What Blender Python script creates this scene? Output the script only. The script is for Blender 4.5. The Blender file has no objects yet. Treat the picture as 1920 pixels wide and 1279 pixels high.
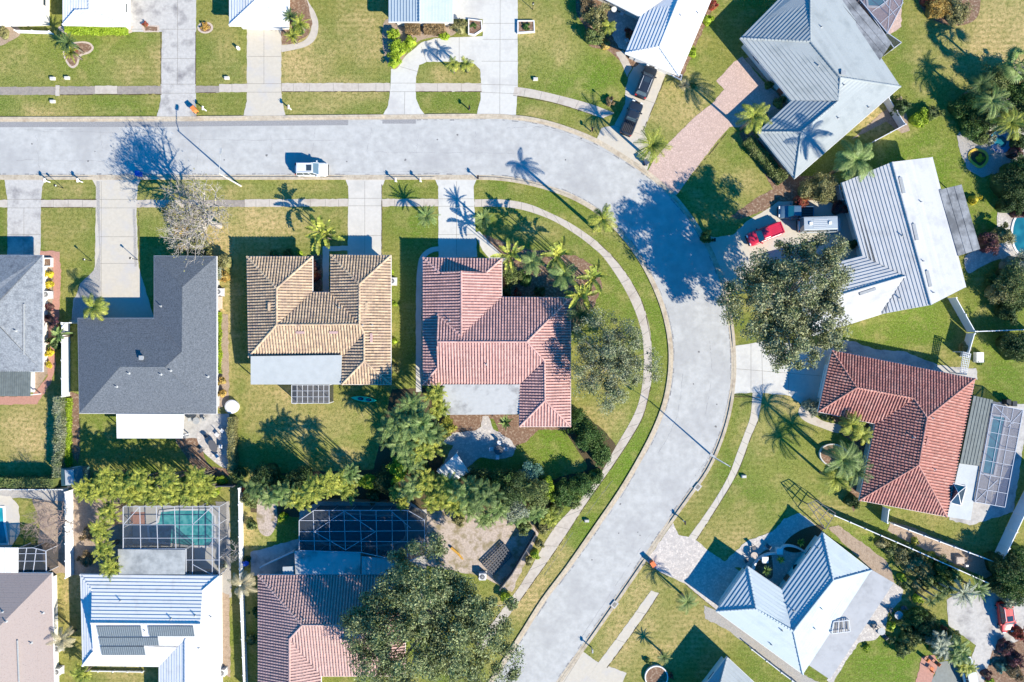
import bpy, math, random
import numpy as np
from mathutils import Vector, Matrix
C = bpy.context.scene
COL = C.collection
R = math.radians
rnd = random.Random(11)

# ------------------------------------------------------------------ camera, sky, sun, exposure
H = 100.0                 # camera height (m)
S = 148.0 / 1920.0        # metres per photo pixel on the ground
cam_d = bpy.data.cameras.new('camera'); cam = bpy.data.objects.new('camera', cam_d); COL.objects.link(cam)
cam.location = (0, 0, H); cam_d.sensor_width = 36; cam_d.lens = 36 * H / 148.0
cam_d.clip_start = 1; cam_d.clip_end = 8000
C.camera = cam
SUNEL = 31.5
SDX, SDY = -1.23, 1.08                    # shadow, metres per metre of height (world x, y)
sdir = Vector((-SDX, -SDY, math.hypot(SDX, SDY) * math.tan(R(SUNEL)))).normalized()
w = bpy.data.worlds.new('World'); C.world = w; w.use_nodes = True
nt = w.node_tree; bg = nt.nodes['Background']
sky = nt.nodes.new('ShaderNodeTexSky'); sky.sky_type = 'NISHITA'; sky.sun_disc = False
sky.sun_elevation = R(SUNEL); sky.sun_rotation = math.atan2(sdir.x, sdir.y)
sky.air_density = 1.0; sky.dust_density = 0.2; sky.ozone_density = 4.0
hs = nt.nodes.new('ShaderNodeHueSaturation'); hs.inputs['Saturation'].default_value = 2.3; hs.inputs['Value'].default_value = 1.0
nt.links.new(sky.outputs[0], hs.inputs['Color']); nt.links.new(hs.outputs[0], bg.inputs[0])
bg.inputs[1].default_value = 0.12
sl = bpy.data.lights.new('sun', 'SUN'); sl.energy = 5.0; sl.angle = R(0.5); sl.color = (1.0, 0.92, 0.75)
so = bpy.data.objects.new('sun', sl); COL.objects.link(so)
so.rotation_euler = sdir.to_track_quat('Z', 'Y').to_euler(); so.location = sdir * 200
C.view_settings.view_transform = 'Standard'; C.view_settings.look = 'None'
C.view_settings.exposure = 1.15; C.view_settings.gamma = 1
C.render.engine = 'CYCLES'

# ------------------------------------------------------------------ helpers
def P(x, y, z=0.0):                       # photo pixel + height above ground -> world point
    k = S * (1 - z / H)
    return Vector(((x - 960) * k, (639.5 - y) * k, z))
def tag(o, label=None, cat=None, group=None, kind=None):
    if label: o['label'] = label
    if cat: o['category'] = cat
    if group: o['group'] = group
    if kind: o['kind'] = kind
    return o
def empty(name, label, cat, loc, rz=0, group=None):
    o = bpy.data.objects.new(name, None); COL.objects.link(o); o.empty_display_size = .3
    o.location = loc; o.rotation_euler = (0, 0, rz)
    return tag(o, label, cat, group)
def dup(root, loc, rz=0, sc=1.0, label=None, group=None):
    def rec(o, par):
        c = o.copy(); COL.objects.link(c)
        if par is not None: c.parent = par
        for ch in kids.get(o.name, []): rec(ch, c)
        return c
    r = rec(root, None); r.location = loc; r.rotation_euler = (0, 0, rz)
    r.scale = (sc, sc, sc) if not isinstance(sc, tuple) else sc
    if label: r['label'] = label
    if group: r['group'] = group
    return r
kids = {}
class MB:
    def __init__(s): s.v = []; s.f = []; s.m = []
    def add(s, vs, fs, m=0):
        b = len(s.v); s.v += [tuple(v) for v in vs]; s.f += [tuple(b + i for i in f) for f in fs]; s.m += [m] * len(fs)
    def poly(s, pts, m=0): s.add(pts, [tuple(range(len(pts)))], m)
    def box(s, c, d, rz=0, m=0, M=None):
        x, y, z = d[0] / 2, d[1] / 2, d[2] / 2; ca, sa = math.cos(rz), math.sin(rz)
        vs = []
        for dz in (-z, z):
            for dx, dy in ((-x, -y), (x, -y), (x, y), (-x, y)):
                vs.append((c[0] + dx * ca - dy * sa, c[1] + dx * sa + dy * ca, c[2] + dz))
        s.add(vs, [(3, 2, 1, 0), (4, 5, 6, 7), (0, 1, 5, 4), (1, 2, 6, 5), (2, 3, 7, 6), (3, 0, 4, 7)], m)
    def prism(s, pts, z0, z1, m=0, cap=True, inset=0):
        pts = ccw(pts); n = len(pts)
        top = offset(pts, -inset) if inset else pts
        vs = [(p[0], p[1], z0) for p in pts] + [(p[0], p[1], z1) for p in top]
        fs = [(i, (i + 1) % n, n + (i + 1) % n, n + i) for i in range(n)]
        if cap: fs.append(tuple(range(n, 2 * n)))
        s.add(vs, fs, m)
    def bar(s, a, b, wd, ht=None, m=0):            # rectangular bar between two points
        a = Vector(a); b = Vector(b); d = (b - a); L = d.length
        if L < 1e-6: return
        d /= L; ht = ht or wd
        up = Vector((0, 0, 1)) if abs(d.z) < .95 else Vector((1, 0, 0))
        sx = d.cross(up).normalized() * wd / 2; sz = sx.cross(d).normalized() * ht / 2
        vs = [a - sx - sz, a + sx - sz, a + sx + sz, a - sx + sz, b - sx - sz, b + sx - sz, b + sx + sz, b - sx + sz]
        s.add(vs, [(0, 1, 2, 3), (7, 6, 5, 4), (0, 4, 5, 1), (1, 5, 6, 2), (2, 6, 7, 3), (3, 7, 4, 0)], m)
    def tube(s, path, rads, n=6, m=0, cap=True):
        path = [Vector(p) for p in path]
        if not hasattr(rads, '__len__'): rads = [rads] * len(path)
        vs = []; k = len(path)
        for i, p in enumerate(path):
            d = (path[min(i + 1, k - 1)] - path[max(i - 1, 0)]).normalized()
            up = Vector((0, 0, 1)) if abs(d.z) < .9 else Vector((1, 0, 0))
            a = d.cross(up).normalized(); b = a.cross(d)
            for j in range(n):
                t = 2 * math.pi * j / n
                vs.append(p + (a * math.cos(t) + b * math.sin(t)) * rads[i])
        fs = [(i * n + j, i * n + (j + 1) % n, (i + 1) * n + (j + 1) % n, (i + 1) * n + j) for i in range(k - 1) for j in range(n)]
        if cap: fs += [tuple(range(n))[::-1], tuple((k - 1) * n + j for j in range(n))]
        s.add(vs, fs, m)
    def lathe(s, c, prof, n=16, m=0):               # prof = [(r, z), ...] from bottom
        vs = []; k = len(prof)
        for r_, z in prof:
            for j in range(n):
                t = 2 * math.pi * j / n; vs.append((c[0] + r_ * math.cos(t), c[1] + r_ * math.sin(t), c[2] + z))
        fs = [(i * n + j, i * n + (j + 1) % n, (i + 1) * n + (j + 1) % n, (i + 1) * n + j) for i in range(k - 1) for j in range(n)]
        fs += [tuple(range(n))[::-1], tuple((k - 1) * n + j for j in range(n))]
        s.add(vs, fs, m)
    def build(s, name, mats, parent=None, smooth=False, org=None):
        if not isinstance(mats, (list, tuple)): mats = [mats]
        o0 = Vector((0, 0, 0)) if org is None else Vector(org)
        if parent is not None and org is None: o0 = Vector(parent.location) if abs(parent.rotation_euler.z) < 1e-9 and not parent.get('_loc') else Vector((0, 0, 0))
        me = bpy.data.meshes.new(name)
        me.from_pydata([(v[0] - o0.x, v[1] - o0.y, v[2] - o0.z) for v in s.v], [], s.f)
        for mt in mats: me.materials.append(mt)
        me.polygons.foreach_set('material_index', s.m)
        if smooth: me.polygons.foreach_set('use_smooth', [True] * len(s.f))
        me.update()
        o = bpy.data.objects.new(name, me); COL.objects.link(o)
        if parent is not None: o.parent = parent; kids.setdefault(parent.name, []).append(o)
        elif org is not None: o.location = o0
        return o
def sub(child, parent):                    # build() shifts a grandchild by the thing's origin already; parent it without offset
    child.parent = parent; return child
def area2(p): return sum(p[i][0] * p[(i + 1) % len(p)][1] - p[(i + 1) % len(p)][0] * p[i][1] for i in range(len(p)))
def ccw(p): return list(p) if area2(p) > 0 else list(p)[::-1]
def offset(pts, d):                        # ccw polygon, d>0 grows, d<0 shrinks
    pts = ccw(pts); n = len(pts); out = []
    for i in range(n):
        a = Vector(pts[i - 1][:2]); b = Vector(pts[i][:2]); c = Vector(pts[(i + 1) % n][:2])
        e1 = (b - a).normalized(); e2 = (c - b).normalized()
        n1 = Vector((e1.y, -e1.x)); n2 = Vector((e2.y, -e2.x))
        k = max(.35, 1 + n1.dot(n2)); v = (n1 + n2) / k * d
        out.append((b.x + v.x, b.y + v.y))
    return out
def spline(pts, n=6):                       # Catmull-Rom through pixel points
    out = []; k = len(pts)
    for i in range(k - 1):
        p0, p1, p2, p3 = pts[max(i - 1, 0)], pts[i], pts[i + 1], pts[min(i + 2, k - 1)]
        for j in range(n):
            t = j / n
            out.append(tuple(.5 * (2 * p1[a] + (p2[a] - p0[a]) * t + (2 * p0[a] - 5 * p1[a] + 4 * p2[a] - p3[a]) * t * t + (3 * p1[a] - p0[a] - 3 * p2[a] + p3[a]) * t ** 3) for a in (0, 1)))
    out.append(tuple(pts[-1])); return out
def closed(pts, n=5):
    k = len(pts); q = [pts[-1]] + list(pts) + [pts[0], pts[1]]
    s_ = spline(q, n); return s_[n:n + k * n]
def inpoly(x, y, poly):
    c = False; j = len(poly) - 1
    for i in range(len(poly)):
        xi, yi = poly[i][0], poly[i][1]; xj, yj = poly[j][0], poly[j][1]
        if (yi > y) != (yj > y) and x < (xj - xi) * (y - yi) / (yj - yi) + xi: c = not c
        j = i
    return c

# ------------------------------------------------------------------ materials
def lin(c): return tuple(((v / 255) / 12.92 if v / 255 <= .04045 else ((v / 255 + .055) / 1.055) ** 2.4) for v in c)
def mat(name, col, rough=.8, var=0, vscale=3, col2=None, spec=.3, bump=0, bscale=40, metal=0, stain=None, sscale=.5, island=0, detail=4, srange=(.5,.7), big=0):
    m = bpy.data.materials.new(name); m.use_nodes = True; t = m.node_tree; n = t.nodes; l = t.links
    b = n['Principled BSDF']; b.inputs['Roughness'].default_value = rough; b.inputs['Specular IOR Level'].default_value = spec
    b.inputs['Metallic'].default_value = metal
    c1 = (*col, 1); b.inputs['Base Color'].default_value = c1
    tc = n.new('ShaderNodeNewGeometry')
    out = None
    if col2 is not None or var:
        c2 = (*(col2 if col2 is not None else tuple(v * (1 - var) for v in col)), 1)
        nz = n.new('ShaderNodeTexNoise'); nz.inputs['Scale'].default_value = vscale; nz.inputs['Detail'].default_value = detail; nz.inputs['Roughness'].default_value = .65
        l.new(tc.outputs['Position'], nz.inputs['Vector'])
        mr = n.new('ShaderNodeMapRange'); mr.inputs[1].default_value = .35; mr.inputs[2].default_value = .65; l.new(nz.outputs[0], mr.inputs[0])
        mx = n.new('ShaderNodeMix'); mx.data_type = 'RGBA'; l.new(mr.outputs[0], mx.inputs[0]); mx.inputs[6].default_value = c1; mx.inputs[7].default_value = c2
        out = mx.outputs[2]
    if stain is not None:
        nz = n.new('ShaderNodeTexNoise'); nz.inputs['Scale'].default_value = sscale; nz.inputs['Detail'].default_value = 6; nz.inputs['Roughness'].default_value = .6
        l.new(tc.outputs['Position'], nz.inputs['Vector'])
        mr = n.new('ShaderNodeMapRange'); mr.inputs[1].default_value = srange[0]; mr.inputs[2].default_value = srange[1]; l.new(nz.outputs[0], mr.inputs[0])
        mx = n.new('ShaderNodeMix'); mx.data_type = 'RGBA'; l.new(mr.outputs[0], mx.inputs[0])
        if out: l.new(out, mx.inputs[6])
        else: mx.inputs[6].default_value = c1
        mx.inputs[7].default_value = (*stain, 1); out = mx.outputs[2]
    if island:
        hv = n.new('ShaderNodeHueSaturation'); mr = n.new('ShaderNodeMapRange'); l.new(tc.outputs['Random Per Island'], mr.inputs[0])
        mr.inputs[3].default_value = 1 - island; mr.inputs[4].default_value = 1 + island
        l.new(mr.outputs[0], hv.inputs['Value'])
        if out: l.new(out, hv.inputs['Color'])
        else: hv.inputs['Color'].default_value = c1
        out = hv.outputs[0]
    if out: l.new(out, b.inputs['Base Color'])
    if bump:
        nz = n.new('ShaderNodeTexNoise'); nz.inputs['Scale'].default_value = bscale; nz.inputs['Detail'].default_value = 3
        l.new(tc.outputs['Position'], nz.inputs['Vector'])
        bp = n.new('ShaderNodeBump'); bp.inputs['Strength'].default_value = min(1, bump); bp.inputs['Distance'].default_value = .05
        l.new(nz.outputs[0], bp.inputs['Height']); l.new(bp.outputs[0], b.inputs['Normal'])
    return m
def leafmat(name, c, c2, island=.45, vs=.6, trans=.25):
    m = mat(name, c, .55, col2=c2, vscale=vs, island=island, spec=.25)
    t = m.node_tree; b = t.nodes['Principled BSDF']
    if trans:
        tr = t.nodes.new('ShaderNodeBsdfTranslucent'); ms = t.nodes.new('ShaderNodeMixShader'); ms.inputs[0].default_value = trans
        src = b.inputs['Base Color'].links[0].from_socket; t.links.new(src, tr.inputs[0])
        t.links.new(b.outputs[0], ms.inputs[1]); t.links.new(tr.outputs[0], ms.inputs[2]); t.links.new(ms.outputs[0], t.nodes['Material Output'].inputs[0])
    return m
M = {}
M['road'] = mat('road_asphalt', (.43, .425, .415), .9, var=.22, vscale=.9, stain=(.30, .295, .295), sscale=.14, srange=(.47, .74), detail=12)
M['patch'] = mat('asphalt_patch', (.27, .265, .27), .9, var=.25, vscale=6)
M['patch2'] = mat('asphalt_patch_dark', (.22, .215, .22), .9, var=.25, vscale=6)
M['crack'] = mat('crack_seal', (.27, .265, .27), .9, var=.4, vscale=3)
M['kerb'] = mat('kerb_concrete', (.47, .40, .31), .9, var=.25, vscale=3, stain=(.30, .24, .18), sscale=.8)
M['conc'] = mat('concrete', (.50, .47, .43), .9, var=.1, vscale=2, stain=(.40, .38, .35), sscale=.3, detail=8)
M['concw'] = mat('concrete_light', (.50, .485, .455), .9, var=.08, vscale=2, stain=(.40, .385, .37), sscale=.25, detail=8)
M['concg'] = mat('concrete_grey', (.45, .43, .41), .9, var=.2, vscale=2.5, stain=(.17, .16, .165), sscale=.45, srange=(.50, .74), detail=10)
M['concb'] = mat('concrete_warm', (.47, .425, .36), .9, var=.1, vscale=2, stain=(.40, .38, .37), sscale=.3, detail=8)
M['walk'] = mat('sidewalk_concrete', (.45, .40, .35), .9, var=.12, vscale=2, stain=(.34, .29, .25), sscale=.5, detail=8)
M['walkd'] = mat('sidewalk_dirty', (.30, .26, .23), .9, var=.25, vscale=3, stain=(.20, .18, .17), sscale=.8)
M['joint'] = mat('joint', (.24, .22, .19), .95, var=.3, vscale=5)
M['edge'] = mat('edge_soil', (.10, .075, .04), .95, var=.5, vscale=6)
M['mulch'] = mat('mulch', (.22, .13, .085), .95, var=.5, vscale=9, stain=(.34, .26, .19), sscale=3)
M['mulchp'] = mat('mulch_pale', (.38, .29, .22), .95, var=.4, vscale=7, stain=(.22, .16, .11), sscale=2)
M['gravel'] = mat('gravel', (.42, .39, .36), .95, var=.5, vscale=14, stain=(.25, .25, .26), sscale=5)
M['sand'] = mat('bare_sand', (.46, .38, .33), .95, var=.35, vscale=4, stain=(.22, .18, .11), sscale=.7, srange=(.48,.62))
M['pinkpath'] = mat('pink_path', (.42, .22, .17), .9, var=.2, vscale=4)
M['tanstone'] = mat('bed_edging', (.55, .45, .38), .9, var=.4, vscale=12)
M['white'] = mat('white_paint', (.78, .77, .74), .5, var=.06, vscale=2)
M['whiteplastic'] = mat('white_vinyl', (.72, .72, .72), .45, var=.08, vscale=1)
M['trim'] = mat('trim_white', (.68, .66, .66), .5, var=.1, vscale=1)
M['glass'] = mat('window_glass', (.03, .045, .06), .08, spec=.8)
M['wall'] = mat('stucco_cream', (.55, .49, .40), .9, var=.12, vscale=2, bump=.3)
M['wallw'] = mat('stucco_white', (.62, .60, .57), .9, var=.1, vscale=2, bump=.3)
M['wallg'] = mat('stucco_grey', (.40, .42, .44), .9, var=.1, vscale=2, bump=.3)
M['door'] = mat('door_paint', (.30, .10, .06), .5, var=.1)
M['black'] = mat('black_plastic', (.015, .015, .017), .5, var=.2)
M['rubber'] = mat('tyre_rubber', (.02, .02, .02), .85, var=.2)
M['chrome'] = mat('alloy', (.5, .5, .52), .25, metal=1)
M['alu'] = mat('aluminium_white', (.60, .61, .64), .4, var=.08)
M['bronze'] = mat('dark_bronze_frame', (.10, .10, .11), .5, var=.1)
M['galv'] = mat('galvanised', (.34, .35, .36), .5, var=.2, vscale=4)
M['wood'] = mat('weathered_wood', (.25, .19, .14), .85, var=.4, vscale=5)
M['brick'] = mat('edging_brick', (.38, .20, .16), .9, var=.4, vscale=8)
# grass: three colours blended by the mesh attributes 'dry' and 'lush' (patches of real dry turf)
def grass_mat():
    m = bpy.data.materials.new('lawn_grass'); m.use_nodes = True; t = m.node_tree; n = t.nodes; l = t.links
    b = n['Principled BSDF']; b.inputs['Roughness'].default_value = .95; b.inputs['Specular IOR Level'].default_value = .1
    g = n.new('ShaderNodeNewGeometry')
    def noise(sc, d=4, lo=.3, hi=.7, r=.6):
        z = n.new('ShaderNodeTexNoise'); z.inputs['Scale'].default_value = sc; z.inputs['Detail'].default_value = d; z.inputs['Roughness'].default_value = r
        l.new(g.outputs['Position'], z.inputs['Vector']); q = n.new('ShaderNodeMapRange'); q.inputs[1].default_value = lo; q.inputs[2].default_value = hi
        l.new(z.outputs[0], q.inputs[0]); return q.outputs[0]
    def mix(f, a, c):
        x = n.new('ShaderNodeMix'); x.data_type = 'RGBA'
        for s_, v in ((0, f), (6, a), (7, c)):
            if hasattr(v, 'links') or hasattr(v, 'is_output'): l.new(v, x.inputs[s_])
            else: x.inputs[s_].default_value = v
        return x.outputs[2]
    def math_(op, a, c):
        x = n.new('ShaderNodeMath'); x.operation = op; x.use_clamp = True
        for i, v in enumerate((a, c)):
            if hasattr(v, 'is_output'): l.new(v, x.inputs[i])
            else: x.inputs[i].default_value = v
        return x.outputs[0]
    at = n.new('ShaderNodeAttribute'); at.attribute_name = 'dry'
    al = n.new('ShaderNodeAttribute'); al.attribute_name = 'lush'
    base = mix(noise(.13, 5, .38, .62), (.115, .17, .024, 1), (.225, .215, .052, 1))
    base = mix(al.outputs['Fac'], base, (.105, .20, .012, 1))
    f = math_('ADD', math_('MULTIPLY', at.outputs['Fac'], noise(.30, 6, .15, .50, .65)), math_('MULTIPLY', noise(.35, 6, .5, .72), .45))
    base = mix(f, base, (.52, .37, .18, 1))
    base = mix(math_('MULTIPLY', noise(2.1, 6, .45, .60, .8), .72), base, (.075, .10, .016, 1))
    base = mix(math_('MULTIPLY', noise(4.5, 5, .50, .64, .8), .72), base, (.31, .305, .11, 1))
    wv = n.new('ShaderNodeTexWave'); wv.bands_direction = 'Y'; wv.inputs['Scale'].default_value = .42; wv.inputs['Distortion'].default_value = 3.5; wv.inputs['Detail'].default_value = 3; l.new(g.outputs['Position'], wv.inputs['Vector'])
    base = mix(math_('MULTIPLY', wv.outputs[1], math_('MULTIPLY', noise(.05, 2, .4, .6), .30)), base, (.12, .13, .025, 1))
    l.new(base, b.inputs['Base Color'])
    z = n.new('ShaderNodeTexNoise'); z.inputs['Scale'].default_value = 5; z.inputs['Detail'].default_value = 5; z.inputs['Roughness'].default_value = .8
    l.new(g.outputs['Position'], z.inputs['Vector'])
    bp = n.new('ShaderNodeBump'); bp.inputs['Strength'].default_value = .9; bp.inputs['Distance'].default_value = .12
    l.new(z.outputs[0], bp.inputs['Height']); l.new(bp.outputs[0], b.inputs['Normal'])
    return m
M['grass'] = grass_mat()
def paver_mat(name, c1, c2, cm, sc, offs=.5):
    m = bpy.data.materials.new(name); m.use_nodes = True; t = m.node_tree; n = t.nodes; l = t.links
    b = n['Principled BSDF']; b.inputs['Roughness'].default_value = .9
    g = n.new('ShaderNodeNewGeometry'); v = n.new('ShaderNodeTexVoronoi'); v.inputs['Scale'].default_value = sc
    l.new(g.outputs['Position'], v.inputs['Vector'])
    e = n.new('ShaderNodeTexVoronoi'); e.feature = 'DISTANCE_TO_EDGE'; e.inputs['Scale'].default_value = sc; l.new(g.outputs['Position'], e.inputs['Vector'])
    sp = n.new('ShaderNodeSeparateColor'); l.new(v.outputs['Color'], sp.inputs[0])
    x = n.new('ShaderNodeMix'); x.data_type = 'RGBA'; l.new(sp.outputs[0], x.inputs[0]); x.inputs[6].default_value = (*c1, 1); x.inputs[7].default_value = (*c2, 1)
    q = n.new('ShaderNodeMapRange'); q.inputs[1].default_value = .02; q.inputs[2].default_value = .09; l.new(e.outputs[0], q.inputs[0])
    y = n.new('ShaderNodeMix'); y.data_type = 'RGBA'; l.new(q.outputs[0], y.inputs[0]); y.inputs[6].default_value = (*cm, 1); l.new(x.outputs[2], y.inputs[7])
    l.new(y.outputs[2], b.inputs['Base Color']); return m
M['paver'] = paver_mat('pink_pavers', (.50, .36, .31), (.42, .30, .26), (.34, .25, .21), 3.2)
M['stonepav'] = paver_mat('pale_stone_pavers', (.56, .50, .45), (.36, .33, .31), (.36, .32, .30), 3.6)
M['flag'] = paver_mat('flagstone', (.52, .48, .44), (.36, .33, .32), (.33, .30, .28), 2.8)

# ------------------------------------------------------------------ ground, road, kerbs, pavements
def axis(lo, hi, step, far): return sorted(set([-far, -500, -220, -130] + [round(lo + i * step, 3) for i in range(int((hi - lo) / step) + 1)] + [130, 220, 500, far]))
# (px, py, rx, ry, amount)  dry turf and lush turf
DRY = [(560, 110, 60, 70, .8), (690, 60, 60, 60, .5), (640, 170, 70, 30, .5), (1880, 70, 110, 100, .75), (1800, 60, 60, 60, .4), (330, 380, 120, 40, .3), (500, 420, 90, 50, .75), (400, 445, 60, 70, .7),
       (440, 360, 60, 20, .4), (60, 810, 70, 70, .75), (420, 640, 22, 160, .8), (600, 790, 110, 50, .35), (520, 760, 60, 60, .4), (1200, 1150, 60, 120, .45), (1160, 1200, 50, 80, .55), (1000, 1120, 60, 60, .7), (1040, 1060, 40, 50, .4),
       (1290, 900, 40, 60, .45), (1300, 1170, 100, 60, .45), (1270, 200, 70, 60, .45), (1350, 380, 60, 60, .2), (1380, 1010, 60, 50, .45), (1480, 740, 50, 30, .7), (420, 100, 30, 100, .25), (240, 130, 60, 40, .35),
       (1000, 60, 60, 60, .35), (1060, 90, 40, 40, .3), (1160, 240, 60, 20, .3), (1640, 230, 40, 30, 1.0), (840, 140, 60, 20, .35), (1440, 560, 40, 40, .3), (1500, 900, 100, 60, .15), (1130, 800, 40, 50, .5), (1150, 770, 40, 60, .3),
       (560, 350, 90, 20, .25), (120, 420, 50, 60, .15), (130, 355, 60, 20, .3), (30, 120, 60, 60, .2), (150, 1050, 60, 140, .6), (460, 1000, 40, 120, .5), (240, 1265, 60, 20, .5), (1720, 1120, 90, 50, .25), (1760, 960, 60, 30, .3), (1830, 1000, 40, 40, .2)]
DRY += [(650, 860, 40, 30, .5), (500, 700, 40, 50, .55), (560, 800, 50, 30, .5), (730, 850, 30, 30, .4), (100, 790, 30, 40, .5), (1560, 960, 60, 30, .4), (1420, 820, 30, 50, .35), (1250, 1220, 60, 30, .55), (1330, 1230, 30, 30, .4), (1800, 690, 30, 20, .4), (1600, 590, 60, 20, .35), (1150, 60, 30, 30, .4), (300, 120, 20, 60, .5), (80, 210, 60, 15, .45), (600, 200, 60, 15, .4), (1010, 210, 40, 12, .4), (1400, 340, 40, 30, .45), (1320, 260, 30, 40, .45), (1130, 700, 50, 40, .4), (1005, 430, 50, 20, .35)]
LUSH = [(1120, 130, 110, 70, .6), (1080, 660, 200, 100, .2), (1180, 860, 60, 120, .9), (1230, 620, 30, 150, .5), (1090, 370, 120, 60, .35), (1200, 520, 60, 90, .4), (1700, 610, 110, 50, .7), (1880, 680, 60, 80, .6), (1460, 900, 110, 110, .45), (1040, 830, 60, 50, .8),
        (170, 90, 130, 60, .5), (240, 200, 150, 25, .3), (1740, 330, 90, 90, .8), (1590, 1010, 80, 60, .6), (1650, 1250, 100, 60, .8), (1840, 420, 80, 70, .5), (700, 830, 100, 80, .25), (190, 815, 50, 40, .4), (1640, 90, 40, 90, .2),
        (1110, 1000, 40, 60, .7), (770, 420, 40, 60, .35), (1430, 300, 60, 60, .3), (1330, 240, 40, 60, .2), (1450, 1180, 90, 60, .5), (480, 350, 60, 15, .4), (510, 1010, 30, 50, .7), (1230, 1180, 40, 60, .1)]
xs = axis(-86, 86, 1.0, 3000); ys = axis(-62, 62, 1.0, 3000)
gx, gy = np.meshgrid(np.array(xs), np.array(ys))
vs = np.stack([gx.ravel(), gy.ravel(), np.zeros(gx.size)], 1); nx, ny = len(xs), len(ys)
fs = [(j * nx + i, j * nx + i + 1, (j + 1) * nx + i + 1, (j + 1) * nx + i) for j in range(ny - 1) for i in range(nx - 1)]
me = bpy.data.meshes.new('lawn'); me.from_pydata(vs.tolist(), [], fs)
pxs = vs[:, 0] / S + 960; pys = 639.5 - vs[:, 1] / S
for nm, L in (('dry', DRY), ('lush', LUSH)):
    f = np.zeros(len(vs))
    for (a, b_, rx, ry, am) in L: f = np.maximum(f, min(1.0, am * (1.4 if nm == 'dry' else 1.15)) * np.exp(-((pxs - a) / rx) ** 2 - ((pys - b_) / ry) ** 2))
    at = me.attributes.new(nm, 'FLOAT', 'POINT'); at.data.foreach_set('value', f.astype(np.float32))
me.materials.append(M['grass']); gobj = bpy.data.objects.new('ground', me); COL.objects.link(gobj); tag(gobj, kind='structure')

SLN = [0]; er = random.Random(3)
def slab(name, polys, z, m, joints=(), kind='structure', jw=.05, edge=0, thick=None):
    mb = MB(); SLN[0] += 1; z = z + .00002 * SLN[0]
    if polys and not hasattr(polys[0][0], '__len__'): polys = [polys]
    for pl in polys:
        w_ = ccw([tuple(P(*p)[:2]) for p in pl])
        if name in ('driveway', 'sidewalk', 'path', 'garden_bed'):       # edges worn and overgrown unevenly
            q = []; am = .10 if name == 'garden_bed' else .05
            for i in range(len(w_)):
                a, b = w_[i], w_[(i + 1) % len(w_)]; L = math.hypot(b[0] - a[0], b[1] - a[1]); m_ = max(1, int(L / .45)); q.append(a)
                for j in range(1, m_):
                    t = j / m_; o_ = er.uniform(-am, am); q.append((a[0] + (b[0] - a[0]) * t + (b[1] - a[1]) / L * o_, a[1] + (b[1] - a[1]) * t - (b[0] - a[0]) / L * o_))
            w_ = q
        mb.prism(w_, z - .003 if thick is None else 0.0, z)
    for (x0, y0, x1, y1) in joints:
        a = P(x0, y0); b = P(x1, y1); a.z = b.z = z + .001
        mb.bar(a, b, jw, .006, 1)
    o = mb.build(name, [m, M['joint']]); tag(o, kind=kind)
    return o
def band(left, right):                      # polygon between two pixel polylines
    return list(left) + list(right)[::-1]
INNER = [(-60, 332), (300, 332), (650, 332), (880, 332), (940, 334), (990, 342), (1040, 356), (1080, 372), (1120, 396), (1160, 432), (1196, 478), (1225, 530), (1246, 585), (1257, 640), (1258, 690), (1250, 745), (1233, 795), (1205, 852), (1165, 920), (1120, 986), (1065, 1065), (1020, 1125), (984, 1182), (950, 1235), (900, 1312)]
OUTER = [(-60, 225), (300, 224), (650, 221), (900, 219), (960, 221), (1010, 228), (1060, 242), (1115, 264), (1165, 293), (1205, 320), (1240, 347), (1270, 378), (1305, 425), (1335, 478), (1354, 530), (1366, 585), (1373, 640), (1375, 700), (1367, 765), (1350, 825), (1325, 880), (1290, 930), (1258, 975), (1210, 1045), (1160, 1118), (1110, 1190), (1050, 1275), (1025, 1312)]
INNER = spline(INNER, 4); OUTER = spline(OUTER, 4)
slab('road', [band(INNER, OUTER)], .012, M['road'])
slab('road_patch', [[(-60, 227), (653, 223), (653, 235), (500, 236), (300, 238), (-60, 239)], [(717, 223), (780, 222), (780, 232), (717, 232)]], .016, M['patch'])
# sealed cracks and worn streaks on the asphalt
mb = MB(); rr = random.Random(5)
def wob(a, b, n, am):
    return [P(a[0] + (b[0] - a[0]) * i / n + rr.uniform(-am, am), a[1] + (b[1] - a[1]) * i / n + rr.uniform(-am, am)) for i in range(n + 1)]
def crack(a, b, w_=.03, n=14, am=1.6):
    p = wob(a, b, n, am)
    for i in range(n):
        if rr.random() < .82:
            q0 = p[i].copy(); q1 = p[i + 1].copy(); q0.z = q1.z = .0145
            mb.bar(q0, q1, w_ * rr.uniform(.5, 1.5), .004)
for a, b in (((1245, 640), (1150, 930)),): pass
for i in range(9):
    x = 60 + i * 105 + rr.uniform(-30, 30); crack((x, rr.uniform(240, 255)), (x + rr.uniform(-12, 12), rr.uniform(262, 325)), .022)
for x0, x1, y in ((60, 300, 246), (340, 640, 262), (700, 960, 285), (30, 240, 300), (640, 860, 322), (950, 1020, 240), (20, 150, 243)): crack((x0, y), (x1, y + rr.uniform(-6, 6)), .025, 20, 1.3)
for pl in ([(980, 232), (1060, 250), (1130, 282), (1180, 308)], [(1240, 560), (1256, 600), (1263, 650)], [(1150, 900), (1080, 990), (1020, 1080)], [(1220, 1000), (1160, 1090), (1090, 1195)], [(1358, 800), (1325, 862), (1290, 910)], [(1280, 700), (1270, 780), (1235, 850)], [(1330, 640), (1335, 700), (1322, 780)]):
    q = spline(pl, 2)
    for i in range(len(q) - 1): crack(q[i], q[i + 1], .03, 6, 1.0)
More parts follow.
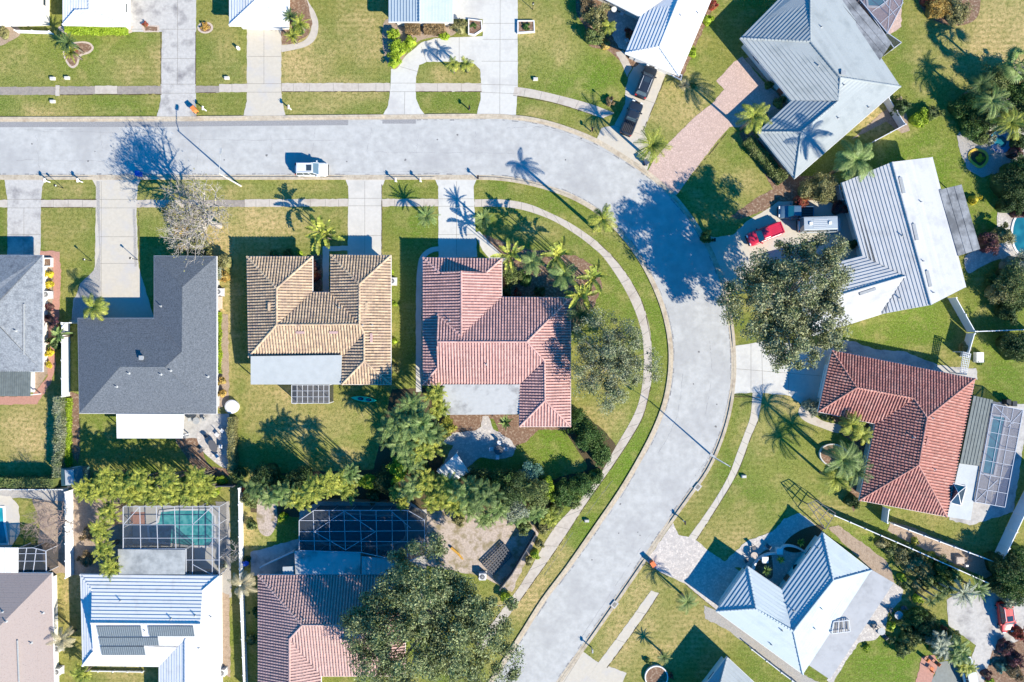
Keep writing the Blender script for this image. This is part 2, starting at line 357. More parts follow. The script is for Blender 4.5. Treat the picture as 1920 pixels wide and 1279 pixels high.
for line, sg in ((INNER, -1), (OUTER, 1)):            # grimy gutter along each kerb
    for i in range(len(line) - 1):
        a, b = line[i], line[i + 1]; L = math.dist(a, b); m_ = max(1, int(L / 10))
        for j in range(m_):
            if rr.random() < .35: continue
            u = Vector(((b[0] - a[0]) / L, (b[1] - a[1]) / L)); nn = Vector((-u.y, u.x)) * sg * rr.uniform(4.2, 6.0); t0 = j / m_; t1 = (j + rr.uniform(.6, 1.0)) / m_
            p = P(a[0] + (b[0] - a[0]) * t0 + nn.x, a[1] + (b[1] - a[1]) * t0 + nn.y); q = P(a[0] + (b[0] - a[0]) * t1 + nn.x, a[1] + (b[1] - a[1]) * t1 + nn.y); p.z = q.z = .0142
            mb.bar(p, q, rr.uniform(.05, .22), .003)
tag(mb.build('road_crack_seal', M['crack']), kind='structure')
mb = MB()
for (x, y, r) in ((1344, 758, 1.6), (1342, 800, 2.2), (1157, 720, 1.4), (820, 262, 1.5), (1163, 945, 2), (650, 303, 1.6), (178, 284, 1.3), (165, 302, 2.2), (1196, 998, 1.2), (1200, 1004, 1.5), (858, 253, 1.8), (500, 291, 2.5), (1090, 260, 2), (1310, 660, 2.2), (1160, 1000, 1.5), (1110, 1050, 1.8), (60, 270, 2), (420, 300, 1.6), (1300, 720, 1.5), (760, 300, 2.4), (1060, 300, 1.8)):
    mb.add([tuple(P(x + r * rr.uniform(.6, 1.3) * math.cos(a), y + r * rr.uniform(.5, 1.2) * math.sin(a))[:2]) + (.0155,) for a in [-2 * math.pi * i / 9 for i in range(9)]], [tuple(range(9))])
tag(mb.build('road_stain', mat('oil_stain', (.17, .165, .165), .8, var=.3)), kind='structure')
for (x, y) in ((1308, 913), (1152, 1133)):
    mb = MB(); c = P(x, y); mb.box((c.x, c.y, .085), (1.0, .8, .17), .9); mb.box((c.x, c.y, .175), (.6, .45, .02), .9, 1); tag(mb.build('storm_drain', [M['concg'], M['joint']], None, org=(c.x, c.y, 0)), ('upper' if x > 1200 else 'lower') + ' storm drain inlet in the right kerb of the lower road', 'storm drain')
# kerbs (a real step; lowered where a driveway crosses)
APR = [(-5, 88, 332), (170, 264, 332), (645, 724, 332), (812, 895, 332), (292, 370, 222), (455, 535, 222), (715, 800, 222), (890, 968, 222)]
APC = [(1160, 285, 38), (1245, 350, 32), (1330, 470, 44), (1376, 700, 46), (1240, 1020, 42), (1075, 1245, 45)]
def low(x, y):
    for a, b, yy in APR:
        if a < x < b and abs(y - yy) < 14: return True
    return any(math.hypot(x - a, y - b) < r for a, b, r in APC)
def kerb(line, sgn):
    pts = []
    for i in range(len(line) - 1):
        a, b = line[i], line[i + 1]; n = max(1, int(math.hypot(b[0] - a[0], b[1] - a[1]) / 9))
        pts += [(a[0] + (b[0] - a[0]) * j / n, a[1] + (b[1] - a[1]) * j / n) for j in range(n)]
    pts.append(line[-1]); mb = MB(); prev = None
    for i, p in enumerate(pts):
        q = pts[min(i + 1, len(pts) - 1)]; o = pts[max(i - 1, 0)]
        d = Vector((q[0] - o[0], q[1] - o[1])).normalized(); nrm = Vector((-d.y, d.x)) * sgn
        h = .035 if low(*p) else .13
        a = P(p[0], p[1]); b = P(p[0] + nrm.x * 5.2, p[1] + nrm.y * 5.2); g_ = P(p[0] - nrm.x * 4, p[1] - nrm.y * 4)
        row = [(g_.x, g_.y, .018), (a.x, a.y, .020), (a.x, a.y, h), (b.x, b.y, h + .005), (b.x, b.y, 0)]
        if prev: mb.add(prev + row, [(k, k + 1, 6 + k, 5 + k) for k in range(4)])
        prev = row
    o = mb.build('kerb', M['kerb']); tag(o, kind='structure'); return o
kerb(INNER, 1); kerb(OUTER, -1)
# upper sidewalk and driveways
UW = [(965, 163), (1000, 168), (1060, 182), (1110, 196), (1152, 212)]; UW2 = [(962, 178), (1000, 184), (1045, 194), (1090, 208), (1130, 222)]
slab('sidewalk', [[(0 - 60, 163), (104, 163), (104, 178), (-60, 178)], [(112, 162), (178, 162), (178, 177), (112, 177)], [(220, 162), (303, 161), (303, 176), (220, 177)], [(366, 161), (411, 161), (411, 174), (366, 174)]], .02, M['walkd'], [(x, 163, x, 177) for x in (20, 60, 140, 160, 240, 258, 280, 390)])
slab('sidewalk', [[(178, 161), (220, 161), (220, 176), (178, 176)], [(104, 160), (112, 160), (112, 180), (104, 180)], [(411, 158), (464, 157), (464, 173), (411, 173)], [(528, 156), (731, 156), (731, 171), (528, 172)], [(779, 156), (903, 156), (903, 172), (779, 172)], band(spline(UW), spline(UW2))], .02, M['walk'],
     [(x, 157, x, 172) for x in (435, 550, 580, 625, 672, 705, 720, 820, 865)] + [(985, 166, 982, 181), (1016, 172, 1012, 187), (1050, 180, 1045, 194), (1085, 190, 1078, 204)])
slab('driveway', [(236, -40), (368, -40), (367, 160), (368, 219), (294, 219), (301, 190), (304, 60), (236, 60)], .016, M['concg'], [(236, 55, 367, 55), (304, 158, 367, 158), (303, 175, 367, 175), (333, 0, 333, 158), (304, 110, 367, 110)])
slab('driveway', [(463, 45), (528, 45), (527, 160), (529, 190), (536, 219), (456, 219), (463, 190), (463, 100)], .016, M['concb'], [(463, 106, 527, 106), (463, 157, 528, 157), (463, 173, 528, 173), (495, 50, 495, 157)])
slab('path', [band(spline([(574, -30), (577, 0), (590, 22), (597, 45), (592, 72), (572, 88), (528, 98)]), spline([(555, -30), (555, 0), (573, 22), (584, 45), (578, 68), (562, 80), (528, 85)]))], .018, M['walk'])
slab('driveway', [(850, -40), (971, -40), (971, 165), (967, 219), (893, 219), (901, 188), (902, 150), (900, 130), (890, 120), (870, 116), (800, 116), (786, 122), (780, 145), (780, 185), (788, 204), (799, 219), (717, 219), (728, 197), (732, 165), (733, 130), (748, 125), (760, 105), (790, 80), (815, 72), (855, 70), (905, 68), (905, 36), (850, 36)], .016, M['concw'],
     [(893, 158, 971, 160), (900, 173, 971, 176), (732, 156, 779, 156), (732, 172, 779, 172), (938, -20, 937, 219), (905, 44, 971, 44), (905, 74, 971, 74), (903, 115, 971, 115), (861, 70, 861, 116), (820, 72, 820, 116), (790, 88, 800, 116), (750, 125, 785, 135), (759, 172, 758, 219)])
slab('driveway', [(1195, 112), (1250, 134), (1246, 145), (1208, 245), (1222, 292), (1212, 322), (1165, 292), (1118, 264), (1128, 240), (1152, 235), (1172, 195), (1173, 165), (1180, 140)], .016, M['concb'], [(1172, 175, 1232, 195), (1150, 235, 1210, 255)])
slab('driveway', [(1376, 116), (1392, 106), (1430, 152), (1452, 170), (1476, 195), (1440, 210), (1405, 240), (1368, 238), (1340, 270), (1300, 322), (1268, 366), (1243, 350), (1214, 322), (1226, 300), (1250, 272), (1300, 222), (1340, 190), (1343, 184), (1358, 168), (1343, 152)], .016, M['paver'])
slab('driveway', [(1308, 436), (1340, 445), (1375, 440), (1400, 415), (1432, 396), (1460, 378), (1550, 375), (1585, 400), (1625, 490), (1560, 520), (1440, 520), (1360, 556), (1350, 530), (1334, 478)], .016, M['concb'])
slab('driveway', [(1374, 650), (1430, 640), (1500, 645), (1565, 655), (1545, 775), (1505, 760), (1480, 742), (1420, 736), (1378, 738), (1374, 742)], .016, M['concw'], [(1374, 691, 1540, 705), (1408, 645, 1408, 738), (1428, 645, 1430, 738), (1480, 645, 1478, 740)])
slab('driveway', [(1262, 980), (1272, 1003), (1300, 1008), (1330, 1034), (1385, 1070), (1420, 1090), (1350, 1150), (1284, 1094), (1240, 1074), (1222, 1060), (1212, 1052)], .016, M['stonepav'])
slab('driveway', [(1093, 1222), (1122, 1242), (1175, 1262), (1145, 1330), (1010, 1330), (1050, 1280)], .016, M['concb'], [(1093, 1222, 1050, 1290)])
slab('driveway', [(8, 335), (86, 335), (79, 350), (77, 375), (76, 500), (14, 500), (14, 375)], .016, M['concg'], [(14, 374, 77, 374), (14, 390, 77, 390), (14, 440, 76, 440), (45, 390, 45, 490)])
slab('driveway', [(172, 335), (266, 335), (258, 350), (256, 400), (260, 500), (290, 600), (290, 604), (134, 604), (138, 560), (165, 535), (178, 500), (180, 350)], .016, M['concb'], [(180, 374, 256, 374), (180, 390, 257, 390), (182, 444, 258, 444), (186, 494, 260, 494), (190, 340, 190, 560)])
slab('driveway', [(647, 334), (724, 334), (716, 350), (715, 480), (652, 482), (653, 350)], .016, M['conc'], [(653, 372, 715, 372), (653, 386, 715, 386), (653, 442, 715, 442), (684, 340, 684, 480)])
slab('driveway', [(814, 334), (895, 334), (888, 350), (890, 400), (895, 482), (822, 484), (822, 350)], .016, M['concw'], [(822, 373, 888, 373), (822, 387, 888, 387), (822, 440, 890, 440), (856, 340, 856, 480)])
slab('path', [(150, 532), (178, 505), (187, 470), (181, 395), (181, 340), (187, 340), (189, 560), (205, 600), (135, 600), (140, 565)], .020, M['gravel'])
slab('path', [(249, 392), (254, 392), (257, 500), (252, 500)], .020, M['gravel'])
slab('path', [(605, 462), (654, 461), (654, 470), (617, 471), (617, 560), (605, 560)], .020, M['conc'])
slab('path', [band(spline([(824, 462), (806, 465), (790, 478), (783, 500), (780, 560), (780, 735)]), spline([(824, 471), (812, 473), (799, 482), (793, 500), (791, 560), (791, 735)]))], .018, M['conc'])
slab('path', [(888, 436), (899, 434), (925, 462), (950, 486), (932, 500), (905, 470)], .020, M['conc'])
# lower sidewalk, the long curve
LW_o = spline([(890, 374), (940, 374), (985, 381), (1022, 395), (1072, 420), (1122, 455), (1155, 488), (1185, 530), (1207, 575), (1220, 628), (1222, 690), (1219, 730), (1205, 780), (1182, 822), (1152, 868), (1130, 900), (1105, 935), (1060, 1004), (1017, 1066), (960, 1146), (905, 1220)])
LW_i = spline([(890, 388), (940, 388), (985, 395), (1035, 413), (1080, 440), (1110, 463), (1135, 487), (1170, 540), (1194, 592), (1205, 637), (1207, 690), (1200, 745), (1185, 785), (1155, 837), (1125, 890), (1095, 928), (1067, 959), (1035, 996), (985, 1082), (960, 1119), (890, 1212)])
slab('sidewalk', [[(-60, 375), (14, 375), (14, 389), (-60, 389)], [(77, 375), (181, 375), (181, 389), (77, 389)], [(256, 375), (376, 375), (376, 389), (256, 389)], [(459, 374), (653, 373), (653, 387), (459, 388)], [(715, 373), (822, 373), (822, 387), (715, 387)], band(LW_o, LW_i)], .02, M['walk'],
     [(x, 374, x, 388) for x in (100, 128, 155, 285, 312, 340, 480, 505, 530, 555, 582, 610, 635, 740, 765, 795)] + [(LW_o[i][0], LW_o[i][1], LW_i[i][0], LW_i[i][1]) for i in range(2, len(LW_o) - 2, 3)])
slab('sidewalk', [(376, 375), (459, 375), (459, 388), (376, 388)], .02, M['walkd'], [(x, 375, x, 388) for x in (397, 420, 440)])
RL = spline([(1411, 737), (1407, 780), (1395, 815), (1381, 852), (1369, 885), (1352, 918), (1327, 957), (1291, 1007)]); RR_ = spline([(1430, 737), (1421, 788), (1407, 820), (1392, 862), (1376, 898), (1352, 938), (1340, 959), (1305, 1012)])
slab('sidewalk', [band(RL, RR_), [(1221, 1107), (1236, 1112), (1210, 1151), (1172, 1205), (1137, 1252), (1100, 1310), (1085, 1300), (1122, 1242), (1155, 1199), (1192, 1147)]], .02, M['concb'],
     [(RL[i][0], RL[i][1], RR_[i][0], RR_[i][1]) for i in range(2, len(RL), 3)] + [(1192, 1147, 1210, 1151), (1155, 1199, 1172, 1205)])
# dark overgrown edges beside walks (soil showing between turf and concrete)
mb = MB()
def edge(line, w_=.10, p=.9):
    q = spline(line, 4) if len(line) > 2 else line
    for i in range(len(q) - 1):
        n = max(1, int(math.dist(q[i], q[i + 1]) / 6))
        for j in range(n):
            if rr.random() > p: continue
            a = P(q[i][0] + (q[i + 1][0] - q[i][0]) * j / n, q[i][1] + (q[i + 1][1] - q[i][1]) * j / n); b = P(q[i][0] + (q[i + 1][0] - q[i][0]) * (j + 1) / n, q[i][1] + (q[i + 1][1] - q[i][1]) * (j + 1) / n)
            a.z = b.z = .024; mb.bar(a, b, w_ * rr.uniform(.6, 1.5), .005)
for L_ in ([(1122, 455), (1155, 488), (1185, 530), (1207, 575), (1221, 640)], [(1220, 725), (1206, 780), (1183, 822), (1153, 868), (1131, 900), (1091, 957), (1061, 1004), (1018, 1066), (961, 1146)], [(1421, 790), (1408, 820), (1393, 862), (1377, 898), (1353, 938), (1306, 1012)], [(1236, 1112), (1211, 1151), (1173, 1205), (1138, 1252)],
           [(529, 172), (731, 172)], [(779, 172), (903, 172)], [(366, 174), (411, 174)], [(113, 178), (303, 177)], [(77, 389), (181, 389)], [(77, 374), (181, 374)], [(367, 60), (367, 158)], [(302, 60), (302, 158)], [(962, 179), (1045, 195), (1110, 215)], [(1206, 245), (1246, 150)], [(1302, 324), (1370, 240)], [(716, 340), (716, 480)], [(260, 400), (262, 490)], [(1285, 1096), (1350, 1150)], [(1425, 745), (1374, 744)]):
    edge(L_, .09)
tag(mb.build('path_edging_soil', M['edge']), kind='structure')

# ------------------------------------------------------------------ houses
def roofmat(name, c, c2=None, var=.12, stain=None, sscale=1.2, srange=(.5, .72), rough=.75, vs=8, island=.0):
    return mat(name, c, rough, var=var, vscale=vs, col2=c2, stain=stain, sscale=sscale, srange=srange, detail=6, island=island)
M['tile_tan'] = roofmat('roof_tile_tan', (.50, .37, .25), (.40, .295, .20), stain=(.30, .215, .17), sscale=.8, island=.20)
M['tile_pink'] = roofmat('roof_tile_pink', (.52, .32, .285), (.44, .265, .24), stain=(.37, .23, .21), sscale=.7, island=.15)
M['tile_red'] = roofmat('roof_tile_red', (.43, .20, .165), (.35, .16, .13), stain=(.42, .24, .20), sscale=.9, island=.22)
M['tile_rose'] = roofmat('roof_tile_rose', (.48, .32, .29), (.41, .27, .25), stain=(.33, .24, .22), sscale=1.5, island=.10)
M['tile_white'] = roofmat('roof_tile_white', (.62, .62, .63), (.56, .56, .58), stain=(.50, .49, .47), sscale=.9, srange=(.52, .75), island=.05)
M['tile_grey'] = roofmat('roof_tile_pale_grey', (.32, .345, .355), (.285, .31, .32), stain=(.24, .265, .275), sscale=.5, island=.04)
M['tile_grey2'] = roofmat('roof_tile_light_grey', (.47, .47, .48), (.42, .42, .43), stain=(.36, .36, .37), sscale=.5, island=.04)
M['tile_bluewhite'] = roofmat('roof_tile_bluewhite', (.41, .46, .49), (.37, .42, .45), stain=(.33, .39, .42), sscale=.5, island=.04)
M['shingle_dark'] = roofmat('shingle_charcoal', (.075, .085, .10), (.15, .165, .19), vs=5.5, rough=.95, stain=(.05, .06, .075), sscale=7)
M['shingle_mid'] = roofmat('shingle_grey', (.14, .155, .175), (.25, .265, .29), vs=5, rough=.95, stain=(.11, .12, .14), sscale=1.5)
M['shingle_brown'] = roofmat('shingle_taupe', (.25, .20, .185), (.36, .30, .28), vs=5, rough=.95, stain=(.20, .165, .155), sscale=5)
for k_, c_ in (('tile_tan', (.31, .225, .17)), ('tile_pink', (.34, .19, .18)), ('tile_red', (.29, .12, .10)), ('tile_rose', (.31, .20, .19))): M[k_ + '_pan'] = mat('roof_channel_' + k_, c_, .9, var=.25, vscale=4)
M['panel'] = mat('patio_roof_panel', (.35, .37, .38), .5, var=.08, vscale=1, stain=(.31, .33, .34), sscale=.5)
M['panelw'] = mat('patio_roof_white', (.70, .69, .67), .5, var=.06, stain=(.58, .56, .53), sscale=.4)
M['panels'] = mat('patio_roof_stained', (.38, .385, .385), .6, var=.1, vscale=2, stain=(.13, .125, .125), sscale=.35, srange=(.52, .72), detail=7)
M['panelg'] = mat('flat_roof_grey', (.36, .36, .37), .8, var=.08, vscale=.8, stain=(.27, .27, .28), sscale=.5)
M['paneld'] = mat('roof_slate_and_deck_shade', (.13, .15, .15), .6, var=.25, vscale=1.5)
M['mossy'] = mat('patio_roof_mildew', (.27, .28, .30), .7, var=.3, vscale=1.5, stain=(.10, .105, .115), sscale=.45, srange=(.42, .6), detail=7)

def clip_half(poly, a, b, c):               # keep a*u+b*d>=c, poly of (u,d)
    out = []
    for i in range(len(poly)):
        p, q = poly[i], poly[(i + 1) % len(poly)]
        fp = a * p[0] + b * p[1] - c; fq = a * q[0] + b * q[1] - c
        if fp >= 0: out.append(p)
        if (fp >= 0) != (fq >= 0):
            t = fp / (fp - fq); out.append((p[0] + (q[0] - p[0]) * t, p[1] + (q[1] - p[1]) * t))
    return out
HOUSES = {}
def house(key, name, label, V, F, ze, pitch, kind, rm, wall='wall', nE=None, gab=(), wallpoly=None, doors=(), garage=None, ribs=.40, cat='house', rgap=None, windows=True, inset=.8):
    """V: pixel vertices, first nE are eave corners in order. F: faces, first two indices = eave edge. gab: vertical gable faces"""
    k = math.tan(R(pitch)); n = len(V); z = [ze] * nE + [ze + 1.5] * (n - nE)
    for it in range(8):
        W = [P(V[i][0], V[i][1], z[i]) for i in range(n)]
        acc = {i: [] for i in range(nE, n)}
        for f in F:
            a, b = W[f[0]], W[f[1]]; e = (b - a); e.z = 0; e.normalize()
            for i in f[2:]:
                if i >= nE:
                    q = W[i] - a; acc[i].append(abs(e.x * q.y - e.y * q.x))
        for i in acc:
            if acc[i]: z[i] = ze + k * sum(acc[i]) / len(acc[i])
    for g in gab:                            # apex of a gablet listed last: raise so that the gablet stands
        pass
    W = [P(V[i][0], V[i][1], z[i]) for i in range(n)]
    cx = sum(w_.x for w_ in W[:nE]) / nE; cy = sum(w_.y for w_ in W[:nE]) / nE
    root = empty(name, label, cat, (cx, cy, 0))
    mb = MB(); faces = []
    for f in F:
        pts = [W[i] for i in f]
        ar = sum(pts[i].x * pts[(i + 1) % len(pts)].y - pts[(i + 1) % len(pts)].x * pts[i].y for i in range(len(pts)))
        if ar < 0: pts = pts[::-1]
        mb.poly(pts, 2 if kind == 'barrel' else 0)
        a, b = W[f[0]], W[f[1]]; U = (b - a); U.z = 0; L = U.length; U.normalize()
        cen = sum((W[i] for i in f), Vector()) / len(f); N = Vector((-U.y, U.x, 0))
        if N.dot(cen - a) < 0: N = -N
        uv = [((W[i] - a).dot(U), (W[i] - a).dot(N)) for i in f]
        ds = [(uv[j][1], W[i].z - ze) for j, i in enumerate(f) if i >= nE or uv[j][1] > .5]
        ds = [d for d in ds if d[0] > .3]
        kk = sum(d[1] for d in ds) / sum(d[0] for d in ds) if ds else k
        fn = Vector((-N.x * kk, -N.y * kk, 1)).normalized()
        faces.append((f, a, U, N, kk, fn, cen))
        def pt(u, d, h): return (a.x + U.x * u + N.x * d, a.y + U.y * u + N.y * d, ze + kk * d + h)
        rl = random.Random(len(faces) * 7 + len(V))
        if kind == 'barrel':
            u0 = min(p[0] for p in uv); u1 = max(p[0] for p in uv); m_ = max(1, int((u1 - u0) / ribs))
            for i in range(m_):
                u = u0 + (i + .5) * (u1 - u0) / m_
                ds_ = []
                for j in range(len(uv)):
                    p, q = uv[j], uv[(j + 1) % len(uv)]
                    if (p[0] > u) != (q[0] > u): ds_.append(p[1] + (q[1] - p[1]) * (u - p[0]) / (q[0] - p[0]))
                ds_.sort()
                for s0, s1 in zip(ds_[::2], ds_[1::2]):
                    nn = max(1, int((s1 - s0) / .40)); st = (s1 - s0) / nn
                    for c in range(nn):
                        d0 = s0 + c * st; d1 = d0 + st; hw = ribs * .31; hh = ribs * .25; j_ = rl.uniform(-.012, .012)
                        lo = .06 + j_; vs = [pt(u - hw, d0, 0), pt(u - hw * .62 + j_, d0, hh + lo), pt(u + hw * .62 + j_, d0, hh + lo), pt(u + hw, d0, 0), pt(u - hw, d1, 0), pt(u - hw * .62, d1, hh), pt(u + hw * .62, d1, hh), pt(u + hw, d1, 0)]
                        mb.add(vs, [(0, 1, 5, 4), (1, 2, 6, 5), (2, 3, 7, 6), (0, 3, 2, 1)], 0)
        elif kind in ('flat', 'shingle'):
            pc = .44 if kind == 'flat' else .30; st_h = .075 if kind == 'flat' else .010
            dmax = max(p[1] for p in uv); nn = int(dmax / pc) + 1
            for c in range(nn):
                d0, d1 = c * pc, min((c + 1) * pc, dmax)
                q = clip_half(clip_half(uv, 0, 1, d0), 0, -1, -d1)
                if len(q) < 3: continue
                ar = sum(q[i][0] * q[(i + 1) % len(q)][1] - q[(i + 1) % len(q)][0] * q[i][1] for i in range(len(q)))
                hf = lambda d: .012 + st_h * (1 - (d - d0) / pc)
                tp = [pt(u, d, hf(d)) for u, d in q]
                zn = (Vector(tp[1]) - Vector(tp[0])).cross(Vector(tp[2]) - Vector(tp[1])).z
                mb.poly(tp, 0)
                lo_ = sorted([p for p in q if abs(p[1] - d0) < 1e-4])
                if len(lo_) >= 2:
                    p, r_ = lo_[0], lo_[-1]; mb.poly([pt(p[0], d0, -.01), pt(r_[0], d0, -.01), pt(r_[0], d0, hf(d0)), pt(p[0], d0, hf(d0))], 0)
        # gutter lip at eave
    outline = [W[i] for i in range(nE)]
    # eave soffit + fascia
    o2 = [(w_.x, w_.y) for w_ in outline]
    for g in gab: mb.poly([W[i] for i in g], 1)
    roof = mb.build('roof', [M[rm], M[wall], M.get(rm + '_pan', M[rm])], root)
    fb = MB(); fb.prism(offset(o2, .05), ze - .20, ze - .012); 
    fb.build('fascia', M['trim'], root)
    # ridge and hip caps
    cb = MB(); E = {}
    for fi, fc in enumerate(faces):
        f = fc[0]
        for j in range(len(f)): E.setdefault(tuple(sorted((f[j], f[(j + 1) % len(f)]))), []).append(fi)
    if kind != 'shingle':
        for e, fl in E.items():
            if len(fl) == 2 and max(e) >= nE:
                c1, n1 = faces[fl[0]][6], faces[fl[0]][5]; mid = (W[e[0]] + W[e[1]]) / 2
                n2 = faces[fl[1]][5]; dn = n2 - n1; dv = faces[fl[1]][6] - faces[fl[0]][6]
                if dn.dot(Vector((dv.x, dv.y, 0))) > 0:
                    a, b = W[e[0]], W[e[1]]; L = (b - a).length; m_ = max(1, int(L / .45)); 
                    for c in range(m_):
                        p = a + (b - a) * (c / m_); q = a + (b - a) * ((c + 1) / m_); up = Vector((0, 0, .05))
                        if a.z <= b.z: cb.tube([p + up * 1.4, q + up], [.16, .12], 6)
                        else: cb.tube([p + up, q + up * 1.4], [.12, .16], 6)
                    if kind != 'none': cb.build('ridge_cap', M[rm], root)
                    cb = MB()
    # walls with openings
    wp = offset(o2, -inset) if wallpoly is None else [tuple(P(*p)[:2]) for p in wallpoly]
    wb = MB(); wb.prism(wp, 0, ze - .205, cap=False); wb.build('wall', M[wall], root)
    wp = ccw(wp); nW = len(wp)
    if windows:
        for i in range(nW):
            a = Vector(wp[i]); b = Vector(wp[(i + 1) % nW]); L = (b - a).length
            mid = (a + b) / 2
            if L < 2.4 or abs(mid.x) > 84 or abs(mid.y) > 60: continue
            d = (b - a) / L; nr = Vector((d.y, -d.x)); ang = math.atan2(d.y, d.x)
            cnt = max(1, int(L / 4.2)); px_, py_ = mid.x / S + 960, 639.5 - mid.y / S
            isg = garage and math.hypot(px_ - garage[0], py_ - garage[1]) < 45
            isd = any(math.hypot(px_ - q[0], py_ - q[1]) < 40 for q in doors)
            if isg:
                g_ = MB(); c = mid + nr * .03; gw = min(4.9, L - .6); g_.box((c.x, c.y, 1.1), (gw, .08, 2.2), ang)
                for h_ in (.55, 1.1, 1.65): g_.box((c.x + nr.x * .045, c.y + nr.y * .045, h_), (gw, .02, .03), ang, 1)
                g_.build('garage_door', [M['trim'], M['galv']], root); continue
            for j in range(cnt):
                c = a + d * L * (j + .5) / cnt
                if isd and j == cnt // 2:
                    q = MB(); q.box((c.x + nr.x * .03, c.y + nr.y * .03, 1.05), (.95, .08, 2.1), ang); q.build('door', M['door'], root); continue
                w_ = 1.4; fr = MB()
                for sx in (-1, 1): fr.box((c.x + d.x * sx * w_ / 2 + nr.x * .03, c.y + d.y * sx * w_ / 2 + nr.y * .03, 1.5), (.07, .09, 1.2), ang)
                for zz in (.9, 1.5, 2.1): fr.box((c.x + nr.x * .03, c.y + nr.y * .03, zz), (w_ - .07, .085, .06), ang)
                fo = fr.build('window', M['trim'], root)
                pn = MB(); pn.box((c.x + nr.x * .015, c.y + nr.y * .015, 1.5), (w_ - .08, .03, 1.2), ang)
                po = pn.build('pane', M['glass'], root); sub(po, fo); kids[root.name].remove(po); kids.setdefault(fo.name, []).append(po)
    HOUSES[key] = (root, V, faces, W, ze, nE)
    return root
def roofz(key, x, y):
    root, V, faces, W, ze, nE = HOUSES[key]
    for (f, a, U, N, kk, fn, cen) in faces:
        if inpoly(x, y, [V[i] for i in f]):
            z = ze + .5
            for _ in range(12):
                p = P(x, y, z); z = ze + kk * ((p - a).dot(N))
            return P(x, y, z), fn
    return P(x, y, ze + .5), Vector((0, 0, 1))
def vents(key, pipes=(), boxes=(), slots=(), tone='galv'):
    root = HOUSES[key][0]
    for (x, y) in pipes:
        p, fn = roofz(key, x, y); b = MB(); b.tube([p - Vector((0, 0, .1)), p + Vector((0, 0, .42))], .07, 8); b.tube([p + fn * .02, p + fn * .09], [.2, .1], 8)
        b.build('vent_pipe', M['bronze'] if tone == 'dark' else M['galv'], root)
    for (x, y) in boxes:
        p, fn = roofz(key, x, y); b = MB(); b.box(p + Vector((0, 0, .16)), (.42, .42, .3)); b.box(p + Vector((0, 0, .35)), (.6, .6, .06)); b.build('roof_vent', M['galv'], root)
    for (x0, y0, x1, y1, wd, tm) in slots:
        p, fn = roofz(key, x0, y0); q, _ = roofz(key, x1, y1); b = MB(); b.bar(p + fn * .14, q + fn * .14, wd, .16); b.build('ridge_vent', M[tm], root)
def cover(label_root, name, pts, z, m, ribs=0, posts=(), thick=.12, post_m='alu', slope=0, pz=None):
    """a patio roof: pixel outline at height z (list or number)"""
    zs = z if hasattr(z, '__len__') else [z] * len(pts)
    top = [P(p[0], p[1], zz) for p, zz in zip(pts, zs)]
    if area2([(t.x, t.y) for t in top]) < 0: top = top[::-1]
    mb = MB(); n = len(top); bot = [t - Vector((0, 0, thick)) for t in top]
    mb.add(top + bot, [tuple(range(n)), tuple(range(2 * n - 1, n - 1, -1))] + [(i, n + i, n + (i + 1) % n, (i + 1) % n) for i in range(n)])
    if ribs:
        a, b, c, d = top[0], top[1], top[2], top[-1]
        m_ = int((b - a).length / ribs)
        for i in range(1, m_):
            t = i / m_; mb.bar(a + (b - a) * t + Vector((0, 0, .02)), d + (c - d) * t + Vector((0, 0, .02)), .05, .06)
    o = mb.build(name, M[m], label_root)
    if posts:
        for (x, y, zt) in posts:
            q = P(x, y, zt); r_ = MB(); r_.bar((q.x, q.y, 0), (q.x, q.y, zt), .12, .12); r_.build('post', M[post_m], label_root)
    return o

M['wglass'] = mat('windscreen_sky_tint', (.09, .13, .16), .06, spec=.9)  # sky reflection painted in as a lighter base tint than the side glass
# 1 grey shingle, far left
house('h1', 'house', 'grey shingle-roofed house at the left edge of the photo, beside a pink garden path', [(-200, 478), (80, 479), (80, 697), (-200, 697), (-22, 588), (-90, 588)],
      [(0, 1, 4, 5), (1, 2, 4), (2, 3, 5, 4), (3, 0, 5)], 2.9, 20, 'shingle', 'shingle_mid', 'wallw', nE=4, garage=(-30, 490), inset=1.25)
h1 = HOUSES['h1'][0]; cover(h1, 'patio_roof', [(-60, 692), (57, 692), (56, 743), (-60, 743)], [2.95, 2.95, 2.6, 2.6], 'paneld', .3, [(54, 741, 2.5)])
b = MB(); b.prism([tuple(P(*p)[:2]) for p in [(50, 698), (66, 698), (66, 735), (50, 735)]], 0, .5); b.build('porch_step', M['trim'], h1)
vents('h1', pipes=[(30, 620)], slots=[(45, 570, 45, 665, .1, 'galv')])
# 2 charcoal shingle L
house('h2', 'house', 'L-shaped house with a dark charcoal shingle roof', [(289, 480), (406, 481), (406, 776), (149, 775), (146, 597), (289, 597), (342, 538), (341, 659), (310, 688), (225, 688)],
      [(0, 1, 6), (1, 2, 8, 7, 6), (5, 0, 6, 7), (4, 5, 7, 8, 9), (2, 3, 9, 8), (3, 4, 9)], 2.9, 20, 'shingle', 'shingle_dark', 'wallg', nE=6, garage=(289, 540))
h2 = HOUSES['h2'][0]; vents('h2', pipes=[(302, 574), (242, 700), (302, 702), (320, 695), (390, 706), (219, 725)], boxes=[(267, 671)])
cover(h2, 'patio_roof', [(218, 776), (345, 777), (342, 822), (219, 822)], [3.0, 3.0, 2.7, 2.7], 'panelw', 0, [(221, 818, 2.6), (280, 819, 2.6), (338, 818, 2.6)])
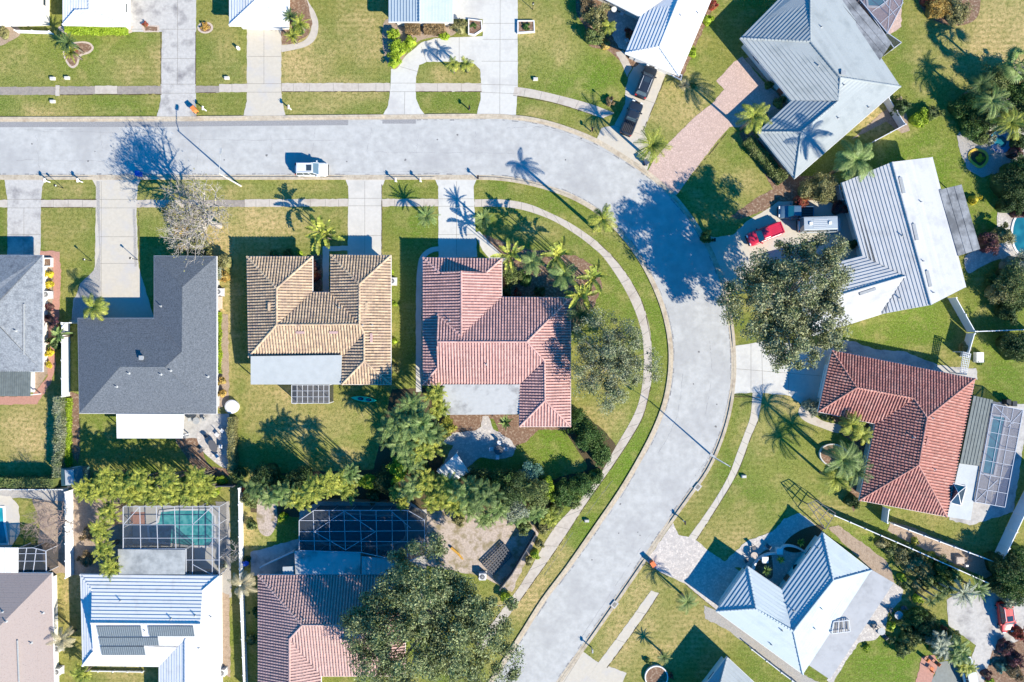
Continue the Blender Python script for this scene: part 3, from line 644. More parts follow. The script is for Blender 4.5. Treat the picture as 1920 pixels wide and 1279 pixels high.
# 3 tan tile U
house('h3', 'house', 'U-shaped house with tan barrel-tile roof and a pale patio roof behind', [(463, 481), (586, 481), (586, 548), (620, 548), (620, 478), (733, 479), (733, 721), (641, 721), (641, 670), (466, 670), (519, 541), (519, 609), (674, 608), (674, 533), (683, 625), (683, 677)],
      [(0, 1, 10), (9, 0, 10, 11), (1, 2, 11, 10), (2, 3, 12, 11), (3, 4, 13, 12), (4, 5, 13), (5, 6, 15, 14, 12, 13), (8, 9, 11, 12, 14), (7, 8, 14, 15), (6, 7, 15)], 2.9, 19, 'barrel', 'tile_tan', nE=10, garage=(676, 490), doors=[(603, 548)])
h3 = HOUSES['h3'][0]; vents('h3', pipes=[(636, 577), (680, 610), (698, 610)], slots=[(506, 567, 506, 583, .35, 'tile_tan'), (687, 567, 687, 583, .35, 'tile_tan'), (556, 623, 572, 623, .35, 'tile_rose'), (618, 623, 634, 623, .35, 'tile_rose'), (696, 625, 696, 642, .35, 'tile_rose')])
cover(h3, 'patio_roof', [(470, 668), (641, 666), (639, 721), (470, 721)], [3.5, 3.5, 2.75, 2.75], 'panel', 0, [(473, 718, 2.6), (555, 718, 2.6), (634, 718, 2.6)])
# 4 pink tile
house('h4', 'house', 'house with pink barrel-tile roof inside the bend of the road', [(793, 483), (941, 485), (941, 557), (1070, 558), (1070, 800), (974, 800), (974, 722), (793, 722), (825, 512), (912, 511), (865, 508), (865, 630), (820, 590), (820, 690), (820, 641), (988, 641), (1021, 676), (1022, 751)],
      [(0, 1, 9, 8), (1, 2, 11, 10, 9), (2, 3, 15, 14, 12, 11), (3, 4, 17, 16, 15), (4, 5, 17), (5, 6, 16, 17), (6, 7, 13, 14, 15, 16), (7, 0, 8, 10, 11, 12, 13)], 2.9, 19, 'barrel', 'tile_pink', nE=8, gab=[(8, 9, 10), (13, 12, 14)], garage=(866, 495), doors=[(941, 520)])
h4 = HOUSES['h4'][0]; vents('h4', pipes=[(843, 600), (912, 683)])
cover(h4, 'patio_roof', [(830, 721), (975, 721), (975, 777), (830, 778)], [3.1, 3.1, 2.75, 2.75], 'panels', 0, [(834, 774, 2.6), (900, 774, 2.6), (970, 774, 2.6)])
# 5 white tile top centre right
house('h5', 'house', 'house with white flat-tile roof and two dark vehicles parked in front', [(1172, 100), (1273, 142), (1352, -45), (1100, -45), (1115, -12), (1200, 31), (1236, 88), (1284, -30), (1215, -38)],
      [(0, 1, 6), (1, 2, 7, 6), (5, 0, 6, 7), (4, 5, 7, 8)], 2.9, 19, 'flat', 'tile_white', 'wallw', nE=6, garage=(1225, 122))
vents('h5', pipes=[(1308, 25), (1276, 30)])
# 6 large pale grey hip roof
house('h6', 'house', 'largest hip-roofed house with pale grey flat tiles, pink paver driveway in front', [(1388, 72), (1530, -72), (1688, 163), (1490, 335), (1420, 248), (1484, 189), (1519, 78), (1575, 146), (1571, 190), (1502, 248), (1519, -28)],
      [(0, 1, 10, 6), (5, 0, 6, 7, 8), (1, 2, 7, 6, 10), (2, 3, 9, 8, 7), (4, 5, 8, 9), (3, 4, 9)], 2.9, 19, 'flat', 'tile_grey', 'wallw', nE=6, garage=(1455, 215), doors=[(1440, 130)])
h6 = HOUSES['h6'][0]; vents('h6', pipes=[(1540, 51), (1534, 123), (1582, 160), (1571, 222), (1628, 202)], boxes=[(1579, 138)])
# 7 grey/white gable house right of big oak
house('h7', 'house', 'gable-roofed pale grey tile house beside the big oak, three long ridge vents', [(1578, 343), (1748, 295), (1811, 538), (1652, 589), (1522, 630), (1492, 512), (1617, 480), (1672, 304), (1745, 572), (1697, 518), (1512, 572)],
      [(6, 0, 7, 8, 3, 9), (1, 2, 8, 7), (5, 6, 9, 10), (3, 4, 10, 9)], 2.9, 17, 'flat', 'tile_grey2', 'wallw', nE=7, gab=[(0, 1, 7), (2, 3, 8), (4, 5, 10)], garage=(1595, 500))
h7 = HOUSES['h7'][0]; vents('h7', pipes=[(1726, 379), (1691, 442), (1686, 559), (1730, 490), (1749, 549)], slots=[(1686, 333, 1693, 363, .45, 'galv'), (1711, 420, 1718, 451, .45, 'galv'), (1736, 508, 1743, 538, .45, 'galv'), (1611, 551, 1641, 541, .4, 'galv')])
cover(h7, 'patio_roof', [(1761, 356), (1803, 346), (1838, 467), (1797, 480)], [3.1, 2.75, 2.75, 3.1], 'mossy', .9, [(1802, 350, 2.6), (1820, 408, 2.6), (1834, 465, 2.6)])
# 8 red tile, right
house('h8', 'house', 'house with red barrel-tile roof and a narrow screened pool behind', [(1560, 657), (1828, 710), (1775, 969), (1611, 938), (1641, 795), (1534, 772), (1606, 727), (1713, 747), (1738, 783), (1722, 872)],
      [(0, 1, 8, 7, 6), (5, 0, 6), (4, 5, 6, 7), (3, 4, 7, 8, 9), (2, 3, 9), (1, 2, 9, 8)], 2.9, 19, 'barrel', 'tile_red', nE=6, garage=(1547, 720), doors=[(1638, 830)])
h8 = HOUSES['h8'][0]; vents('h8', pipes=[(1713, 820), (1748, 784), (1752, 880)], slots=[(1739, 820, 1736, 834, .35, 'tile_red')])
cover(h8, 'patio_roof', [(1826, 742), (1862, 750), (1836, 873), (1800, 869)], [3.2, 2.8, 2.8, 3.2], 'paneld', .45, [(1858, 752, 2.6), (1848, 810, 2.6), (1834, 870, 2.6)])
cover(h8, 'porch_roof', [(1799, 869), (1836, 874), (1820, 976), (1776, 969)], [3.05, 2.7, 2.7, 3.05], 'panel', 0, [(1832, 880, 2.6), (1817, 970, 2.6)])
mb = MB(); q = [P(1787, 906, 2.95), P(1812, 912, 2.95), P(1802, 948, 2.95), P(1781, 943, 2.95)]; ap = P(1797, 924, 3.9)
for i in range(4): mb.poly([q[i], q[(i + 1) % 4], ap])
for i in range(4): mb.bar(q[i], ap, .07, .07, 1); mb.bar(q[i], q[(i + 1) % 4], .12, .12, 1)
mb.build('skylight', [M['glass'], M['trim']], h8)
# 9 pale blue-white tile, bottom right
house('h9', 'house', 'house with pale blue-white flat-tile roof behind a blue-shaded paver driveway', [(1343, 1146), (1402, 1062), (1466, 1106), (1543, 999), (1633, 1069), (1505, 1264), (1562, 1088), (1487, 1183), (1417, 1141)],
      [(0, 1, 8), (1, 2, 7, 8), (2, 3, 6, 7), (3, 4, 6), (4, 5, 7, 6), (5, 0, 8, 7)], 2.9, 20, 'flat', 'tile_bluewhite', 'wallw', nE=6, garage=(1372, 1104), doors=[(1500, 1060)])
h9 = HOUSES['h9'][0]; vents('h9', pipes=[(1533, 1027), (1487, 1144), (1540, 1141), (1527, 1178), (1446, 1208), (1466, 1182)])
cover(h9, 'flat_roof', [(1634, 1068), (1676, 1093), (1556, 1274), (1510, 1243)], 2.95, 'panelg', 0, [(1671, 1096, 2.8), (1612, 1180, 2.8), (1556, 1268, 2.8)], .22)
mb = MB()
a = P(1563, 1166, 3.25); b = P(1592, 1163, 3.25); c = P(1594, 1184, 3.25); d = P(1560, 1188, 3.25)
for p, q in ((a, b), (b, c), (c, d), (d, a)): mb.bar(p, q, .08, .1); 
for t in (.33, .66): mb.bar(a.lerp(b, t), d.lerp(c, t), .07, .1)
for p in (a, b, c, d): mb.bar(p - Vector((0, 0, .35)), p, .07)
for t in (.1, .2, .42, .52, .75, .88): mb.bar(a.lerp(b, t), d.lerp(c, t), .12, .04, 1)
mb.build('solar_rack', [M['alu'], M['bronze']], h9)
# 10 white house with solar heating panels
house('h10', 'house', 'white flat-tile house carrying grey solar panels on its roof', [(151, 1077), (411, 1080), (413, 1360), (298, 1360), (298, 1250), (155, 1248), (173, 1107), (175, 1222), (380, 1107), (372, 1222), (171, 1168), (376, 1170), (348, 1198), (348, 1360)],
      [(0, 1, 8, 11, 10, 6), (5, 0, 6, 7), (1, 2, 13, 12, 9, 8), (4, 5, 7, 10, 11, 9, 12), (3, 4, 12, 13)], 2.9, 19, 'flat', 'tile_white', 'wallw', nE=6, gab=[(6, 7, 10), (8, 9, 11)])
h10 = HOUSES['h10'][0]; vents('h10', pipes=[(226, 1126), (321, 1160), (366, 1154), (396, 1156), (374, 1214), (272, 1182)])
def solar(q):
    c = [roofz('h10', *p)[0] + Vector((0, -.02, .20)) for p in q]; b = MB()
    lo = [p - Vector((0, 0, .1)) for p in c]
    b.add(c + lo, [(0, 1, 2, 3)[::-1], (0, 4, 5, 1), (1, 5, 6, 2), (2, 6, 7, 3), (3, 7, 4, 0)], 0)
    L = (c[1] - c[0]).length; m_ = int(L / .28)
    for i in range(m_ + 1):
        t = i / m_; b.bar(c[0].lerp(c[1], t) + Vector((0, 0, .02)), c[3].lerp(c[2], t) + Vector((0, 0, .02)), .05, .05, 1)
    b.build('solar_panel', [M['solar'], M['solar2']], h10)
M['solar'] = mat('solar_heater_mat', (.10, .125, .15), .5, var=.2, vscale=2); M['solar2'] = mat('solar_heater_tube', (.21, .24, .27), .4, var=.1)
solar([(183, 1173), (265, 1173), (268, 1192), (187, 1192)]); solar([(187, 1194), (297, 1194), (299, 1209), (190, 1209)]); solar([(190, 1211), (271, 1211), (274, 1227), (193, 1227)]); solar([(279, 1173), (363, 1173), (366, 1192), (282, 1192)])
M['mildewp'] = mat('patio_roof_mildewed', (.38, .39, .385), .6, var=.08, vscale=2, stain=(.22, .23, .23), sscale=.5, srange=(.45, .68), detail=8)
cover(h10, 'patio_roof', [(221, 1030), (347, 1031), (346, 1077), (223, 1077)], [2.7, 2.7, 3.0, 3.0], 'mildewp', 0, [(224, 1033, 2.6), (285, 1033, 2.6), (344, 1033, 2.6)])
# 11 taupe shingle bottom left
house('h11', 'house', 'taupe shingle-roofed house in the bottom left corner of the photo', [(-220, 1073), (97, 1075), (104, 1400), (-220, 1400), (-58, 1232), (-58, 1300)],
      [(0, 1, 4), (1, 2, 5, 4), (2, 3, 5), (3, 0, 4, 5)], 2.9, 19, 'shingle', 'shingle_brown', 'wallw', nE=4, inset=1.2)
h11 = HOUSES['h11'][0]; vents('h11', pipes=[(5, 1147), (81, 1149), (12, 1165), (59, 1205)], slots=[(33, 1200, 36, 1279, .12, 'galv')])
cover(h11, 'patio_roof', [(-60, 1026), (33, 1027), (33, 1074), (-60, 1074)], [2.8, 2.8, 3.0, 3.0], 'panelw', .8, [(31, 1030, 2.6)])
# 12 rose tile, bottom centre under the oak
house('h12', 'house', 'rose barrel-tile house mostly in the shade of the bottom oak', [(484, 1078), (760, 1078), (760, 1268), (602, 1268), (602, 1380), (484, 1380), (567, 1172), (655, 1173), (543, 1198), (543, 1380)],
      [(0, 1, 7, 6), (5, 0, 6, 8, 9), (1, 2, 7), (2, 3, 8, 6, 7), (3, 4, 9, 8)], 2.9, 19, 'barrel', 'tile_rose', nE=6)
h12 = HOUSES['h12'][0]; vents('h12', pipes=[(570, 1161)])
cover(h12, 'patio_roof', [(552, 1033), (676, 1033), (676, 1077), (554, 1077)], [2.75, 2.75, 3.05, 3.05], 'panels', 0, [(556, 1036, 2.6), (620, 1036, 2.6)])
cover(h12, 'patio_roof', [(678, 1043), (751, 1050), (747, 1077), (678, 1077)], [2.75, 2.75, 3.05, 3.05], 'panel', .6, [(747, 1053, 2.6)])
cover(h12, 'side_roof', [(530, 1063), (551, 1062), (551, 1077), (530, 1077)], 2.6, 'panel', 0)
# 13 top left pieces
house('h13', 'house', 'white flat-roofed house in the top left corner of the photo', [(-130, -60), (78, -60), (78, 41), (-130, 48), (-40, -9), (-20, -9)], [(0, 1, 5, 4), (1, 2, 5), (2, 3, 4, 5), (3, 0, 4)], 2.9, 5, 'none', 'panelw', 'wallw', nE=4)
house('h14', 'house', 'white house with a lime green hedge row at its front, beside the widest stained driveway', [(118, -110), (234, -110), (234, 49), (118, 47), (142, 20), (168, 19), (168, -90)], [(3, 0, 6, 5, 4), (0, 1, 6), (2, 3, 4, 5), (1, 2, 5, 6)], 2.9, 14, 'flat', 'tile_white', 'wallw', nE=4, garage=(176, 50))
house('h15', 'house', 'white-roofed house above the drive with the curved garden path', [(430, -120), (543, -120), (541, 49), (430, 48), (486, -5), (486, -70)], [(3, 0, 5, 4), (2, 3, 4), (1, 2, 4, 5), (0, 1, 5)], 2.9, 19, 'flat', 'tile_white', 'wallw', nE=4, garage=(486, 50))
house('h16', 'house', 'house with ribbed blue-white gable roof above the loop driveway', [(729, -120), (850, -120), (849, 42), (729, 41), (787, 41), (787, -120)], [(3, 0, 5, 4), (1, 2, 4, 5)], 2.9, 16, 'flat', 'tile_bluewhite', 'wallw', nE=4, gab=[(2, 3, 4)])
# 18 slab-roofed house bottom edge
house('h18', 'house', 'pale grey roofed house cut off at the bottom edge beside a round planter', [(1363, 1232), (1425, 1290), (1380, 1400), (1250, 1380), (1340, 1320)], [(0, 1, 4), (1, 2, 4), (2, 3, 4), (3, 0, 4)], 2.9, 14, 'flat', 'tile_grey', 'wallw', nE=4)

# ------------------------------------------------------------------ vegetation
def L_(name, c, c2, **k): M[name] = leafmat(name, c, c2, **k)
L_('lf_oak', (.13, .165, .06), (.31, .31, .19), island=.65, vs=.9)
L_('lf_oak2', (.11, .15, .05), (.27, .30, .15), island=.65, vs=.9)
L_('lf_thin', (.14, .18, .07), (.30, .31, .21), island=.5, vs=.9)
L_('lf_green', (.045, .105, .025), (.10, .16, .04), island=.5, vs=.8)
L_('lf_dark', (.03, .065, .02), (.075, .11, .035), island=.5, vs=.8)
L_('lf_mid', (.10, .15, .04), (.19, .21, .08), island=.5, vs=.8)
L_('lf_olive', (.17, .17, .06), (.28, .26, .12), island=.45, vs=.9)
L_('lf_lime', (.32, .42, .03), (.22, .32, .03), island=.35, vs=.9)
L_('lf_yellow', (.60, .48, .03), (.42, .36, .04), island=.3, vs=1)
L_('lf_orange', (.42, .25, .06), (.32, .25, .08), island=.4, vs=1)
L_('lf_brown', (.28, .19, .10), (.20, .15, .08), island=.4, vs=1)
L_('lf_red', (.35, .04, .04), (.16, .10, .04), island=.5, vs=1.5)
L_('lf_plum', (.16, .05, .07), (.10, .07, .05), island=.5, vs=1.2)
L_('lf_blue', (.10, .22, .16), (.16, .28, .22), island=.35, vs=1)
L_('lf_silver', (.22, .25, .17), (.32, .34, .26), island=.4, vs=1)
L_('fr_yellow', (.13, .18, .03), (.38, .38, .06), island=.6, vs=.8)
L_('fr_green', (.09, .16, .04), (.24, .30, .10), island=.4, vs=.7)
L_('fr_dark', (.06, .11, .03), (.13, .18, .06), island=.4, vs=.7)
L_('fr_dry', (.30, .27, .15), (.40, .34, .22), island=.3, vs=.8)
M['trunk'] = mat('bark_grey', (.24, .21, .17), .95, var=.45, vscale=5, bump=.5)
M['trunkb'] = mat('bark_pale', (.40, .36, .33), .95, var=.35, vscale=4)
M['trunkp'] = mat('palm_trunk', (.28, .23, .18), .95, var=.4, vscale=6)

def quads(name, verts, mats, parent, org):
    """verts: (n,4,3) array of quads -> one mesh object"""
    v = np.asarray(verts, dtype=np.float32); n = len(v); v = v.reshape(-1, 3) - np.array(org, dtype=np.float32)
    me = bpy.data.meshes.new(name); me.vertices.add(n * 4); me.vertices.foreach_set('co', v.ravel())
    me.loops.add(n * 4); me.loops.foreach_set('vertex_index', np.arange(n * 4, dtype=np.int32))
    me.polygons.add(n); me.polygons.foreach_set('loop_start', np.arange(n, dtype=np.int32) * 4)
    me.materials.append(mats); me.update(calc_edges=True); me.validate()
    o = bpy.data.objects.new(name, me); COL.objects.link(o)
    if parent is not None: o.parent = parent; kids.setdefault(parent.name, []).append(o)
    else: o.location = org
    return o
def leafcloud(cen, rad, n, size, seed, clusters=40, cs=.22, shell=.62, flat=.0, top=.25):
    """n leaf quads gathered in clusters spread through an uneven ellipsoid"""
    g = np.random.default_rng(seed); cen = np.array(cen); rad = np.array(rad)
    d = g.normal(size=(clusters, 3)); d /= np.linalg.norm(d, axis=1)[:, None]
    d[:, 2] = np.abs(d[:, 2]) * (1 - top) + d[:, 2] * top
    r = shell + (1 - shell) * g.random(clusters) ** .6
    lob = 1 + .16 * np.sin(3 * np.arctan2(d[:, 1], d[:, 0]) + seed) + .12 * np.sin(5 * np.arctan2(d[:, 1], d[:, 0]) + seed * 2)
    c = cen + d * rad * (r * lob)[:, None]
    k = g.integers(0, clusters, n); csz = cs * (.6 + .8 * g.random(clusters))
    p = g.normal(size=(n, 3)); p /= np.linalg.norm(p, axis=1)[:, None]; p *= (g.random(n) ** .45)[:, None]
    p = c[k] + p * rad.mean() * csz[k][:, None] * np.array([1, 1, .7])
    nr = g.normal(size=(n, 3)); nr[:, 2] = np.abs(nr[:, 2]) + flat; nr += (p - cen) / rad * .5
    nr /= np.linalg.norm(nr, axis=1)[:, None]
    t = g.normal(size=(n, 3)); t -= nr * (t * nr).sum(1)[:, None]; t /= np.linalg.norm(t, axis=1)[:, None]; b = np.cross(nr, t)
    s = (size * (.6 + .8 * g.random(n)))[:, None]
    p[:, 2] = np.maximum(p[:, 2], .05)
    return np.stack([p - t * s, p + b * s * .5, p + t * s, p - b * s * .5], 1), c
def limbs(mb, base, targets, r0, seed, mid=.45):
    g = random.Random(seed); base = Vector(base)
    for t in targets:
        t = Vector(t); h = t.z - base.z
        p1 = base + Vector((0, 0, h * .35)) + (t - base) * .08
        p2 = base.lerp(t, .55) + Vector((g.uniform(-.4, .4), g.uniform(-.4, .4), h * .18))
        mb.tube([base + Vector((0, 0, h * .12)), p1, p2, t], [r0 * .5, r0 * .42, r0 * .22, .03], 5)
def tree(px, py, h, rad, label, cat='tree', leaf='lf_oak', n=9000, size=.16, name='shade_tree', seed=1, clusters=90, cs=.2, trunk_r=.3, group=None, shell=.5, bark='trunk', nl=14):
    c = P(px, py, h); root = empty(name, label, cat, (c.x, c.y, 0), 0, group)
    q, cl = leafcloud((c.x, c.y, h), rad, n, size, seed, clusters, cs, shell)
    quads('crown', q, M[leaf], root, (c.x, c.y, 0))
    mb = MB(); g = random.Random(seed); top = max(.5, h - rad[2] * .7)
    mb.tube([(c.x, c.y, 0), (c.x + g.uniform(-.1, .1), c.y, top * .5), (c.x, c.y, top)], [trunk_r * 1.25, trunk_r, trunk_r * .7], 9)
    idx = list(range(len(cl))); g.shuffle(idx)
    limbs(mb, (c.x, c.y, top * .6), [cl[i] for i in idx[:nl]], trunk_r, seed)
    mb.build('trunk', M[bark], root, smooth=True); return root
def shrub(px, py, h, r, label, leaf='lf_green', cat='shrub', name='shrub', n=None, size=.10, seed=None, group=None, ry=None, rot=0, cs=.35):
    """low plant: centre pixel, height, radius in metres"""
    seed = abs(seed or int(px * 7 + py * 13) % 9973); ry = ry or r; n = n or int(500 * r * ry * (1 + h * .5) / (size / .1) ** 1.3 + 120)
    c = P(px, py, h * .5)
    q, cl = leafcloud((0, 0, h * .5), (r * .85, ry * .85, h * .5), n, size, seed, max(8, int(10 * r * ry)), cs, .35)
    g = np.random.default_rng(seed)
    ca, sa = math.cos(rot), math.sin(rot); Rm = np.array([[ca, sa, 0], [-sa, ca, 0], [0, 0, 1]]); q = q @ Rm
    # dense inner mass so that the ground does not show through
    nu, nv = 14, 6; vs = []; core = []
    def cp(i, j):
        th = 2 * math.pi * i / nu; ph = math.pi * .5 * j / nv; rr_ = .70 + .10 * math.sin(3 * th + seed) * math.cos(ph)
        v = np.array([r * rr_ * math.cos(th) * math.cos(ph), ry * rr_ * math.sin(th) * math.cos(ph), h * .74 * math.sin(ph) + .02]); return v @ Rm
    for i in range(nu):
        for j in range(nv): core.append([cp(i, j), cp(i + 1, j), cp(i + 1, j + 1), cp(i, j + 1)])
    q = np.concatenate([q, np.array(core)]) + np.array([c.x, c.y, 0])
    o = quads(name, q, M[leaf], None, (c.x, c.y, 0)); tag(o, label, cat, group); return o
def hedge(line, wd, h, label, leaf, n_per=260, size=.09, cat='hedge', name='hedge', z0=0, seed=3):
    """clipped hedge along a pixel polyline"""
    g = np.random.default_rng(abs(seed + int(line[0][0]) + 500)); pts = [P(x, y, h * .5) for x, y in line]; qs = []; org = (pts[0].x, pts[0].y, 0)
    for a, b in zip(pts[:-1], pts[1:]):
        a = Vector((a.x, a.y, 0)); b = Vector((b.x, b.y, 0)); L = (b - a).length; d = (b - a) / L; nr = Vector((-d.y, d.x, 0))
        n = int(n_per * L * (wd + h) * .8); u = g.random(n) * L; s = g.random(n)
        f = g.random(n); tot = wd + 2 * h
        x = np.where(f < wd / tot, (s - .5) * wd, np.where(f < (wd + h) / tot, -wd / 2, wd / 2)); z = np.where(f < wd / tot, h, s * h)
        x = x + g.normal(size=n) * .07 + .08 * np.sin(u * 2.3); z = np.maximum(z + g.normal(size=n) * .08 + .07 * np.sin(u * 1.7 + x * 3), .05)
        p = np.array(a)[None] + u[:, None] * np.array(d) + x[:, None] * np.array(nr); p[:, 2] = z
        q, k = rq(p, size, g); qs.append(q)
        w2 = wd / 2 - .08; c = []
        for (s0, s1, zt0, zt1) in ((-w2, -w2, 0, h - .08), (w2, w2, 0, h - .08)):
            c.append([a + nr * s0, b + nr * s0, b + nr * s1 + Vector((0, 0, zt1)), a + nr * s1 + Vector((0, 0, zt1))])
        up = Vector((0, 0, h - .08)); c.append([a - nr * w2 + up, b - nr * w2 + up, b + nr * w2 + up, a + nr * w2 + up])
        for e_ in (a, b): c.append([e_ - nr * w2, e_ + nr * w2, e_ + nr * w2 + up, e_ - nr * w2 + up])
        qs.append(np.array([[list(v) for v in f_] for f_ in c]))
    o = quads(name, np.concatenate(qs), M[leaf], None, org); tag(o, label, cat); return o
def rq(p, size, g):
    n = len(p); nr = g.normal(size=(n, 3)); nr[:, 2] = np.abs(nr[:, 2]) + .3; nr /= np.linalg.norm(nr, axis=1)[:, None]
    t = g.normal(size=(n, 3)); t -= nr * (t * nr).sum(1)[:, None]; t /= np.linalg.norm(t, axis=1)[:, None]; b = np.cross(nr, t); s = (size * (.6 + .8 * g.random(n)))[:, None]
    return np.stack([p - t * s, p + b * s * .55, p + t * s, p - b * s * .55], 1), nr
def frond(qs, base, az, el, L, droop, ll, n, lw, g, vee=.25, curl=0):
    base = Vector(base); p = base.copy(); e = el; st = L / n; pr = None
    for i in range(n):
        t = (i + .5) / n; d = Vector((math.cos(az) * math.cos(e), math.sin(az) * math.cos(e), math.sin(e)))
        q = p + d * st; side = Vector((-math.sin(az), math.cos(az), 0)); up = side.cross(d) * -1 if side.cross(d).z < 0 else side.cross(d)
        w = .03 * (1 - t) + .012; qs.append([p - side * w, q - side * w, q + side * w, p + side * w])
        if t > .12:
            l_ = ll * (math.sin(math.pi * min(1, t * .80 + .16)) ** .7) * g.uniform(.85, 1.12)
            for s_ in (-1, 1):
                o_ = (side * s_ * math.cos(.6) + d * math.sin(.6)).normalized() + up * (vee - .30 * t) + Vector((0, 0, -.15 * (1 - vee)))
                m_ = p + o_ * l_ * .55; tip = p + o_ * l_ - Vector((0, 0, l_ * .28)); wv = d * lw * .5
                qs.append([p - wv * .7, p + wv * .7, m_ + wv, m_ - wv]); qs.append([m_ - wv, m_ + wv, tip + wv * .25, tip - wv * .25])
        p = q; e -= droop / n; az += curl / n
def paddle(qs, base, az, el, L, droop, w, n, g):          # broad banana-like leaf, split along its edge
    p = Vector(base); e = el; st = L / n; tw = g.uniform(-.5, .5)
    for i in range(n):
        t = (i + .5) / n; d = Vector((math.cos(az) * math.cos(e), math.sin(az) * math.cos(e), math.sin(e))); q = p + d * st
        side = Vector((-math.sin(az), math.cos(az), 0)); up = d.cross(side)
        if up.z < 0: up = -up
        ww = 0 if t < .25 else w * math.sin(math.pi * min(1, (t - .22) / .78)) ** .6
        if ww <= .02: qs.append([p - side * .04, q - side * .04, q + side * .04, p + side * .04])
        else:
            for s_ in (-1, 1):
                o_ = side * s_ * math.cos(.45) + up * (.35 + tw * s_ * .3) + d * .15; gap = g.uniform(.0, .12)
                qs.append([p + d * st * gap, q, q + o_ * ww * g.uniform(.85, 1.1), p + d * st * gap + o_ * ww * g.uniform(.85, 1.1)])
        p = q; e -= droop / n
PAL = {}
def palm_proto(kind, var):
    """parts of one palm with its crown at the origin height 1 (local coordinates, scaled on placing)"""
    k = (kind, var)
    g = random.Random(hash(kind) % 0 + var * 17 if False else len(kind) * 31 + var * 17); qs = []
    if kind == 'coco':
        nf = 17
        for i in range(nf):
            el = g.uniform(.15, .65) if i % 3 else g.uniform(.7, 1.15)
            frond(qs, (0, 0, 0), i * 2 * math.pi / nf * (1 if i % 3 else 1.7) + g.uniform(-.2, .2), el, g.uniform(.9, 1.1), g.uniform(1.1, 1.8), .25, 22, .030, g, curl=g.uniform(-.3, .3))
    elif kind == 'queen':
        nf = 19
        for i in range(nf):
            el = g.uniform(.1, 1.1); frond(qs, (0, 0, 0), i * 2.4 + g.uniform(-.2, .2), el, g.uniform(.85, 1.1), g.uniform(1.0, 2.2), .21, 24, .017, g, vee=.5, curl=g.uniform(-.4, .4))
    elif kind == 'areca':
        for s_ in range(6):
            a0 = s_ * 1.05 + g.uniform(-.3, .3); r0 = g.uniform(.05, .45); b = (r0 * math.cos(a0), r0 * math.sin(a0), g.uniform(-.25, .05))
            for i in range(8): frond(qs, b, a0 * .3 + i * .8 + g.uniform(-.3, .3), g.uniform(.5, 1.3), g.uniform(.55, .85), g.uniform(1.2, 2.4), .155, 14, .032, g, vee=.35, curl=g.uniform(-.6, .6))
    elif kind == 'banana':
        for i in range(13): paddle(qs, (g.uniform(-.15, .15), g.uniform(-.15, .15), g.uniform(-.2, 0)), i * 2.4 + g.uniform(-.3, .3), g.uniform(.35, 1.25), g.uniform(.8, 1.15), g.uniform(.7, 1.6), g.uniform(.12, .17), 9, g)
    elif kind == 'sago':
        for i in range(26): frond(qs, (0, 0, 0), i * 2.4, g.uniform(.05, 1.2), g.uniform(.7, 1.0), g.uniform(.5, 1.0), .13, 12, .04, g, vee=.4)
    elif kind == 'fan':
        for i in range(22):
            az = i * 2.4 + g.uniform(-.2, .2); el = g.uniform(-.3, 1.2); L = g.uniform(.45, .6)
            b = Vector((0, 0, 0)); d = Vector((math.cos(az) * math.cos(el), math.sin(az) * math.cos(el), math.sin(el))); c = b + d * L; side = Vector((-math.sin(az), math.cos(az), 0))
            qs.append([b - side * .015, c - side * .015, c + side * .015, b + side * .015])
            for j in range(-6, 7):
                a = j * .23; o_ = (d * math.cos(a) + side * math.sin(a)); wv = (side * math.cos(a) - d * math.sin(a)) * .035
                m_ = c + o_ * .28; tip = c + o_ * .5 - Vector((0, 0, .12)); qs.append([c, c, m_ + wv, m_ - wv]); qs.append([m_ - wv, m_ + wv, tip + wv * .2, tip - wv * .2])
    elif kind == 'agave':
        for i in range(20):
            az = i * 2.4; el = g.uniform(.15, 1.3); L = g.uniform(.75, 1.0); d = Vector((math.cos(az) * math.cos(el), math.sin(az) * math.cos(el), math.sin(el))); side = Vector((-math.sin(az), math.cos(az), 0)); w_ = .10
            qs.append([-side * .04, d * L * .45 - side * w_, d * L * .45 + side * w_, side * .04]); qs.append([d * L * .45 - side * w_, d * L - Vector((0, 0, .06)), d * L - Vector((0, 0, .06)), d * L * .45 + side * w_])
    me_q = np.array([[list(v) for v in f_] for f_ in qs], dtype=np.float32)
    return me_q
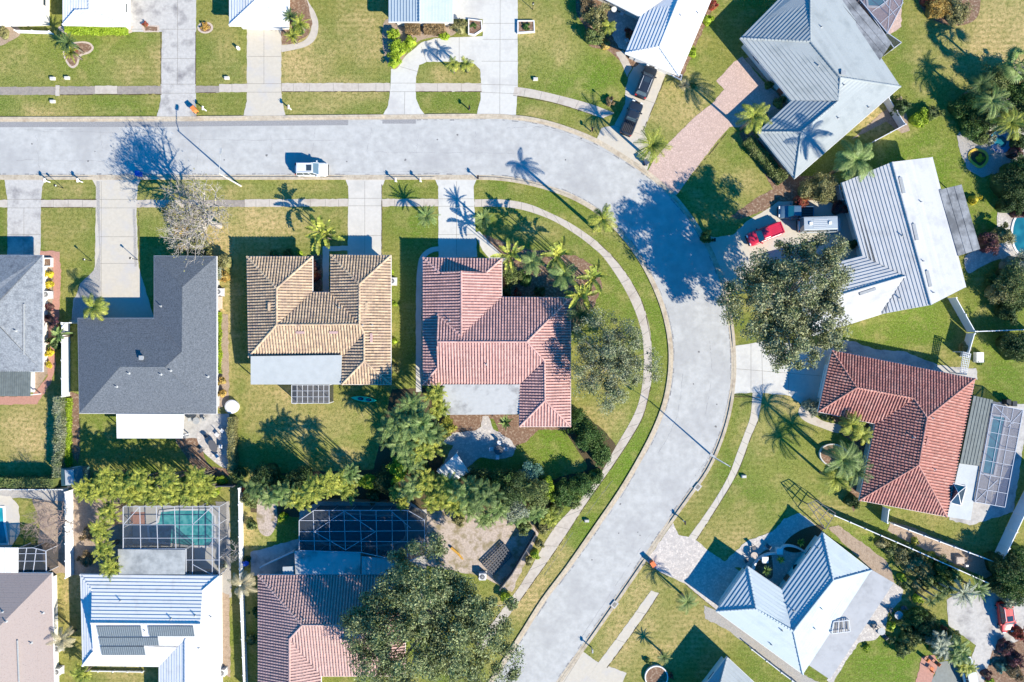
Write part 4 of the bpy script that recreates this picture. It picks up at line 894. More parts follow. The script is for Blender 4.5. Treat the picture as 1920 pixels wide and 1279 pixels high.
def palm(px, py, h, r, label, kind='coco', leaf='fr_yellow', var=None, group=None, cat='palm tree', name='palm_tree', trunk=True, lean=0):
    var = (int(px + py) % 3) if var is None else var
    k = (kind, var, leaf)
    if k not in PAL:
        q = palm_proto(kind, var); v = q.reshape(-1, 3); n = len(q)
        me = bpy.data.meshes.new(kind + '_crown'); me.vertices.add(n * 4); me.vertices.foreach_set('co', v.ravel()); me.loops.add(n * 4); me.loops.foreach_set('vertex_index', np.arange(n * 4, dtype=np.int32))
        me.polygons.add(n); me.polygons.foreach_set('loop_start', np.arange(n, dtype=np.int32) * 4); me.materials.append(M[leaf]); me.update(calc_edges=True); me.validate(); PAL[k] = me
    c = P(px, py, h); g = random.Random(int(px * 3 + py)); root = empty(name, label, cat, (c.x + lean, c.y, 0), 0, group)
    o = bpy.data.objects.new('crown', PAL[k]); COL.objects.link(o); o.parent = root; o.location = (-lean, 0, h); r *= 1.16; o.scale = (r, r, r); o.rotation_euler = (0, 0, g.uniform(0, 6.28))
    if trunk:
        mb = MB(); b0 = Vector((c.x + lean, c.y, 0))
        if kind in ('areca', 'banana'):
            for i in range(7):
                a = i * .9; rr_ = .10 * r; q0 = b0 + Vector((rr_ * math.cos(a) * 1.2, rr_ * math.sin(a) * 1.2, 0)); q1 = Vector((c.x + rr_ * 2.6 * math.cos(a), c.y + rr_ * 2.6 * math.sin(a), h - .1 * r))
                mb.tube([q0, q1], [.06, .04], 5)
        else:
            tr = .10 + .012 * h
            mb.tube([b0, b0 + Vector((-lean * .35, 0, h * .5)), Vector((c.x, c.y, h + .05))], [tr * 1.4, tr, tr * .85], 8)
        mb.build('trunk', M['trunkp'], root, smooth=True)
    return root
def bare(px, py, h, r, label, seed, leaf=None, n=0, name='bare_tree', cat='tree', base=None, mat_='trunkb', dens=1.0, levels=4, lw=.045, up=.35, tr=.22, tall=0):
    c = P(px, py, h); g = random.Random(seed); b = P(*base) if base else Vector((c.x, c.y, 0)); root = empty(name, label, cat, (b.x, b.y, 0))
    mb = MB(); tips = []
    def rec(p, d, L, rad, lv):
        q = p + d * L * .5 + Vector((g.uniform(-1, 1), g.uniform(-1, 1), g.uniform(-.5, .5))) * L * .08; e = q + (d + Vector((g.uniform(-.3, .3), g.uniform(-.3, .3), g.uniform(-.1, .2)))).normalized() * L * .5
        mb.tube([p, q, e], [rad, rad * .8, rad * .62], 5 if lv > 1 else 4, cap=False); tips.append(e)
        if lv == 0: return
        for i in range(g.choice((3, 3, 4)) if lv > 1 else 3):
            a = g.uniform(0, 6.28); s_ = g.uniform(.45, .95); o_ = Vector((math.cos(a), math.sin(a), g.uniform(-.2, up)))
            rec(e if i else q, (d * .75 + o_ * s_).normalized(), L * g.uniform(.58, .8), rad * .6, lv - 1)
    st = Vector((b.x, b.y, 0)); tp = h * .42; f = Vector((b.x, b.y, tp)); mb.tube([st, f], [tr * 1.3, tr], 8)
    for i in range(5):
        a = i * 1.256 + g.uniform(-.3, .3); tgt = Vector((c.x - b.x, c.y - b.y, 0)) * .25
        rec(f, (Vector((math.cos(a) * (.45 if tall else .75), math.sin(a) * (.45 if tall else .75), .9 if tall else .62)) + tgt * .12).normalized(), r * .42, tr * (.72 if tall else .55), levels)
    mb.build('trunk', M[mat_], root)
    if leaf:
        gg = np.random.default_rng(seed); t = np.array([list(v) for v in tips]); p = t[gg.integers(0, len(t), n)] + gg.normal(size=(n, 3)) * .28
        q, _ = rq(p, .11, gg); quads('crown', q, M[leaf], root, (b.x, b.y, 0))
    return root

# the two big oaks
tree(1482, 566, 8.6, (8.3, 8.9, 4.2), 'big round oak with grey-green crown overhanging the right side of the road', 'tree', 'lf_oak', 60000, .15, 'oak_tree', 5, 260, .15, .45, shell=.35, nl=40, bark='trunkb')
tree(808, 1172, 8.4, (11.6, 9.6, 4.6), 'huge oak at the bottom edge covering the rose-tiled roof', 'tree', 'lf_oak2', 84000, .15, 'oak_tree', 9, 330, .135, .5, shell=.35, nl=50, bark='trunkb')
tree(1146, 672, 5.8, (5.9, 6.6, 2.8), 'thin-leaved grey-green tree over the curved sidewalk by the pink-roofed house', 'tree', 'lf_thin', 24000, .12, 'shade_tree', 14, 200, .17, .2, shell=.2, nl=70, bark='trunkb')
bare(378, 425, 9.0, 7.6, 'leafless pale-barked tree on the dry lawn beside the charcoal-roofed house', 21, 'lf_olive', 1500, base=(412, 424), levels=5, tr=.32, tall=1)
M['twig'] = mat('twig_brown', (.30, .22, .19), .95, var=.3)
bare(92, 985, 4.5, 5.0, 'bare twiggy tree left of the white fence in the sandy back yard', 33, None, 0, levels=5, mat_='twig', tr=.16)
bare(432, 1040, 3.2, 2.2, 'small leafless tree beside the white fence right of the turquoise pool', 35, None, 0, levels=3, tr=.08)
bare(1893, 195, 5.0, 2.4, 'bare grey-twigged tree among the greenery in the upper right garden', 37, None, 0, levels=3, tr=.09)
bare(1880, 282, 2.6, 1.6, 'leafless bush beside the small yellow-rimmed garden pond', 38, None, 0, levels=3, tr=.05, name='bare_shrub', cat='shrub')

# palms: crown pixel, height, frond length
palm(605, 437, 4.1, 2.5, 'yellow-green palm on the dry lawn in front of the tan-tiled house', 'banana', 'fr_yellow')
palm(176, 577, 3.3, 1.9, 'yellow-green palm in the shade at the front of the charcoal-roofed house', 'coco', 'fr_yellow')
palm(800, 405, 2.7, 1.8, 'bushy palm on the lawn strip left of the pink house driveway', 'sago', 'fr_green')
palm(906, 411, 3.0, 1.6, 'round spiky palm right of the pink house driveway', 'sago', 'fr_green', 1)
palm(1130, 411, 8.4, 1.9, 'tall thin palm on the verge inside the road bend', 'coco', 'fr_yellow', 1)
palm(1223, 273, 5.3, 2.5, 'big palm at the kerb between the black pickup and the pink paver driveway', 'queen', 'fr_yellow')
palm(1414, 219, 5.6, 2.3, 'yellow-green palm by the corner of the large pale grey house', 'coco', 'fr_yellow', 2)
palm(1606, 300, 7.6, 2.8, 'tall palm throwing its shadow on the white slope of the large pale grey house', 'coco', 'fr_green', 0)
palm(1597, 797, 3.6, 1.8, 'palm at the inner corner of the red-tiled house', 'coco', 'fr_yellow', 1)
palm(1617, 815, 3.2, 1.5, 'smaller palm against the red-tiled house front wall', 'coco', 'fr_yellow', 0)
palm(1580, 862, 6.3, 2.8, 'largest palm of the trio below the stone ring', 'queen', 'fr_green', 0)
palm(1604, 880, 5.2, 2.3, 'palm of the trio below the stone ring, nearest the red-tiled house', 'queen', 'fr_dark', 1)
palm(1566, 898, 4.6, 2.2, 'lowest palm of the trio below the stone ring', 'queen', 'fr_yellow', 2)
palm(128, 80, 3.4, 1.6, 'darker upper palm in the small bed of the top left lawn', 'sago', 'fr_dark', 0)
palm(133, 98, 2.4, 1.5, 'bright lower palm in the small bed of the top left lawn', 'sago', 'fr_yellow', 1)
palm(562, 44, 2.4, 1.5, 'upper yellow palm inside the curved path bed', 'sago', 'fr_yellow', 2)
palm(548, 68, 2.2, 1.3, 'lower yellow palm inside the curved path bed', 'sago', 'fr_yellow', 0)
palm(545, 32, 2.8, 1.3, 'dark green palm behind the yellow ones in the curved path bed', 'sago', 'fr_dark', 1)
palm(848, 121, 2.9, 1.1, 'left of the two small palms on the loop driveway island', 'coco', 'fr_yellow', 0)
palm(874, 120, 2.9, 1.05, 'right of the two small palms on the loop driveway island', 'coco', 'fr_yellow', 1)
palm(1288, 1128, 3.0, 1.7, 'palm with a reddish heart on the lawn below the stone paver driveway', 'queen', 'fr_green', 1)
palm(1244, 1232, 1.9, 1.2, 'small dark palm beside the round planter at the bottom edge', 'sago', 'fr_dark', 2)
palm(1914, 118, 5.4, 2.2, 'palm at the right edge near the top, its trunk shadow on dry grass', 'fan', 'fr_green', 0)
palm(1782, 1232, 2.2, 1.2, 'silver-green palm beside the orange garden furniture', 'sago', 'lf_silver', 1)
for x, y, h, r, kd, lf, lb in ((955, 478, 5.0, 2.1, 'banana', 'fr_yellow', 'broad-leaved palm nearest the pink house front path, corner grove'), (998, 492, 4.6, 1.8, 'coco', 'fr_green', 'palm second from the left in the corner grove of the pink house'), (1046, 478, 6.0, 2.3, 'banana', 'fr_yellow', 'topmost palm of the corner grove, over the lawn'),
                           (1056, 515, 5.6, 2.1, 'coco', 'fr_green', 'palm in the middle of the corner grove'), (1112, 520, 6.4, 2.2, 'banana', 'fr_yellow', 'rightmost palm of the corner grove'), (1088, 553, 5.6, 2.2, 'banana', 'fr_yellow', 'lowest yellow-green palm of the corner grove'), (1090, 590, 3.8, 2.1, 'queen', 'fr_dark', 'dark green palm at the right corner of the pink-tiled roof')):
    palm(x, y, h, r, lb, kd, lf, group='palms in the corner grove by the pink-roofed house')
ORD = ['leftmost', 'second', 'third', 'fourth', 'fifth', 'sixth', 'seventh', 'eighth', 'ninth', 'tenth', 'eleventh', 'twelfth', 'thirteenth', 'fourteenth', 'fifteenth', 'sixteenth', 'seventeenth', 'eighteenth', 'nineteenth', 'twentieth', 'twenty-first', 'twenty-second', 'twenty-third', 'rightmost']
ARL = []; GRL = []; BNL = []
def relabel(L, txt):
    for i, (x, y, o) in enumerate(sorted(L, key=lambda q: (q[0], q[1]))): o['label'] = (ORD[i] + (' from the left' if 0 < i < 23 else '')) + txt
AR = 'areca palm in the dense row behind the charcoal-roofed house'
for i, (x, y, h) in enumerate([(160, 918, 3.6), (188, 922, 4.0), (217, 918, 3.8), (246, 924, 4.2), (276, 920, 4.0), (304, 926, 4.3), (331, 920, 4.2), (360, 924, 4.2), (388, 918, 3.8), (202, 896, 4.6), (262, 902, 5.0), (316, 898, 5.0), (372, 896, 4.8), (232, 908, 4.6)]):
    ARL.append((x, y, palm(x, y, h, 1.9, AR, 'areca', 'fr_yellow', i % 3, 'areca palms in the row behind the charcoal-roofed house')))
for x, y, lb in ((204, 958, 'topmost areca palm of the column beside the turquoise pool cage'), (190, 992, 'second areca palm down in the column beside the turquoise pool cage'), (192, 1030, 'third areca palm down in the column beside the turquoise pool cage'), (206, 1062, 'lowest areca palm of the column, touching the solar-panelled roof')):
    palm(x, y, 3.8, 1.8, lb, 'areca', 'fr_yellow')
GR = 'tall clumping palm in the thicket left of the blue-shaded patio'
for i, (x, y, h, r, lf) in enumerate([(815, 738, 5.0, 1.6, 'fr_yellow'), (822, 765, 4.6, 1.7, 'fr_yellow'), (770, 762, 6.2, 2.3, 'fr_green'), (740, 795, 6.0, 2.4, 'fr_green'), (786, 795, 7.0, 2.8, 'fr_green'), (815, 812, 5.5, 2.0, 'fr_dark'), (756, 838, 5.8, 2.3, 'fr_green'), (798, 842, 5.6, 2.2, 'fr_yellow'), (728, 818, 4.6, 1.9, 'fr_dark'), (776, 868, 4.4, 2.0, 'fr_green')]):
    GRL.append((x, y, palm(x, y, h, r, GR, 'areca', lf, i % 3, 'palms in the thicket left of the blue-shaded patio')))
BN = 'clumping palm in the dense belt between the two back yards'
for i, (x, y, h, r, lf) in enumerate([(480, 915, 4.0, 1.9, 'fr_dark'), (505, 932, 4.2, 1.9, 'fr_green'), (535, 925, 4.6, 2.0, 'fr_green'), (560, 938, 4.6, 1.9, 'fr_yellow'), (590, 918, 6.5, 2.2, 'fr_yellow'), (622, 905, 6.5, 2.1, 'fr_yellow'), (648, 918, 5.0, 1.9, 'fr_yellow'), (655, 890, 5.5, 1.7, 'fr_green'),
                                        (770, 915, 4.5, 2.0, 'fr_green'), (800, 905, 4.5, 2.1, 'fr_yellow'), (838, 915, 5.0, 2.2, 'fr_yellow'), (872, 922, 6.2, 2.4, 'fr_green'), (815, 935, 4.5, 2.0, 'fr_yellow'), (850, 945, 4.5, 2.0, 'fr_yellow'), (885, 950, 4.5, 2.1, 'fr_green'), (910, 930, 7.0, 2.4, 'fr_dark'), (935, 955, 4.6, 2.0, 'fr_green'),
                                        (985, 925, 3.6, 1.9, 'fr_green'), (972, 965, 3.4, 1.8, 'fr_green'), (1005, 960, 3.4, 1.7, 'fr_green'), (1030, 970, 2.6, 1.5, 'fr_yellow'), (745, 925, 3.2, 1.3, 'fr_yellow'), (755, 945, 2.6, 1.2, 'fr_yellow'), (910, 975, 3.2, 1.6, 'fr_green')]):
    BNL.append((x, y, palm(x, y, h, r, BN, 'areca', lf, (i + 1) % 3, 'palms in the belt between the two back yards')))
relabel(ARL, ' of the areca palms behind the charcoal-roofed house'); relabel(GRL, ' of the palms in the thicket beside the flagstone patio'); relabel(BNL, ' of the clumping palms in the belt between the back yards')
palm(117, 1198, 3.0, 1.7, 'thin brownish palm between the taupe roof and the solar-panelled house', 'coco', 'fr_dry', 2)
palm(152, 1262, 2.4, 1.5, 'yellow-green palm at the bottom edge beside the taupe roof', 'areca', 'fr_yellow', 0)
palm(455, 1096, 3.4, 1.9, 'dried pale palm standing over the long white fence', 'coco', 'fr_dry', 0)
palm(1282, 160, 1.0, 1.0, 'small brown fern palm at the corner of the white house above the pavers', 'sago', 'fr_dry', 1)
palm(1142, 50, 2.2, 1.1, 'bright yellow palm in the courtyard bed of the white-roofed house', 'coco', 'fr_yellow', 2)
palm(948, 792, 1.3, 1.3, 'spiky green agave on mulch below the pink-tiled house patio', 'agave', 'fr_green', 0, cat='agave', name='agave_plant', trunk=False)
palm(1500, 1016, 1.2, .8, 'yellow-green agave in the dark lawn pocket of the courtyard', 'agave', 'fr_yellow', 1, cat='agave', name='agave_plant', trunk=False)
palm(1463, 1049, 1.2, .8, 'agave in the middle of the paved courtyard', 'agave', 'fr_yellow', 2, cat='agave', name='agave_plant', trunk=False)
palm(1436, 1070, 1.4, .95, 'green agave by the low curved wall of the courtyard', 'agave', 'fr_green', 0, cat='agave', name='agave_plant', trunk=False)
palm(112, 628, 2.6, 1.3, 'green palm between the pink path and the long white fence', 'banana', 'fr_green', 1)
palm(96, 606, 1.8, 1.0, 'small dark red-leaved palm at the wall of the grey shingle house', 'coco', 'lf_plum', 1)
for x, y, h, r, kd, lf, lb in ((1806, 1112, 4.2, 2.2, 'sago', 'lf_silver', 'left silver-green palm above the asphalt yard'), (1832, 1104, 3.6, 1.9, 'sago', 'fr_green', 'right palm above the asphalt yard'), (1768, 1208, 3.2, 2.0, 'areca', 'lf_silver', 'upper left palm of the clump between the yard and the orange furniture'), (1796, 1222, 3.4, 2.0, 'areca', 'fr_green', 'middle palm of the clump between the yard and the orange furniture'), (1812, 1250, 2.8, 1.6, 'areca', 'fr_yellow', 'palm beside the silver car'),
                           (1860, 190, 4.6, 2.4, 'queen', 'fr_green', 'feathery palm left of the bare twigs in the upper right garden'), (1895, 232, 4.2, 2.5, 'queen', 'fr_yellow', 'drooping palm hanging over the small blue garden pool'), (1838, 160, 3.8, 1.8, 'queen', 'fr_dark', 'dark palm at the edge of the dry lawn, upper right garden')):
    palm(x, y, h, r, lb, kd, lf)

# shrubs and small trees: x, y, height, radius, leaf, label
for x, y, h, r, lf, lb in [
    (737, 60, 1.5, 1.1, 'lf_lime', 'lime shrub at the left wall of the ribbed blue-white roof'), (745, 90, 1.4, 1.7, 'lf_lime', 'largest lime green shrub beside the loop driveway'), (738, 115, 1.2, 1.1, 'lf_lime', 'lowest lime shrub at the loop driveway corner'), (770, 78, 1.2, 1.0, 'lf_lime', 'lime shrub beneath the clipped brown hedge boxes'),
    (833, 66, .9, .9, 'lf_lime', 'small lime ground shrub in front of the clipped brown hedge boxes'), (862, 50, 1.3, 1.25, 'lf_olive', 'rounded olive shrub beside the white planter frame'),
    (1120, 30, 3.0, 1.7, 'lf_olive', 'pale olive small tree by the courtyard of the white-roofed house'), (1100, 12, 2.6, 1.3, 'lf_brown', 'brownish shrub at the top edge above the courtyard'), (1113, 66, 2.3, 1.5, 'lf_mid', 'round green bush at the lawn edge of the courtyard'),
    (1136, 84, .9, .9, 'lf_orange', 'low orange-brown shrub below the round courtyard bush'), (1182, 62, 1.6, .9, 'lf_red', 'magenta shrub against the ribbed white roof'), (1338, 8, 1.2, .9, 'lf_red', 'red flowering shrub at the top edge between the two pale houses'), (1327, 38, 1.0, .9, 'lf_lime', 'upper lime shrub along the white roof'), (1299, 98, 1.0, .9, 'lf_lime', 'lower lime shrub along the white roof'),
    (1432, 42, 2.0, 1.0, 'lf_green', 'dark shrub by the shaded wall of the large pale grey house'), (1443, 158, 1.2, .8, 'lf_green', 'round shrub left of the pale grey garage roof'), (1462, 192, 1.3, 1.0, 'lf_mid', 'round shrub in the shaded inner corner of the large pale grey house'), (1460, 118, 1.3, 1.1, 'lf_dark', 'dark shrub beneath the left eave of the large pale grey house'),
    (1543, 350, 3.0, 2.4, 'lf_olive', 'pale olive tree between the two pale grey houses'), (1514, 358, 2.4, 1.5, 'lf_olive', 'smaller olive bush left of the pale olive tree'), (1502, 378, 1.4, 1.4, 'lf_red', 'reddish shrub beside the dark blue pickup'), (1455, 325, 1.2, 1.0, 'lf_mid', 'green shrub below the end of the clipped hedge'), (1575, 390, 2.0, 1.2, 'lf_plum', 'dark plum shrub by the front wall of the gable-roofed house'), (1600, 458, 1.4, .9, 'lf_dark', 'dark green shrub in the shaded inner corner of the gable-roofed house'),
    (1724, 222, 1.6, 1.5, 'lf_lime', 'bright lime bush at the point of the fence behind the pale grey house'), (1752, 212, 1.6, 1.3, 'lf_mid', 'green bush right of the bright lime bush'), (1828, 374, 1.2, .95, 'lf_yellow', 'bright yellow bush on the lawn beside the mildewed patio roof'), (1690, 200, 2.4, 1.6, 'lf_dark', 'dark shrub at the fence beside the bare brown yard'),
    (1760, 12, 1.8, 2.2, 'lf_orange', 'left part of the large red and olive bush at the top right'), (1795, 22, 1.8, 2.1, 'lf_olive', 'right part of the large red and olive bush at the top right'), (1745, -5, 1.6, 1.6, 'lf_red', 'red-leaved bush cut by the top edge at the right'),
    (1905, 345, 4.2, 3.0, 'lf_dark', 'dark green tree at the right edge above the round pool'), (1880, 440, 2.6, 1.7, 'lf_olive', 'pale bush beside the round pool deck'), (1858, 455, 2.6, 1.7, 'lf_plum', 'dark plum bush beside the mildewed patio roof'), (1905, 530, 4.2, 3.2, 'lf_mid', 'large olive tree at the right edge below the round pool'), (1864, 522, 1.4, 1.2, 'lf_green', 'fountain-shaped green shrub left of the large olive tree'), (1893, 500, 2.2, 1.3, 'lf_silver', 'silvery bush above the large olive tree'),
    (1905, 560, 3.2, 2.2, 'lf_dark', 'dark tree below the large olive tree at the right edge'), (1908, 650, 3.8, 2.6, 'lf_dark', 'dark green tree at the right edge below the white fence'), (1812, 652, 1.8, .9, 'lf_olive', 'olive shrub by the white garden gate'), (1838, 678, .8, .7, 'lf_green', 'small green shrub beside the white garden box'),
    (1828, 232, 2.0, 2.4, 'lf_green', 'large dark green bush above the yellow-rimmed pond bed'), (1842, 258, 1.6, 1.3, 'lf_mid', 'mid green bush beside the lilac shrub in the pond bed'), (1862, 232, 1.4, 1.0, 'lf_silver', 'lilac-grey shrub in the pond bed'), (1858, 262, 1.0, .9, 'lf_silver', 'small lilac-grey shrub touching the yellow pond rim'), (1903, 285, 1.4, 1.2, 'lf_plum', 'dark purple shrub right of the blue garden pool'), (1915, 262, 2.4, 1.6, 'lf_dark', 'dark shrub at the right edge beside the blue garden pool'), (1838, 297, .6, .7, 'lf_lime', 'low yellow-green plants inside the yellow-rimmed pond'),
    (1880, 212, 3.4, 2.2, 'lf_mid', 'leafy green tree behind the drooping palm, upper right garden'), (1908, 175, 3.6, 2.4, 'lf_green', 'green tree at the right edge, upper right garden'), (1800, 200, 2.2, 1.6, 'lf_green', 'dark bush left in the upper right garden, beside the shaded lawn'), (1905, 140, 3.0, 1.8, 'lf_silver', 'grey-green bush at the right edge of the dry lawn'),
    (1080, 792, 2.8, 1.9, 'lf_green', 'dark green clipped shrub touching the pink-tiled roof corner'), (1104, 822, 3.2, 2.4, 'lf_green', 'biggest dark green shrub beside the curved sidewalk'), (1128, 852, 2.8, 1.9, 'lf_green', 'dark green shrub lowest of the three beside the curved sidewalk'),
    (1088, 912, 3.0, 2.2, 'lf_green', 'dense green shrub at the end of the garden by the sidewalk bend'), (1058, 926, 3.0, 2.2, 'lf_green', 'dense green shrub left of the sidewalk bend shrub'), (1118, 893, 2.0, 1.4, 'lf_green', 'smaller green shrub right against the curved sidewalk'), (1075, 942, 1.4, 1.3, 'lf_mid', 'low light green shrub beside the sidewalk bend'), (993, 889, 3.6, 1.9, 'lf_blue', 'blue-green round tree behind the shaded patio'), (1028, 908, 3.2, 1.2, 'lf_lime', 'bright lime narrow shrub right of the blue-green tree'), (1030, 930, 2.4, 1.0, 'lf_lime', 'lower lime shrub under the narrow lime one'),
    (955, 915, 6.0, 2.6, 'lf_dark', 'dark shrub behind the palms right of the shaded patio'), (965, 950, 5.2, 2.2, 'lf_silver', 'silvery shrub in the belt between the two back yards'), (1002, 925, 5.5, 2.2, 'lf_mid', 'grey-green shrub below the blue-green tree'), (902, 905, 5.2, 2.2, 'lf_dark', 'dark shrub right below the blue patio shade'), (725, 900, 2.8, 2.1, 'lf_dark', 'dark shrub in the thicket above the screen cage'), (690, 905, 2.4, 1.4, 'lf_lime', 'bright lime shrub above the white-framed screen cage'), (752, 872, 4.0, 1.6, 'lf_lime', 'bright lime tree between the lawn and the thicket'), (746, 890, 3.0, 1.3, 'lf_lime', 'lime shrub under the bright lime tree'), (715, 912, 1.6, 1.0, 'lf_olive', 'olive shrub beside the lime shrub above the screen cage'),
    (838, 800, 1.4, 1.5, 'lf_yellow2', 'round clipped yellow-green bush beside the pink house patio roof'), (470, 935, 2.0, 1.4, 'lf_mid', 'green shrub by the fence, left of the grassy bed'), (560, 900, 4.6, 2.2, 'lf_dark', 'dark tree at the bottom of the tan-roofed house back lawn'), (500, 895, 4.4, 2.2, 'lf_dark', 'dark tree left at the bottom of the back lawn'), (530, 912, 3.0, 1.8, 'lf_green', 'green shrub between the two dark trees of the back lawn'),
    (345, 478, 2.6, 1.7, 'lf_orange', 'orange-leaved shrub at the front corner of the charcoal roof'), (372, 462, 2.6, 1.8, 'lf_olive', 'olive shrub under the leafless pale-barked tree'), (400, 510, 3.2, 1.5, 'lf_silver', 'grey-green bush over the charcoal roof corner'), (420, 490, 2.4, 1.2, 'lf_olive', 'pale bush right of the charcoal roof corner'), (418, 518, 1.6, 1.1, 'lf_orange', 'orange shrub beside the charcoal roof side wall'), (322, 395, 2.2, 1.4, 'lf_olive', 'pale yellow bush left under the leafless tree'), (338, 430, 2.4, 1.3, 'lf_orange', 'rusty bush in the middle under the leafless tree'),
    (415, 715, 1.0, .7, 'lf_orange', 'upper orange shrub at the side of the charcoal-roofed house'), (415, 738, 1.0, .8, 'lf_orange', 'lower orange shrub at the side of the charcoal-roofed house'),
    (92, 514, .8, .7, 'lf_yellow', 'topmost of the two yellow bushes by the pink path'), (92, 532, .8, .7, 'lf_yellow', 'lower of the two yellow bushes by the pink path'), (92, 661, .8, .75, 'lf_yellow', 'yellow bush beside the lower bend of the pink path'), (90, 685, .7, .6, 'lf_yellow', 'small yellow bush near the slate patio roof'), (88, 598, 1.0, .8, 'lf_plum', 'dark red shrub in the bed of the grey shingle house'), (102, 645, 1.6, 1.1, 'lf_dark', 'dark green shrub between pink path and white fence'), (92, 575, .9, .7, 'lf_plum', 'plum-coloured low shrub by the pink path'),
    (514, 476, .9, .8, 'lf_green', 'left green shrub under the tan roof front eave'), (540, 474, .9, .8, 'lf_green', 'middle green shrub under the tan roof front eave'), (562, 475, .7, .5, 'lf_lime', 'right small shrub under the tan roof front eave'), (590, 500, 1.0, .9, 'lf_plum', 'reddish plant in the narrow courtyard of the tan-tiled house'), (592, 520, .8, .8, 'lf_red', 'red plant deeper in the narrow courtyard of the tan-tiled house'),
    (960, 520, 1.6, 1.6, 'lf_mid', 'rounded green bush beside the pink-tiled wing'), (985, 525, 1.6, 1.2, 'lf_green', 'green bush under the corner grove palms'), (950, 545, 1.0, 1.0, 'lf_dark', 'dark bush in the corner of the pink-tiled house'), (1012, 548, 1.0, 1.1, 'lf_dark', 'dark low bush along the pink-tiled north eave'), (970, 550, .7, .8, 'lf_red', 'red low plant along the pink-tiled north eave'),
    (735, 510, .5, .4, 'lf_lime', 'small green weed clump at the right wall of the tan-tiled house'), (740, 570, .6, .5, 'lf_lime', 'green shrub at the right wall of the tan-tiled house'), (739, 640, .6, .6, 'lf_lime', 'lower green shrub at the right wall of the tan-tiled house'), (738, 690, 1.6, .9, 'lf_olive', 'olive bush at the lower right corner of the tan-tiled house'),
    (1533, 768, 1.4, 1.3, 'lf_silver', 'grey-green shrub at the left tip of the red-tiled roof'), (1552, 782, 1.2, 1.0, 'lf_mid', 'green shrub next to the white curved edging of the red-tiled house'), (1598, 940, 1.6, 1.3, 'lf_dark', 'dark shrub at the lower left corner of the red-tiled house'), (1516, 760, 1.6, 1.0, 'lf_silver', 'pale twiggy shrub beside the concrete drive of the red-tiled house'), (1562, 850, .8, .8, 'lf_brown', 'brown dry plant inside the stone ring'),
    (560, 52, .6, 1.3, 'lf_green', 'low green ground plants in the curved path bed'), (143, 92, .4, .5, 'lf_red', 'reddish low plants in the small bed of the top left lawn'), (272, 45, .5, .5, 'lf_red', 'red and orange flowers in the planter by the stained driveway'), (383, 50, .5, .7, 'lf_orange', 'orange flowers in the round bed by the stained driveway'), (5, 62, .8, 1.1, 'lf_olive', 'olive plant in the pale bed at the top left edge'),
    (888, 47, .5, .6, 'lf_green', 'green plant in the white-framed planter by the wide driveway'), (985, 50, .7, .7, 'lf_green', 'green plant in the white-edged box right of the wide driveway'), (1143, 190, .8, .8, 'lf_brown', 'brown dry plant at the corner of lawn and drive by the pickup'), (1140, 62, .6, .7, 'lf_olive', 'low plant under the bright yellow courtyard palm'),
    (1325, 444, 1.5, 1.1, 'lf_green', 'round green bush at the kerb in the oak shade'), (1870, 1100, 2.8, 1.6, 'lf_dark', 'dark bush above the red car'), (1905, 1090, 4.0, 3.0, 'lf_green', 'dense green tree at the right edge above the red car'), (1880, 1060, 3.6, 2.2, 'lf_dark', 'dark tree below the tip of the white fence'), (1905, 1235, 1.8, 1.4, 'lf_plum', 'purple shrub at the right edge below the asphalt yard'), (1878, 1252, 1.2, .9, 'lf_blue', 'round pale green bush below the asphalt yard'), (1850, 1265, 1.0, .9, 'lf_plum', 'purple low shrub right of the silver car'), (1905, 1262, 1.6, 1.4, 'lf_brown', 'brown shrub in the bottom right corner'), (1857, 1276, .7, .7, 'lf_lime', 'small lime shrub at the bottom edge'),
    (1772, 1182, 1.0, .8, 'lf_red', 'rusty red shrub above the palm clump, bottom right'), (1690, 1082, .7, .8, 'lf_lime', 'lime bush on the lawn right of the blue-white roof'), (1722, 1122, .9, .9, 'lf_lime', 'lime bush near the tree trunk shadows'), (1672, 1175, .9, .9, 'lf_lime', 'lime bush beside the lower patio corner'), (1698, 1170, 1.4, 1.2, 'lf_mid', 'green bush right of the lower patio corner'), (1672, 1202, 1.0, .9, 'lf_mid', 'green bush below the lower patio corner'), (1695, 1220, 1.8, 1.3, 'lf_mid', 'mid green bush above the diagonal path, bottom right'), (1740, 1170, 2.4, 2.0, 'lf_dark', 'dark tree mass left of the asphalt yard'), (1720, 1195, 1.8, 1.6, 'lf_dark', 'dark bush between lawn and asphalt yard'), (1626, 1215, .5, .6, 'lf_lime', 'small lime plant below the grey flat roof'),
    (1690, 1040, 1.2, 1.6, 'lf_olive', 'olive bush left in the wild strip below the fences'), (1724, 1052, 1.2, 1.4, 'lf_olive', 'olive bush in the middle of the wild strip below the fences'), (1748, 1042, .8, .8, 'lf_yellow2', 'yellow-green bush against the upper fence'), (1716, 1014, .7, .7, 'lf_yellow2', 'yellow bush against the upper fence, further left'), (1768, 1062, 1.8, 1.4, 'lf_green', 'green bush in the wild strip before the trunks'), (1790, 1078, 2.0, 1.4, 'lf_green', 'green bush below the end of the upper fence'), (1742, 1090, 1.4, 1.4, 'lf_mid', 'mid green bush beside the row of thin trunks'),
    (1300, 160, .0001 + .5, .5, 'lf_green', 'tiny green plant beside the fern palm'), (1003, 1040, 1.2, .9, 'lf_lime', 'lime bush between dark fence and sidewalk'), (992, 1052, 1.0, .8, 'lf_olive', 'olive bush by the dark fence'), (948, 1122, 1.4, 1.0, 'lf_lime', 'yellow-green bush at the right edge of the bottom oak'), (1012, 1020, 1.0, .8, 'lf_olive', 'small bush at the top of the dark fence'), (1215, 1240, .6, .6, 'lf_mid', 'small plant left of the round planter'),
